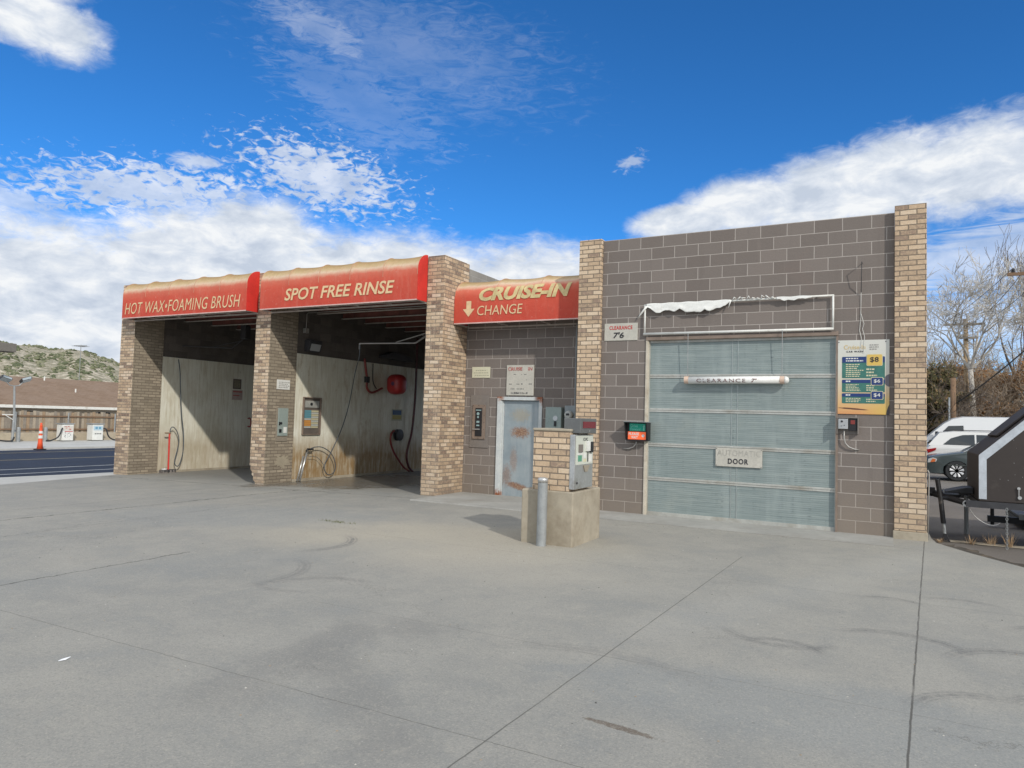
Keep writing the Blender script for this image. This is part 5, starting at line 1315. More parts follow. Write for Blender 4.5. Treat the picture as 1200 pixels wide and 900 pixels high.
h_ = MB(); h_.tube(smooth_path([(fh[0][0], fh[0][1], 3.95)] + fh), 0.035, 10)
o = h_.build('foam_hose', worn('dark_red_hose', (0.085, 0.018, 0.018), 0.4, var=0.5, scale=9), smooth=True); tag(o, 'thick dark red hose hanging from the ceiling at the far end of bay wall', 'hose')

# ================================================================== wash bay 1 equipment (wall x = -13.60)
X1 = -13.595
low1 = [(-13.450, 1.216, 3.323), (-13.450, 1.257, 2.712), (-13.450, 1.331, 1.948), (-13.450, 1.408, 1.335), (-13.450, 1.478, 0.926), (-13.450, 1.500, 0.464), (-13.450, 1.448, 0.159), (-13.450, 1.353, -0.015), (-13.450, 1.258, 0.040), (-13.450, 1.245, 0.167), (-13.450, 1.314, 0.469), (-13.450, 1.345, 0.722), (-13.450, 1.274, 0.952), (-13.450, 1.163, 1.079), (-13.450, 1.079, 1.068), (-13.450, 1.046, 0.953)]
t1 = thing('overhead_boom', (-12, 2.5, 3.3), 'dark thin swing boom under the ceiling of the left wash bay', 'boom')
B1 = [(-13.693, 1.392, 3.420)][0]
B2 = [(-12.640, 2.339, 3.420)][0]
mb = MB(); mb.tube([B1, B2, (B2[0] + .3, B2[1] + .2, 3.75)], 0.018, 8); mb.tube([(B1[0] * .4 + B2[0] * .6, B1[1] * .4 + B2[1] * .6, 3.42), (B2[0] + .25, B2[1] + .15, 3.65)], 0.012, 6); mb.build('boom_arm', M_DARKMETAL, t1)
mb = MB(); mb.box(B2[0] + .2, B2[0] + .4, B2[1] + .1, B2[1] + .3, 3.70, 4.11); mb.build('boom_pivot', M_DARKMETAL, t1, bevel=.01)
h_ = MB(); h_.tube(smooth_path([B1, (B1[0] - .1, B1[1], 3.3)] + low1[1:]), 0.013, 8)
o = h_.build('brush_hose', M_HOSEGREY, smooth=True); tag(o, 'thin dark hose hanging straight then looping beside red handled brush', 'hose')
t = thing('foam_brush', (X1 + .1, 1.15, -0.15), 'red handled foaming brush standing upright against the left bay wall', 'brush')
bq = [(-13.420, 1.016, 0.904), (-13.420, 1.018, -0.103)]
mb = MB(); mb.tube([bq[0], (bq[1][0] + .02, bq[1][1], -0.10)], 0.022, 10); mb.build('handle', mat('bright_red_handle', (0.62, 0.04, 0.03), 0.4), t)
mb = MB(); mb.tube([(bq[0][0], bq[0][1] - .14, bq[0][2] + .02), (bq[0][0], bq[0][1] + .03, bq[0][2] + .02)], 0.022, 8); mb.build('grip', worn('tan_grip', (0.30, 0.22, 0.15), .6), t)
mb = MB(); mb.box(bq[1][0] - .06, bq[1][0] + .08, bq[1][1] - .22, bq[1][1] + .2, -0.155, -0.09); mb.build('brush_head', M_DARKMETAL, t, bevel=.01)
rng = random.Random(8); mb = MB()
for k in range(160):
    x = bq[1][0] + rng.uniform(-.07, .09); y = bq[1][1] + rng.uniform(-.24, .22); mb.tube([(x, y, -0.10), (x + rng.uniform(-.03, .03), y + rng.uniform(-.03, .03), -0.20)], 0.006, 3, cap=False)
mb.build('bristles', M_TAUPE, t)
t = thing('bucket', (X1 + .1, .95, -0.2), 'small white bucket standing at foot of the left bay wall', 'bucket')
mb = MB(); mb.lathe([(0.06, 0), (0.075, .12), (0.08, .125), (0.07, .125), (0.055, .01)], (-13.44, 0.92, -0.19), 14); mb.build('bucket_body', M_PVC, t)
mb = MB(); mb.tube([(-13.44, 0.84, -0.07), (-13.36, .92, -0.04), (-13.44, 1.0, -0.07)], .004, 5); mb.build('handle', M_STEEL, t)
t = thing('bay_rules_sign', (X1, 3.4, 1.95), 'dark framed instruction sign above a faded pink notice on left bay wall', 'sign')
sg = [(-13.590, 3.247, 2.582), (-13.590, 3.557, 2.602), (-13.590, 3.576, 2.286), (-13.590, 3.265, 2.270)]
mb = MB(); mb.box(X1, X1 + .012, sg[0][1], sg[1][1], sg[3][2], sg[0][2]); mb.build('sign_board', worn('brown_sign', (0.13, 0.10, 0.08), .6), t)
mb = MB(); mb.box(X1 + .013, X1 + .016, sg[0][1] + .04, sg[1][1] - .04, sg[3][2] + .04, sg[0][2] - .04); mb.build('sign_face', worn('olive_print', (0.19, 0.17, 0.12), .6, var=.3, scale=20), t)
t = thing('pink_notice', (X1, 3.5, 1.9), 'faded pink and white notice below the dark framed sign in left bay', 'sign')
sg = [(-13.590, 3.232, 2.258), (-13.590, 3.626, 2.277), (-13.590, 3.645, 1.956), (-13.590, 3.250, 1.952)]
mb = MB(); mb.box(X1, X1 + .008, sg[0][1], sg[1][1], sg[3][2] - .02, sg[0][2] - .02); mb.build('sheet', worn('pink_white', (0.42, 0.33, 0.29), .6, var=.15, scale=8), t)
mb = MB(); mb.box(X1 + .009, X1 + .011, sg[0][1] + .03, sg[1][1] - .03, sg[0][2] - .09, sg[0][2] - .05); mb.box(X1 + .009, X1 + .011, sg[0][1] + .03, sg[1][1] - .12, sg[0][2] - .2, sg[0][2] - .17); mb.build('pink_print', mat('pink_ink', (0.40, 0.10, 0.09), .6), t)
hk = [(-13.580, 3.890, 1.366), (-13.580, 3.926, 1.241), (-13.580, 3.898, 1.116)]
mb = MB(); mb.tube(smooth_path([(X1, hk[0][1], hk[0][2])] + [(X1 + .1, a[1], a[2]) for a in hk] + [(X1, hk[2][1], hk[2][2])]), 0.02, 8)
o = mb.build('hose_hook', M_REDHOSE, smooth=True); tag(o, 'small dark red hose hook near far end of the left bay wall', 'hook')

#--PART3--
# ================================================================== trailer beside the end pier
tr = thing('enclosed_trailer', (7, 1.1, -0.07), 'dark brown enclosed trailer with sloped nose and aluminium corner trim on jack', 'trailer')
M_TBROWN = worn('dark_brown_panel', (0.040, 0.031, 0.027), 0.6, var=0.12, scale=2.0, dirt=(0.10, 0.085, 0.07), dirt_amt=0.1)
YN, YF = 0.30, 1.95
bodyp = [(5.45, 0.60), (5.45, 1.265), (6.35, 2.13), (6.6, 2.25), (9.2, 2.25), (9.2, 0.60)]
mb = MB(); mb.prism(bodyp, YN, YF, 'y'); mb.build('trailer_body', M_TBROWN, tr, bevel=0.01)
def strip(pts, w_, y, th, name, m_):
    """flat trim of width w_ lying inside the outline"""
    mb = MB()
    out = []
    n = len(pts)
    for i, p in enumerate(pts):
        a = Vector(pts[max(0, i - 1)]); b = Vector(pts[min(n - 1, i + 1)]); d = (b - a).normalized()
        nrm = Vector((d.y, -d.x)); k = 1.0
        if 0 < i < n - 1:
            d1 = (Vector(p) - a).normalized(); k = 1 / max(.5, abs(d1.dot(d)))
        out.append((p[0] + nrm.x * w_ * k, p[1] + nrm.y * w_ * k))
    for i in range(n - 1):
        mb.prism([pts[i], pts[i + 1], out[i + 1], out[i]], y - th, y, 'y')
    return mb.build(name, m_, tr)
M_TRIM = worn('bright_aluminium_trim', (0.56, 0.60, 0.64), 0.35, 0.35, var=0.15, scale=5)
strip([(5.455, 0.63), (5.455, 1.262), (6.35, 2.122), (6.6, 2.24), (9.2, 2.24)], 0.095, YN - 0.003, 0.006, 'corner_trim', M_TRIM)
strip([(5.455, 0.63), (5.455, 1.262), (6.35, 2.122), (6.6, 2.24), (9.2, 2.24)], 0.095, YF + 0.009, 0.006, 'corner_trim', M_TRIM)
mb = MB(); mb.box(5.47, 5.53, YN + 0.12, YF - .12, 1.30, 1.33, M=Matrix.Translation((0.0, 0, 0))); 
hat = MB(); 
def sl(x, o): return 1.265 + (x - 5.45) * (2.13 - 1.265) / 0.9 + o
hat.add([(5.72, YN + .3, sl(5.72, .012)), (6.22, YN + .3, sl(6.22, .012)), (6.22, YF - .3, sl(6.22, .012)), (5.72, YF - .3, sl(5.72, .012)), (5.70, YN + .3, sl(5.70, .05)), (6.20, YN + .3, sl(6.20, .05)), (6.20, YF - .3, sl(6.20, .05)), (5.70, YF - .3, sl(5.70, .05))],
        [(0, 3, 2, 1), (4, 5, 6, 7), (0, 1, 5, 4), (1, 2, 6, 5), (2, 3, 7, 6), (3, 0, 4, 7)])
hat.build('nose_hatch', M_TBROWN, tr, bevel=.005)
mb = MB(); mb.box(5.30, 9.15, YN + .01, YN + .07, 0.50, 0.595); mb.box(5.30, 9.15, YF - .07, YF - .01, 0.50, 0.595)
for x in (5.45, 6.4, 7.4, 8.4, 9.08): mb.box(x, x + .06, YN + .071, YF - .071, 0.51, 0.59)
mb.build('trailer_frame', M_DARKMETAL, tr)
M_BLKSTEEL = worn('chipped_black_steel', (0.025, 0.025, 0.027), 0.5, 0.2, var=0.4, scale=8, dirt=(0.16, 0.14, 0.12), dirt_amt=0.1)
mb = MB(); mb.tube([(5.32, YN + .06, .548), (4.93, 1.10, .60)], .045, 4); mb.tube([(5.32, YF - .06, .548), (4.93, 1.14, .60)], .045, 4); mb.tube([(5.05, 1.12, .60), (4.80, 1.12, .615)], .05, 4)
mb.build('tongue', M_BLKSTEEL, tr)
mb = MB(); mb.prism([(5.02, .65), (5.44, .65), (5.44, .745), (5.34, .74)], 0.85, 1.35, 'y'); mb.build('tongue_cover', M_BLKSTEEL, tr, bevel=.01)
mb = MB(); mb.prism([(4.70, .60), (4.86, .58), (4.95, .60), (4.95, .70), (4.84, .70), (4.74, .67)], 1.08, 1.16, 'y'); mb.build('coupler', M_BLKSTEEL, tr, bevel=.008)
jk = [(4.955, 0.62, 0.86), (5.00, 0.62, 0.55), (5.035, 0.62, 0.2), (5.04, 0.62, 0.02)]
mb = MB(); mb.tube(jk[:3], 0.035, 10); mb.build('jack_tube', M_BLKSTEEL, tr)
mb = MB(); mb.tube([jk[2], (5.05, .62, .04)], 0.024, 10); mb.tube([(5.04, .60, .72), (5.04, .66, .72), (5.04, .66, .66)], .01, 6); mb.build('jack_leg', M_GALV, tr)
mb = MB(); mb.box(5.00, 5.12, .56, .68, -0.068, -0.05); mb.prism([(5.02, -.05), (5.11, -.05), (5.075, .05), (5.03, .05)], .59, .65, 'y'); mb.build('jack_foot', M_BLKSTEEL, tr, bevel=.004)
mb = MB(); mb.tube([(5.10, .66, .58), (5.0, .62, .58)], .03, 6); mb.build('jack_mount', M_BLKSTEEL, tr)
mb = MB(); mb.tube([(5.42, 1.75, .55), (5.42, 1.75, -.068)], .035, 6); mb.build('support_leg', M_GALV, tr)
mb = MB(); mb.lathe([(0.05, 0), (0.05, .03)], (5.31, .36, .54), 16, 'y'); mb.build('cable_ring', M_STEEL, tr)
cb = [(5.33, .34, .50), (5.42, .35, .36), (5.55, .36, .27), (5.66, .37, .26), (5.72, .37, .3)]
mb = MB(); mb.tube(smooth_path(cb), .004, 5); mb.build('safety_cable', M_STEEL, tr)
ch = MB()
for k in range(17):
    z = .50 - k * .034
    a = (k % 2) * PI / 2
    pts = []
    for q in range(9):
        th = 2 * PI * q / 8; dx = .013 * math.cos(th); dz = .022 * math.sin(th)
        pts.append((5.79 + dx * math.cos(a), .31 + dx * math.sin(a), z + dz))
    ch.tube(pts, .0045, 4, cap=False)
ch.build('safety_chain', M_GALV, tr)
mb = MB(); mb.tube([(5.93, YN - .012, .66), (5.93, YN - .02, .80)], .008, 5); mb.lathe([(.02, -.02), (.02, 0)], (5.93, YN - .004, .81), 10, 'y'); mb.lathe([(.025, -.02), (.025, 0)], (5.94, YN - .004, .68), 10, 'y'); mb.build('door_latch', M_STEEL, tr)
mb = MB(); mb.box(6.2, 6.9, YN + .12, YN + .5, .36, .50); mb.build('step_box', M_BLKSTEEL, tr)
mb = MB()
for y in (YN - .02, YF + .02 - .2 + .2): pass
w1 = MB(); w1.lathe([(.18, 0), (.30, .0), (.33, .03), (.33, .17), (.30, .2), (.18, .2)], (7.7, YN + .02 - .0, .26), 28, 'y'); w1.build('wheel', M_RUBBER, tr)
w1 = MB(); w1.lathe([(.18, 0), (.30, .0), (.33, .03), (.33, .17), (.30, .2), (.18, .2)], (7.7, YF - .22, .26), 28, 'y'); w1.build('wheel', M_RUBBER, tr)
# white scuffs on side
mb = MB(); rng = random.Random(31)
for k in range(26):
    x = rng.uniform(5.7, 6.6); z = rng.uniform(.85, 1.55)
    if z > sl(x, -.15): continue
    mb.lathe([(rng.uniform(.002, .005), -.002), (.002, 0)], (x, YN - .0005, z), 6, 'y')
mb.build('stone_chips', M_STEEL, tr)

# low flat trailer behind it
t = thing('utility_trailer', (6.8, 3.2, -0.07), 'low black flat utility trailer with raised jack parked behind the brown trailer', 'trailer')
mb = MB(); mb.box(5.85, 9.5, 3.05, 3.15, 0.02, 0.13); mb.box(6.3, 9.5, 4.5, 4.6, .02, .13)
for x in (6.3, 7.2, 8.1, 9.4): mb.box(x, x + .08, 3.151, 4.499, .03, .12)
mb.build('trailer_frame', M_BLKSTEEL, t)
mb = MB(); mb.box(6.3, 9.5, 3.05, 4.6, .132, .17); mb.build('deck', M_DARKMETAL, t)
mb = MB(); mb.tube([(5.92, 3.1, -.04), (5.92, 3.1, .42)], .03, 8); mb.tube([(5.86, 3.1, .42), (5.98, 3.1, .42)], .015, 6); mb.build('jack', M_BLKSTEEL, t)
mb = MB(); mb.box(6.30, 6.65, 3.0, 3.045, .10, .20); mb.build('light_bar', M_GALV, t)
mb = MB(); mb.lathe([(.1, 0), (.2, .0), (.21, .1), (.2, .14), (.1, .14)], (8.4, 2.88, .14), 20, 'y'); mb.build('wheel', M_RUBBER, t)

# thin pipe at the end pier
mb = MB(); mb.tube([(4.80, 0.06, -0.1), (4.815, 0.06, 0.55), (4.82, .04, .98), (4.80, 0.04, 1.02)], 0.011, 6)
o = mb.build('ground_wire', M_CONDUIT, smooth=True); tag(o, 'thin pipe rising from the ground at the outer edge of end pier', 'pipe')
# dry weeds
def tuft(cx, cy, cz, n, h, rad, seed, m_, name='dry_weed'):
    rng = random.Random(seed); mb = MB()
    for k in range(n):
        a = rng.uniform(0, 2 * PI); d = rng.uniform(.1, 1.0); r0 = rng.uniform(0, rad * .4)
        p0 = Vector((cx + r0 * math.cos(a), cy + r0 * math.sin(a), cz)); hh = h * rng.uniform(.4, 1)
        p1 = p0 + Vector((rad * d * .5 * math.cos(a), rad * d * .5 * math.sin(a), hh * .6)); p2 = p0 + Vector((rad * d * math.cos(a), rad * d * math.sin(a), hh))
        s_ = Vector((-math.sin(a), math.cos(a), 0)) * .004
        mb.add([p0 - s_, p0 + s_, p1 + s_ * .7, p1 - s_ * .7, p2], [(0, 1, 2, 3), (3, 2, 4)])
    return mb.build(name, m_)
M_STRAW = mat('straw', (0.42, 0.29, 0.17), .9); M_WEED = mat('green_weed', (0.13, 0.14, 0.05), .9)
for i, (x, y, n, h, r, lab) in enumerate(((5.62, .62, 30, .18, .18, 'tan dry weed clump under the hanging trailer chain'), (5.86, .60, 30, .24, .14, 'taller dry weed clump right of the trailer chain'), (5.38, .55, 30, .16, .14, 'small dry weed tuft right of the trailer jack foot'), (4.97, .42, 30, .08, .10, 'tiny dry weed tuft beside foot of the end brick pier'))):
    o = tuft(x, y, -.065, n, h, r, 40 + i, M_STRAW); tag(o, lab, 'weed', 'dry weeds beside the trailer')
GP = [(-2.874, -3.920, 0.000)][0]
mb = None
rng = random.Random(77); mb = MB()
for k in range(90):
    x = GP[0] + rng.gauss(0, .16); y = GP[1] + rng.gauss(0, .03); a = rng.uniform(0, 2 * PI); s_ = Vector((math.cos(a), math.sin(a), 0)) * rng.uniform(.01, .03)
    mb.add([(x, y, .002), (x + .008, y, .002), (x + s_.x, y + s_.y, rng.uniform(.01, .04))], [(0, 1, 2)])
o = mb.build('pavement_weed', M_WEED); o['kind'] = 'stuff'; tag(o, 'flat green weed growing from a crack in the concrete before the bays', 'weed')
WP = [(-0.283, -9.356, 0.000), (-0.275, -9.314, 0.000)]
mb = MB(); mb.add([(WP[0][0], WP[0][1], .006), (WP[1][0], WP[1][1], .004), (WP[1][0] + .0, WP[1][1] + .03, .014), (WP[0][0] - .01, WP[0][1] + .03, .008), (WP[0][0], WP[0][1], .009), (WP[1][0], WP[1][1], .007), (WP[1][0] + .0, WP[1][1] + .03, .017), (WP[0][0] - .01, WP[0][1] + .03, .011)], [(0, 3, 2, 1), (4, 5, 6, 7), (0, 1, 5, 4), (1, 2, 6, 5), (2, 3, 7, 6), (3, 0, 4, 7)])
o = mb.build('litter', mat('white_paper', (.75, .77, .8), .6)); tag(o, 'scrap of white paper on the concrete at far left', 'litter')
mb = MB(); rng = random.Random(12)
for k in range(420):
    x = rng.uniform(-5, 6.5); y = rng.uniform(-9.5, -.8)
    if x > 4.8 - (y) * .6: continue
    s_ = rng.uniform(.002, .006)
    mb.add([(x - s_, y - s_, 0.001), (x + s_, y - s_, 0.001), (x + s_, y + s_, 0.001), (x - s_, y + s_, 0.001), (x, y, s_ * 1.2)], [(0, 1, 4), (1, 2, 4), (2, 3, 4), (3, 0, 4)], rng.randrange(3))
o = mb.build('gravel_grit', [mat('grit_dark', (.08, .075, .07), .9), mat('grit_tan', (.30, .25, .19), .9), mat('grit_pale', (.5, .48, .43), .9)], loc=(0, 0, 0)); tag(o, 'scattered small gravel and grit lying on the concrete', 'gravel'); o['kind'] = 'stuff'

# ================================================================== vehicles
M_GLASS = mat('car_glass', (0.015, 0.022, 0.028), 0.05, spec=0.8)
def paint(name, col, rough=.25, metal=.2):
    m = mat(name, col, rough, metal); m.node_tree.nodes['Principled BSDF'].inputs['Coat Weight'].default_value = .6; return m
def wheel(root, x, y, r, side, rimr=.62, spokes=9):
    """side -1: outer face towards -Y"""
    w_ = .21
    mb = MB(); y0 = y
    s_ = side
    prof = [(r * .62, 0.0), (r * .90, 0.0), (r * .985, .03), (r, .06), (r, w_ - .03), (r * .96, w_), (r * .6, w_)]
    mb.lathe([(a, -s_ * b) for a, b in prof] if s_ < 0 else [(a, -b) for a, b in prof], (x, y0, r - .0), 32, 'y')
    ty = mb.build('tyre', M_RUBBER, root, smooth=False)
    mb = MB(); Rr_ = r * .64
    mb.lathe([(Rr_, 0.0 - s_ * 0.0), (Rr_, -s_ * .10), (Rr_ * .93, -s_ * .10), (Rr_ * .90, -s_ * .004)], (x, y0, r), 32, 'y')
    for k in range(spokes):
        for d in (-.07, .07):
            a = 2 * PI * k / spokes + .2
            p0 = Vector((x + .05 * math.cos(a), y0 - s_ * .03, r + .05 * math.sin(a))); p1 = Vector((x + Rr_ * .94 * math.cos(a + d), y0 - s_ * .012, r + Rr_ * .94 * math.sin(a + d)))
            mb.tube([p0, p1], [.030, .036], 6)
    mb.lathe([(.075, s_ * .0), (.085, -s_ * .03)], (x, y0, r), 16, 'y')
    mb.build('rim', mat('silver_alloy', (.62, .63, .64), .4, .35), ty)
    mb = MB(); mb.lathe([(Rr_ * .9, -s_ * .085), (Rr_ * .9, -s_ * .09)], (x, y0, r), 24, 'y'); mb.build('spoke_shade_disc', M_DARKMETAL, ty)  # dark disc standing in for the shade behind the spokes
def vehicle(name, loc, label, cat, outline, house, W, wheels, r, pm, face=1, zb=.2, inset=.30, crown=.04, glass=(), extras=None):
    """outline, house: (x,z) polygons; x grows from the nose; face=+1 nose at -X; W width; car spans y from 0 to W with 0 the near side"""
    t = thing(name, loc, label, cat)
    ox, oy, oz = loc
    fx = (lambda x: ox + x) if face > 0 else (lambda x: ox - x)
    # lower body with wheel arch cut-outs
    pts = []
    for (x, z) in outline: pts.append((x, z))
    bottom = []
    xs = sorted(wheels)
    L_ = max(p[0] for p in outline)
    x_start = pts[0][0]; x_end = pts[-1][0]
    cur = [(x_end, zb)]
    for wx in reversed(xs):
        ra = r * 1.13
        a0 = math.asin(min(1, (zb - r) / ra)) if abs(zb - r) < ra else 0
        for k in range(13):
            a = (a0) + (PI - 2 * a0) * k / 12
            cur.append((wx + ra * math.cos(a), r + ra * math.sin(a)))
    cur.append((x_start, zb))
    poly = pts + cur
    mb = MB()
    n = len(poly); secs = [(0.0, .10), (.03, .035), (.10, 0.0), (W - .10, 0.0), (W - .03, .035), (W, .10)]
    # rounded in plan: nose and tail pull in at the sides, belt line leans in
    rings = []
    zm = sum(p[1] for p in pts) / len(pts)
    for (yy_, pin) in secs:
        ring = []
        for i, (x, z) in enumerate(poly):
            xx = x + pin * (1 if x < L_ * .06 else (-1 if x > L_ * .94 else 0)) * 1.2
            zz = z - (pin * .55 if z > .55 else 0)
            yo = 0.0
            if z > .60: yo = (z - .60) * .10
            if z < .35: yo = (.35 - z) * .12
            y = yy_ + (yo if yy_ < W / 2 else -yo)
            ring.append((fx(xx), oy + y, oz + zz))
        rings.append(ring)
    vs = [v for rg in rings for v in rg]; fs = []
    for i in range(len(secs) - 1):
        for k in range(n):
            k2 = (k + 1) % n; f = (i * n + k, i * n + k2, (i + 1) * n + k2, (i + 1) * n + k)
            fs.append(f if face > 0 else tuple(reversed(f)))
    f0 = list(range(n)); f1 = [(len(secs) - 1) * n + k for k in range(n)]
    if face > 0: f0.reverse()
    else: f1.reverse()
    mb.add(vs, fs + [f0, f1])
    ob = mb.build('body', pm, t, smooth=True)
    md = ob.modifiers.new('es', 'EDGE_SPLIT'); md.split_angle = R(28)
    # greenhouse
    zb0 = min(p[1] for p in house); zt = max(p[1] for p in house)
    def ins(z): return .06 + inset * max(0, (z - zb0) / (zt - zb0)) ** 1.25
    n = len(house); vs = []
    cols_ = [0, .12, .5, .88, 1]
    for c_ in cols_:
        for (x, z) in house:
            i_ = ins(z); y = i_ + (W - 2 * i_) * c_
            zz = z + (crown * (1 - (2 * c_ - 1) ** 2) if z > zb0 + .6 * (zt - zb0) else 0)
            vs.append((fx(x), oy + y, oz + zz))
    fs = []
    for i in range(len(cols_) - 1):
        for k in range(n):
            k2 = (k + 1) % n; f = (i * n + k, i * n + k2, (i + 1) * n + k2, (i + 1) * n + k)
            fs.append(f if face > 0 else tuple(reversed(f)))
    f0 = list(range(n)); f1 = [(len(cols_) - 1) * n + k for k in range(n)]
    if face > 0: f0.reverse()
    else: f1.reverse()
    mb = MB(); mb.add(vs, fs + [f0, f1]); ob = mb.build('roof', pm, t, smooth=True)
    md = ob.modifiers.new('es', 'EDGE_SPLIT'); md.split_angle = R(28)
    for gl in glass:
        for side in (0, 1):
            vs = []
            for (x, z) in gl:
                i_ = ins(z) - .008; vs.append((fx(x), oy + (i_ if side == 0 else W - i_), oz + z))
            m_ = MB(); m_.add(vs, [list(range(len(vs)))]); m_.build('side_window', M_GLASS, t)
    def wscreen(x0, z0, x1, z1, nm):
        i0, i1 = ins(z0) + .05, ins(z1) + .05; dx = -.012 if x1 > x0 else .012
        m_ = MB(); 
        vs = []
        for j in range(5):
            c_ = j / 4
            vs += [(fx(x0 + dx), oy + i0 + (W - 2 * i0) * c_, oz + z0 + .008), (fx(x1 + dx), oy + i1 + (W - 2 * i1) * c_, oz + z1 + .008 + crown * (1 - (2 * c_ - 1) ** 2))]
        m_.add(vs, [(2 * j, 2 * j + 2, 2 * j + 3, 2 * j + 1) for j in range(4)]); m_.build(nm, M_GLASS, t)
    t['_x'] = 0; del t['_x']
    for wx in wheels:
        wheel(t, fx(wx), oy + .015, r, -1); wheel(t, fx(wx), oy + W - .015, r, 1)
    for o_ in t.children:
        if o_.name.startswith('tyre'): o_.location.z += 0
    if extras: extras(t, fx, oy, oz, wscreen, ins)
    return t
# wheel heights follow the ground
_wheel = wheel
# -- dark green sedan
def ex_sedan(t, fx, oy, oz, ws, ins):
    ws(1.12, .95, 1.82, 1.36, 'windscreen'); ws(4.05, .98, 3.35, 1.36, 'rear_window')
    mb = MB(); mb.prism([(fx(.06), .56), (fx(.30), .60), (fx(.33), .69), (fx(.22), .73), (fx(.08), .68)], oy - .004, oy + .16, 'y'); mb.build('headlight', mat('lamp_glass', (.45, .46, .45), .15), t, bevel=.01)
    mb = MB(); mb.prism([(fx(.14), .58), (fx(.27), .60), (fx(.29), .68), (fx(.20), .70)], oy - .012, oy - .005, 'y'); mb.build('turn_signal', mat('amber_lens', (.55, .14, .04), .2), t)
    mb = MB(); mb.box(fx(1.35), fx(1.55), oy - .10, oy + .06, .93, 1.05); mb.build('wing_mirror', t.children[0].data.materials[0], t, bevel=.03)
    mb = MB(); mb.box(fx(-.01), fx(.02), oy + .4, oy + 1.3, .50, .66); mb.build('grille', M_BLACK, t, bevel=.01)
    for x in (1.75, 2.75): 
        mb = MB(); mb.box(fx(x), fx(x + .008), oy - .004, oy + .004, .30, .86); mb.build('door_seam', M_BLACK, t)
    mb = MB(); mb.box(fx(.62), fx(4.4), oy - .010, oy - .002, .50, .53); mb.build('rub_strip', mat('dull_strip', (.05, .06, .055), .5), t)
vehicle('sedan_car', (5.38, 14.75, 0.0), 'dark green sedan parked nose left, nearest of the three vehicles', 'car',
        [(0.04, .25), (0.0, .45), (0.02, .66), (.10, .76), (.45, .84), (1.05, .94), (1.20, .96), (4.05, 1.0), (4.55, .99), (4.72, .90), (4.76, .55), (4.72, .28)],
        [(1.05, .93), (1.78, 1.33), (2.1, 1.42), (2.9, 1.44), (3.35, 1.37), (4.1, .98)], 1.82, [0.87, 3.62], .335, paint('dark_green_paint', (.070, .088, .088), .28, .35), 1, .24, .22, .03,
        glass=[[(1.42, 1.0), (1.92, 1.33), (2.30, 1.38), (2.40, 1.0)], [(2.46, 1.0), (2.40, 1.38), (2.95, 1.38), (3.35, 1.28), (3.62, 1.03)]], extras=ex_sedan)
# -- white crossover (rear at left)
def ex_suv(t, fx, oy, oz, ws, ins):
    ws(4.42, 1.10, 4.05, 1.52, 'rear_window'); ws(1.05, 1.0, 1.75, 1.50, 'windscreen')
    mb = MB(); mb.prism([(fx(4.47), .76), (fx(4.52), .90), (fx(4.20), .97), (fx(4.22), .88)], oy - .012, oy + .12, 'y'); mb.build('tail_light', mat('red_lens', (.30, .01, .012), .15), t, bevel=.01)
    mb = MB(); mb.prism([(fx(4.47), .76), (fx(4.52), .90), (fx(4.20), .97), (fx(4.22), .88)], oy + 1.72, oy + 1.85, 'y'); mb.build('tail_light', mat('red_lens'), t, bevel=.01)
    for y in (oy + .32, oy + 1.5):
        mb = MB(); mb.tube([(fx(3.9), y, 1.60), (fx(3.7), y, 1.64), (fx(2.0), y, 1.65), (fx(1.8), y, 1.61)], .015, 6); mb.build('roof_rail', M_BLACK, t)
    mb = MB(); mb.box(fx(4.55), fx(4.50), oy + .4, oy + 1.4, .40, .60); mb.build('bumper', M_BLACK, t, bevel=.02)
    for x in (1.85, 2.8):
        mb = MB(); mb.box(fx(x), fx(x + .008), oy - .003, oy + .004, .32, .95); mb.build('door_seam', M_BLACK, t)
vehicle('suv_car', (10.10, 18.8, 0.0), 'white crossover with its rear at left between the sedan and the van', 'car',
        [(0.03, .28), (0.0, .6), (.05, .80), (.2, .90), (1.0, 1.02), (4.42, 1.08), (4.52, .95), (4.56, .6), (4.5, .30)],
        [(0.98, 1.0), (1.72, 1.50), (2.1, 1.58), (3.6, 1.59), (4.08, 1.53), (4.46, 1.06)], 1.85, [0.85, 3.60], .345, paint('white_paint_car', (.68, .68, .66), .3, 0.0), -1, .27, .24, .03,
        glass=[[(3.98, 1.10), (3.72, 1.34), (3.35, 1.47), (2.98, 1.49), (2.98, 1.10)], [(2.92, 1.10), (2.92, 1.49), (2.2, 1.49), (2.12, 1.10)], [(2.05, 1.10), (2.12, 1.48), (1.85, 1.44), (1.42, 1.10)]], extras=ex_suv)
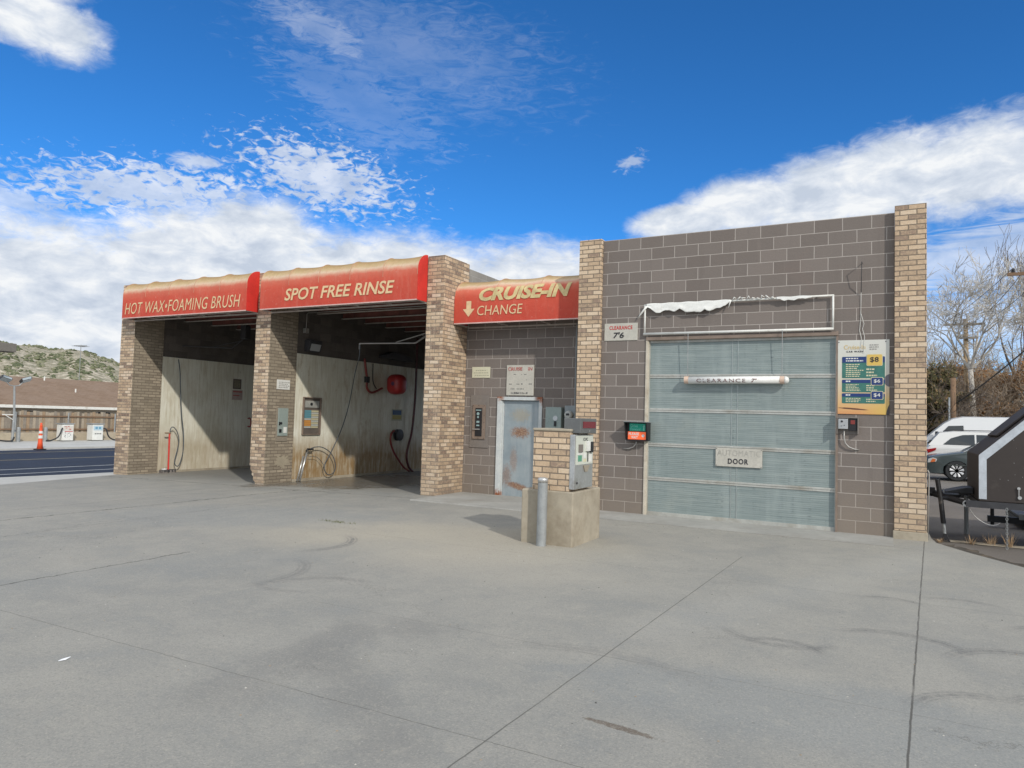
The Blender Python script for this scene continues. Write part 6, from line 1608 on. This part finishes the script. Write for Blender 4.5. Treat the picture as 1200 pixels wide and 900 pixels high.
# -- white van
def ex_van(t, fx, oy, oz, ws, ins):
    ws(.78, 1.22, 1.52, 1.93, 'windscreen')
    mb = MB(); mb.box(fx(1.10), fx(1.22), oy - .22, oy - .02, 1.28, 1.58); mb.build('wing_mirror', M_BLACK, t, bevel=.03)
    for x in (1.25, 2.32, 3.6):
        mb = MB(); mb.box(fx(x), fx(x + .01), oy - .003, oy + .006, .38, 1.18); mb.build('door_seam', M_BLACK, t)
    mb = MB(); mb.prism([(fx(.03), .75), (fx(.35), .82), (fx(.42), .98), (fx(.12), .92)], oy - .01, oy + .15, 'y'); mb.build('headlight', mat('lamp_glass'), t, bevel=.01)
vehicle('cargo_van', (5.05, 24.5, 0.0), 'white high sided cargo van parked nose left behind the crossover', 'van',
        [(0.03, .30), (0.0, .6), (.02, .80), (.12, 1.0), (.70, 1.20), (5.6, 1.22), (5.62, .8), (5.6, .35)],
        [(.66, 1.18), (1.45, 1.92), (1.8, 2.14), (2.2, 2.23), (5.4, 2.24), (5.6, 1.2)], 2.0, [0.95, 4.5], .36, paint('white_paint_van', (.72, .73, .73), .3, 0.0), 1, .30, .16, .05,
        glass=[[(1.15, 1.26), (1.62, 1.83), (2.18, 1.86), (2.20, 1.27)]], extras=ex_van)

# ================================================================== poles and wires
M_WOODPOLE = worn('weathered_pine_pole', (0.38, 0.27, 0.155), 0.9, var=0.25, scale=4)
M_WOODDARK = worn('brown_timber', (0.20, 0.125, 0.075), 0.9, var=0.2, scale=4)
t = thing('utility_pole', (8.48, 38, 0), 'tall yellowish wooden utility pole with two pale crossarms behind the van', 'utility pole')
mb = MB(); mb.tube([(8.50, 38, -.3), (8.48, 38, 4), (8.42, 38, 8.35)], [.16, .145, .12], 14); mb.build('pole', M_WOODPOLE, t, smooth=True)
for (z, x0_, x1_) in ((8.02, 7.30, 9.4), (7.20, 8.0, 9.05)):
    mb = MB(); mb.box(x0_, x1_, 37.76, 37.86, z - .06, z + .06); a = mb.build('crossarm', worn('pale_crossarm', (.30, .27, .23), .8, var=.1), t)
    for x in ((7.4, 7.9, 8.9, 9.3) if z > 8 else (8.15, 8.9)):
        mb = MB(); mb.lathe([(.03, 0), (.05, .03), (.03, .06), (.05, .09), (.02, .14)], (x, 37.81, z + .047), 10); mb.build('insulator', M_GREY, a)
t = thing('utility_pole', (10.1, 26, 0), 'brown wooden utility pole whose crossarm reaches into view at right edge', 'utility pole')
XA = [(9.000, 26.000, 8.664), (9.625, 26.000, 8.658), (9.190, 26.000, 8.881)]
mb = MB(); mb.tube([(XA[0][0] + 1.1, 26.15, -.3), (XA[0][0] + 1.1, 26.15, XA[0][2] + .5)], [.19, .14], 12); mb.build('pole', M_WOODDARK, t, smooth=True)
mb = MB(); mb.box(XA[0][0], XA[0][0] + 2.2, 25.9, 26.0, XA[0][2] - .07, XA[0][2] + .07); a = mb.build('crossarm', M_WOODDARK, t)
for x in (.22, .7, 1.5, 2.0):
    mb = MB(); mb.lathe([(.05, 0), (.09, .04), (.05, .08), (.09, .12), (.03, .2)], (XA[0][0] + x, 25.95, XA[0][2] + .072), 10); mb.build('insulator', M_DARKMETAL, a)
QP = [(7.293, 31.000, 2.280), (7.297, 31.000, 4.357), (7.105, 31.000, 2.276), (7.107, 31.000, 3.337)]
mb = MB(); mb.tube([(QP[0][0], 31, -.2), (QP[1][0], 31, QP[1][2])], .13, 10); o = mb.build('timber_post', M_WOODDARK, smooth=True); tag(o, 'short thick brown timber post left of the tall utility pole', 'post')
mb = MB(); mb.tube([(QP[2][0], 30.8, -.2), (QP[3][0], 30.8, QP[3][2])], .045, 8); o = mb.build('metal_post', M_GREY, smooth=True); tag(o, 'thin grey metal post left of the short brown timber post', 'post')
def wire(p0, p1, sag, r_, lab):
    pts = []
    for k in range(17):
        u = k / 16; p = Vector(p0).lerp(Vector(p1), u); p.z -= sag * 4 * u * (1 - u); pts.append(p)
    mb = MB(); mb.tube(pts, r_, 5); o = mb.build('overhead_wire', M_WIRE); tag(o, lab, 'wire')
wire((7.4, 37.81, 8.2), (XA[0][0] + .22, 25.95, XA[0][2] + .28), .15, .013, 'thin overhead wire from left end of far crossarm to near crossarm tip')
wire((8.9, 37.81, 8.2), (XA[0][0] + .7, 25.95, XA[0][2] + .28), .25, .013, 'thin overhead wire from middle of far crossarm to the near pole')
wire((9.3, 37.81, 8.2), (XA[0][0] + 1.5, 25.95, XA[0][2] + .28), .35, .013, 'lowest thin overhead wire between the two utility poles')
CB = [(10.342, 30.000, 6.579), (8.420, 30.000, 4.248), (6.967, 30.000, 2.777)]
wire((CB[0][0] + 2.0, 29, CB[0][2] + 1.6), (CB[2][0] - 1.0, 32, CB[2][2] - .8), .5, .035, 'thick black service cable sloping down to left through the bare trees')

# ================================================================== trees
def grow(mb, p, d, L_, r_, depth, rng, spread=.5, up=.25, kids=(2, 4), curl=.18, shrink=(.62, .82), rmin=.010, mi=0):
    n = 3; pts = [p.copy()]; rs = [r_]; q = p.copy(); dd = d.copy()
    for k in range(n):
        dd = (dd + Vector((rng.gauss(0, curl), rng.gauss(0, curl), rng.gauss(0, curl * .6) + up * .12))).normalized()
        q = q + dd * L_ / n; pts.append(q.copy()); rs.append(max(rmin * .7, r_ * (1 - .32 * (k + 1) / n)))
    mb.tube(pts, rs, 6 if depth > 3 else (4 if depth > 1 else 3), mi=mi, cap=False)
    if depth <= 0: return
    for k in range(rng.randint(*kids)):
        s_ = spread * rng.uniform(.5, 1.3); a = rng.uniform(0, 2 * PI)
        e1 = dd.orthogonal().normalized(); e2 = dd.cross(e1)
        nd = (dd + (e1 * math.cos(a) + e2 * math.sin(a)) * s_ + Vector((0, 0, up * .4))).normalized()
        i = rng.choice((1, 2, 3, 3)); grow(mb, pts[i], nd, L_ * rng.uniform(*shrink), max(rmin, rs[i] * rng.uniform(.5, .75)), depth - 1, rng, spread, up, kids, curl, shrink, rmin, mi)
M_BARKPALE = worn('pale_grey_bark', (0.50, 0.455, 0.39), 0.9, var=0.25, scale=2)
M_BARKWHITE = worn('whitish_bark', (0.52, 0.49, 0.44), 0.9, var=0.2, scale=2, dirt=(0.2, 0.17, 0.14), dirt_amt=0.2)
M_BARKDARK = worn('grey_brown_bark', (0.15, 0.12, 0.095), 0.9, var=0.25, scale=2)
M_BARKTAN = worn('tan_twig_bark', (0.30, 0.235, 0.17), 0.9, var=0.2, scale=2)
def bare_tree(x, y, h, seed, m_, lab, lean=(0, 0), depth=5, trunk=.3, r_=.22, spread=.5, up=.3, kids=(3, 4)):
    rng = random.Random(seed)
    t = thing('bare_tree', (x, y, 0), lab, 'tree', 'bare trees behind the parked vehicles')
    top = Vector((x + lean[0], y + lean[1], h * trunk))
    mb = MB(); mb.tube([(x, y, -.2), (x + lean[0] * .4, y, h * trunk * .5), top], [r_ * 1.25, r_, r_ * .85], 12); mb.build('trunk', m_, t, smooth=True)
    mb = MB()
    nb = rng.randint(4, 5)
    for k in range(nb):
        a = 2 * PI * k / nb + rng.uniform(-.3, .3); d = Vector((math.cos(a) * spread * .9 + lean[0] * .15, math.sin(a) * spread * .9, 1)).normalized()
        grow(mb, top - Vector((0, 0, rng.uniform(0, h * .08))), d, h * .26, r_ * .55, depth, rng, spread, up, kids, .14, (.62, .84), .012)
    mb.build('crown', m_, t)
bare_tree(8.86, 37.6, 9.4, 5, M_BARKWHITE, 'pale leaning bare tree whose trunk stands right behind the utility pole', (-.25, 0), 5, .62, .15, .75, .1)
bare_tree(7.0, 47, 10.0, 15, M_BARKPALE, 'pale bare tree rising just right of the end brick pier', (-.3, 0), 5, .25, .18, .6, .35)
bare_tree(11.2, 41, 12.2, 8, M_BARKDARK, 'tallest dark bare tree behind the near crossarm', (.1, 0), 5, .35, .15, .30, .6, (2, 3))
bare_tree(13.4, 46, 9.0, 21, M_BARKPALE, 'wide pale bare tree at the right edge of the view', (0, 0), 5, .25, .2, .8, .15)
bare_tree(10.6, 52, 8.5, 33, M_BARKTAN, 'smaller tan bare tree between the pole and tallest tree', (0, 0), 5, .22, .15, .7, .2)
bare_tree(17.5, 42, 10.5, 41, M_BARKPALE, 'pale bare tree standing beyond the right edge of the trailer', (0, 0), 5, .25, .2, .65, .3)
# tangled brown brush and junipers behind the vehicles
def bush(name, x, y, w_, h, seed, m_, lab, leaf, n, grp, cat='shrub', twig=True):
    rng = random.Random(seed)
    t = thing(name, (x, y, 0), lab, cat, grp)
    mb = MB()
    for k in range(7):
        a = rng.uniform(0, 2 * PI); d = Vector((math.cos(a) * .6, math.sin(a) * .6, 1)).normalized()
        grow(mb, Vector((x + rng.uniform(-w_ * .3, w_ * .3), y + rng.uniform(-.5, .5), 0)), d, h * .42, .05, 4 if twig else 2, rng, .7, .1, (3, 4), .2, (.6, .8), .012)
    mb.build('stems', m_[0], t)
    mb = MB()
    cl_ = [(Vector((x + rng.uniform(-w_ * .42, w_ * .42), y + rng.uniform(-.9, .9), h * rng.uniform(.12, .86))), rng.uniform(.25, .62) * min(w_, h) * .42) for _ in range(13)]
    for k in range(n):
        c_, rad = rng.choice(cl_)
        v = Vector((rng.gauss(0, 1), rng.gauss(0, 1), rng.gauss(0, .8))).normalized() * rad * (rng.random() ** .4)
        p = c_ + v
        if p.z < .05: continue
        s_ = leaf * rng.uniform(.5, 1.3); a = Vector((rng.gauss(0, 1), rng.gauss(0, 1), rng.gauss(0, 1))).normalized(); b_ = a.orthogonal().normalized()
        mb.add([p - a * s_, p + b_ * s_ * .45, p + a * s_, p - b_ * s_ * .45], [(0, 1, 2, 3)], rng.choice((0, 0, 1, 2)))
    mb.build('foliage', m_[1:], t)
def leafm(n, c): 
    m = mat(n, c, .85, spec=.2); m.node_tree.nodes['Principled BSDF'].inputs['Subsurface Weight'].default_value = 0; return m
BR = [M_BARKTAN, leafm('dry_leaf_rust', (.30, .155, .065)), leafm('dry_leaf_tan', (.36, .23, .12)), leafm('dry_leaf_brown', (.19, .115, .06))]
BO = [M_BARKDARK, leafm('juniper_olive', (.115, .105, .05)), leafm('juniper_dark', (.07, .068, .036)), leafm('juniper_brown', (.23, .155, .08))]
BP_ = [M_BARKTAN, leafm('dry_leaf_rust2', (.33, .19, .09)), leafm('dry_leaf_straw', (.42, .31, .18)), leafm('dry_leaf_brown2', (.15, .095, .055))]
specs = [(5.6, 33, 3.2, 5.6, BO, 'dark olive juniper bush nearest the end brick pier'), (7.0, 34.5, 3.0, 5.2, BO, 'dark olive juniper bush left of the timber post'),
         (8.8, 40, 3.2, 6.4, BR, 'rust brown brush directly behind the utility pole'), (10.4, 39.5, 3.4, 6.4, BR, 'rust brown brush right of the utility pole'),
         (12.2, 40.5, 3.4, 6.0, BP_, 'straw tinted brush below the tallest bare tree'), (14.0, 40, 3.4, 5.6, BR, 'rust brown brush at the right edge of the view'), (16.4, 41, 3.6, 4.6, BP_, 'straw tinted brush beyond the trailer at far right'),
         (7.2, 44, 4, 6.6, BR, 'tall brown brush behind the junipers'), (11.2, 45, 4.5, 6.8, BP_, 'tall straw tinted brush in the back row'), (4.2, 35, 3.4, 5.0, BO, 'dark olive juniper bush mostly hidden behind the building')]
for i, (x, y, w_, h, mm_, lab) in enumerate(specs):
    bush('brush_shrub', x, y, w_, h, 60 + i, mm_, lab, .10 if mm_ is BO else .085, 9000 if mm_ is BO else 5200, 'brush behind the parked vehicles')

# ================================================================== across the street (far left)
M_BOARDS = [worn('fence_board_%s' % n, c, .9, var=.15, scale=5) for n, c in (('tan', (.30, .235, .165)), ('grey', (.25, .215, .175)), ('dark', (.165, .135, .105)), ('pale', (.37, .31, .235)), ('warm', (.33, .235, .15)))]
fn = thing('board_fence', (-32.4, 20, -.1), 'weathered vertical board fence on low concrete wall across the street', 'fence')
mb = MB(); rng = random.Random(9); y = -8.0
while y < 60:
    w_ = rng.uniform(.125, .15); zt = 1.27 + rng.uniform(-.04, .06) ; th = rng.uniform(.018, .03)
    mb.box(-32.4 - th, -32.4, y, y + w_ - rng.uniform(.004, .02), .27, zt, rng.choices(range(5), (4, 3, 1.6, 2, 2))[0]); y += w_
mb.build('fence_boards', M_BOARDS, fn)
mb = MB()
for z in (.42, 1.06): mb.box(-32.398, -32.34, -8, 60, z - .035, z + .035)
mb.build('fence_rail', M_WOODDARK, fn)
for k in range(28):
    mb = MB(); mb.tube([(-32.29, -8 + k * 2.45, .2), (-32.29, -8 + k * 2.45, 1.25)], .035, 8); mb.build('fence_post', M_GALV, fn)
mb = MB(); mb.box(-32.6, -32.2, -8, 60, -.3, .26); o = mb.build('retaining_wall', worn('buff_concrete_wall', (.40, .34, .25), .9, var=.12, scale=1), bevel=.02); tag(o, 'low buff concrete wall running under the board fence', 'wall')
# house
hs_ = thing('house', (-50, 25, -.3), 'long low house with brown shingle roof and white eaves behind fence', 'house')
m, N, b = nmat('brown_shingles', .95)
p = N.pos(); px_, py_, pz_ = N.sep(p)[:3]
bt = N.new('ShaderNodeTexBrick'); N.l.new(N.comb(py_, N.m('MULTIPLY', pz_, 1.0)), bt.inputs['Vector']); bt.inputs['Scale'].default_value = 1; bt.inputs['Brick Width'].default_value = .32; bt.inputs['Row Height'].default_value = .06; bt.inputs['Mortar Size'].default_value = .006
bt.inputs['Color1'].default_value = (.205, .135, .088, 1); bt.inputs['Color2'].default_value = (.25, .17, .115, 1); bt.inputs['Mortar'].default_value = (.12, .08, .05, 1)
c = N.mix(N.mr(N.noise(p, .8, 5, .7), .4, .7, 0, .6), bt.outputs['Color'], (.26, .19, .14)); N.l.new(c, b.inputs['Base Color'])
mb = MB(); mb.prism([(-43.8, 1.52), (-43.8, 1.60), (-50.0, 3.58), (-56.5, 1.60), (-56.5, 1.52), (-50, 3.48)], -12, 70, 'y')
# prism axis y uses (x,z)
rf = mb.build('roof', m, hs_)
mb = MB(); mb.box(-56.0, -44.6, -11.5, 69.5, -.34, 1.50); mb.build('house_wall', worn('cream_siding', (.50, .47, .41), .8, var=.05), hs_)
mb = MB(); mb.box(-43.81, -43.77, -12, 70, 1.40, 1.58); mb.build('fascia', M_WHITE, hs_)
mb = MB(); mb.box(-44.6, -43.81, -12, 70, 1.40, 1.43); mb.build('soffit', worn('grey_soffit', (.30, .31, .31), .8, var=.1), hs_)
for y in (-4, 0.8, 5.6, 10.2, 13.4, 18.2, 22.8, 27.5, 33, 40):
    mb = MB(); mb.box(-44.598, -44.57, y, y + 1.0, .3, 1.26); w_ = mb.build('window', mat('white_frame', (.6, .6, .58), .5), hs_)
    mb = MB(); mb.box(-44.569, -44.56, y + .06, y + .94, .36, 1.22); mb.build('pane', M_GLASS, w_)
for (y, z_, x) in ((17.2, 3.40, -49.4), (18.0, 2.55, -46.9), (11.0, 2.3, -46.0), (26, 2.9, -47.9)):
    mb = MB(); mb.tube([(x, y, z_ - .2), (x, y, z_ + .28)], .05, 8); mb.build('roof_vent', M_WHITE, rf)
AN = [(-56.000, 23.567, 6.803), (-56.000, 23.651, 5.361), (-56.000, 23.004, 6.671), (-56.000, 24.075, 6.783)]
t = thing('tv_antenna', (-56, AN[0][1], 1.6), 'thin television antenna mast rising behind the brown roof', 'antenna')
mb = MB(); mb.tube([(-56, AN[0][1], 1.4), (-56, AN[0][1], AN[0][2])], .03, 6); mb.build('mast', M_GALV, t)
mb = MB(); mb.tube([(-56, AN[2][1], AN[2][2]), (-56, AN[3][1], AN[3][2])], .03, 5)
for k in range(6):
    y = AN[2][1] + (AN[3][1] - AN[2][1]) * (k + .5) / 6; mb.tube([(-56.5, y, AN[2][2]), (-55.5, y, AN[2][2])], .015, 4)
mb.build('antenna_array', M_GALV, t)

# traffic cone
t = thing('traffic_cone', (-26, 4.45, -.21), 'tall slim orange channeliser cone with white bands at the road edge', 'traffic cone')
mb = MB(); mb.box(-26.17, -25.83, 4.28, 4.62, -.212, -.165); mb.build('base', M_RUBBER, t, bevel=.02)
mb = MB(); mb.lathe([(.115, 0), (.085, .25), (.07, .5), (.055, .78), (.05, .92), (.055, .95), (.03, .99), (.045, 1.03), (.02, 1.05)], (-26, 4.45, -.165), 20); mb.build('cone_body', M_ORANGE, t, smooth=True)
for z0_, z1_ in ((.42, .54), (.62, .72)):
    mb = MB(); mb.lathe([(.079 - (z0_ - .42) * .055 + .004, z0_), (.079 - (z1_ - .42) * .055 + .004, z1_)], (-26, 4.45, -.165), 20); mb.build('reflective_band', M_WHITE, t)
# vacuum islands
def vacuum(y, lab, style):
    t = thing('vacuum_station', (-31.5, y, -.14), lab, 'vacuum', 'vacuum stations across the street')
    mb = MB(); mb.box(-31.8, -31.3, y - .27, y + .27, -.10, .70); bd = mb.build('cabinet', M_WHITE, t, bevel=.02)
    mb = MB(); mb.box(-31.84, -31.26, y - .31, y + .31, .70, .745); mb.build('cabinet_lid', M_GALV, t, bevel=.01)
    rng = random.Random(style); 
    mb = MB(); mb.box(-31.298, -31.292, y - .24, y + .24, .40, .62); mb.build('front_panel', mat('pale_print', (.60, .56, .50), .5) if style == 1 else mat('pale_blue_print', (.42, .55, .62), .5), bd)
    if style == 1:
        mb = MB()
        for k in range(9): yy2 = y + rng.uniform(-.2, .12); zz = rng.uniform(.42, .60); mb.box(-31.2915, -31.288, yy2, yy2 + rng.uniform(.04, .12), zz, zz + .02)
        mb.box(-31.2915, -31.287, y - .16, y + .22, .33, .36); mb.build('red_print', M_INKRED, bd)
        mb = MB()
        for k in range(14): yy2 = y + rng.uniform(-.22, .18); zz = rng.uniform(-.02, .28); mb.box(-31.2995, -31.296, yy2, yy2 + rng.uniform(.02, .05), zz, zz + .03)
        mb.build('grey_stickers', M_GREY, bd)
    else:
        mb = MB(); mb.box(-31.2915, -31.288, y - .15, y - .03, .47, .57); mb.box(-31.2915, -31.288, y + .03, y + .14, .47, .57); mb.build('blue_print', mat('blue_print2', (.10, .28, .42), .5), bd)
        mb = MB()
        for k in range(4): mb.box(-31.2995, -31.296, y - .16 + k * .09, y - .10 + k * .09, .20, .25)
        mb.build('dark_print', M_INK, bd)
    mb = MB()
    s_ = -1 if style == 1 else 1
    mb.tube(smooth_path([(-31.3, y + s_ * .28, .50), (-31.2, y + s_ * .36, .45), (-31.2, y + s_ * .5, .1), (-31.25, y + s_ * .8, -.08), (-31.2, y + s_ * 1.05, -.09)]), .035, 8)
    mb.build('vacuum_hose', M_RUBBER, t)
vacuum(8.60, 'white vacuum cabinet with red print standing before the fence', 1)
vacuum(10.10, 'white vacuum cabinet with blue panel, right of the other one', 2)
for (y, lab) in ((6.40, 'grey steel guard post beside the floodlight pole'), (7.60, 'grey steel guard post behind the orange cone')):
    mb = MB(); mb.tube([(-31.4, y, -.15), (-31.4, y, .50)], .085, 14); mb.lathe([(.085, 0), (.06, .04), (.01, .055)], (-31.4, y, .50), 14); o = mb.build('guard_post', M_GALV); tag(o, lab, 'post', 'guard posts')
mb = MB(); mb.tube(smooth_path([(-31.3, 4.4, .3), (-31.2, 5.0, .2), (-31.2, 5.4, -.02), (-31.2, 6.0, -.08), (-31.25, 6.15, .1)]), .035, 8); o = mb.build('vacuum_hose', M_RUBBER); tag(o, 'black hose drooping on the ground left of the floodlight pole', 'hose')
# floodlight pole
t = thing('floodlight_pole', (-31.3, 6.1, -.14), 'slim grey pole carrying two floodlights in front of the fence', 'light pole')
mb = MB(); mb.tube([(-31.3, 6.1, -.2), (-31.3, 6.12, 1.1), (-31.3, 6.05, 2.45)], [.055, .05, .04], 10); mb.build('pole', M_GALV, t)
mb = MB(); mb.tube([(-31.3, 5.72, 2.62), (-31.3, 5.85, 2.48), (-31.3, 6.05, 2.44), (-31.3, 6.25, 2.48), (-31.3, 6.42, 2.64)], .025, 6); mb.build('light_arm', M_GALV, t)
for (y, a) in ((5.66, -18), (6.52, 18)):
    M_ = Matrix.Translation((-31.3, y, 2.76)) @ Matrix.Rotation(R(a), 4, 'X') @ Matrix.Rotation(R(-25), 4, 'Y')
    mb = MB(); mb.box(-.16, .16, -.22, .22, -.07, .07, M=M_); h_ = mb.build('floodlight', M_DARKMETAL, t, bevel=.02)
    mb = MB(); mb.box(.161, .165, -.19, .19, -.05, .05, M=M_); mb.box(-.14, .14, -.20, .20, -.078, -.0705, M=M_); mb.build('lamp_glass', mat('floodlight_glass', (.35, .40, .42), .2), h_)
mb = MB(); mb.box(-31.32, -31.28, 5.62, 6.1, 1.10, 1.14); mb.tube([(-31.3, 5.75, 1.1), (-31.3, 6.1, .88)], .018, 5); mb.build('hose_bracket', M_WHITE, t)
# shoebox street light reaching in from the left edge
SB = [(-30.000, 4.506, 4.237), (-30.000, 5.288, 4.283), (-30.000, 5.310, 3.905)]
t = thing('street_light', (-30, SB[0][1] - 1.2, -.14), 'grey box shaped street light head at the left edge above the hill', 'street light')
mb = MB(); mb.box(-30.4, -29.8, SB[0][1], SB[1][1], SB[2][2], SB[1][2]); h_ = mb.build('lamp_head', worn('brown_grey_enamel', (.16, .145, .125), .6, var=.05), t, bevel=.02)
mb = MB(); mb.box(-30.35, -29.85, SB[0][1] + .05, SB[1][1] - .05, SB[2][2] - .02, SB[2][2] - .001); mb.build('lamp_glass', M_BLACK, h_)
mb = MB(); mb.tube([(-30.1, SB[0][1] - .9, -.2), (-30.1, SB[0][1] - .9, SB[1][2] + .05)], .08, 12); mb.tube([(-30.1, SB[0][1] - .9, SB[1][2] - .1), (-30.1, SB[0][1] + .02, SB[1][2] - .1)], .04, 8); mb.build('pole', worn('brown_grey_enamel', (.16, .145, .125), .6), t)
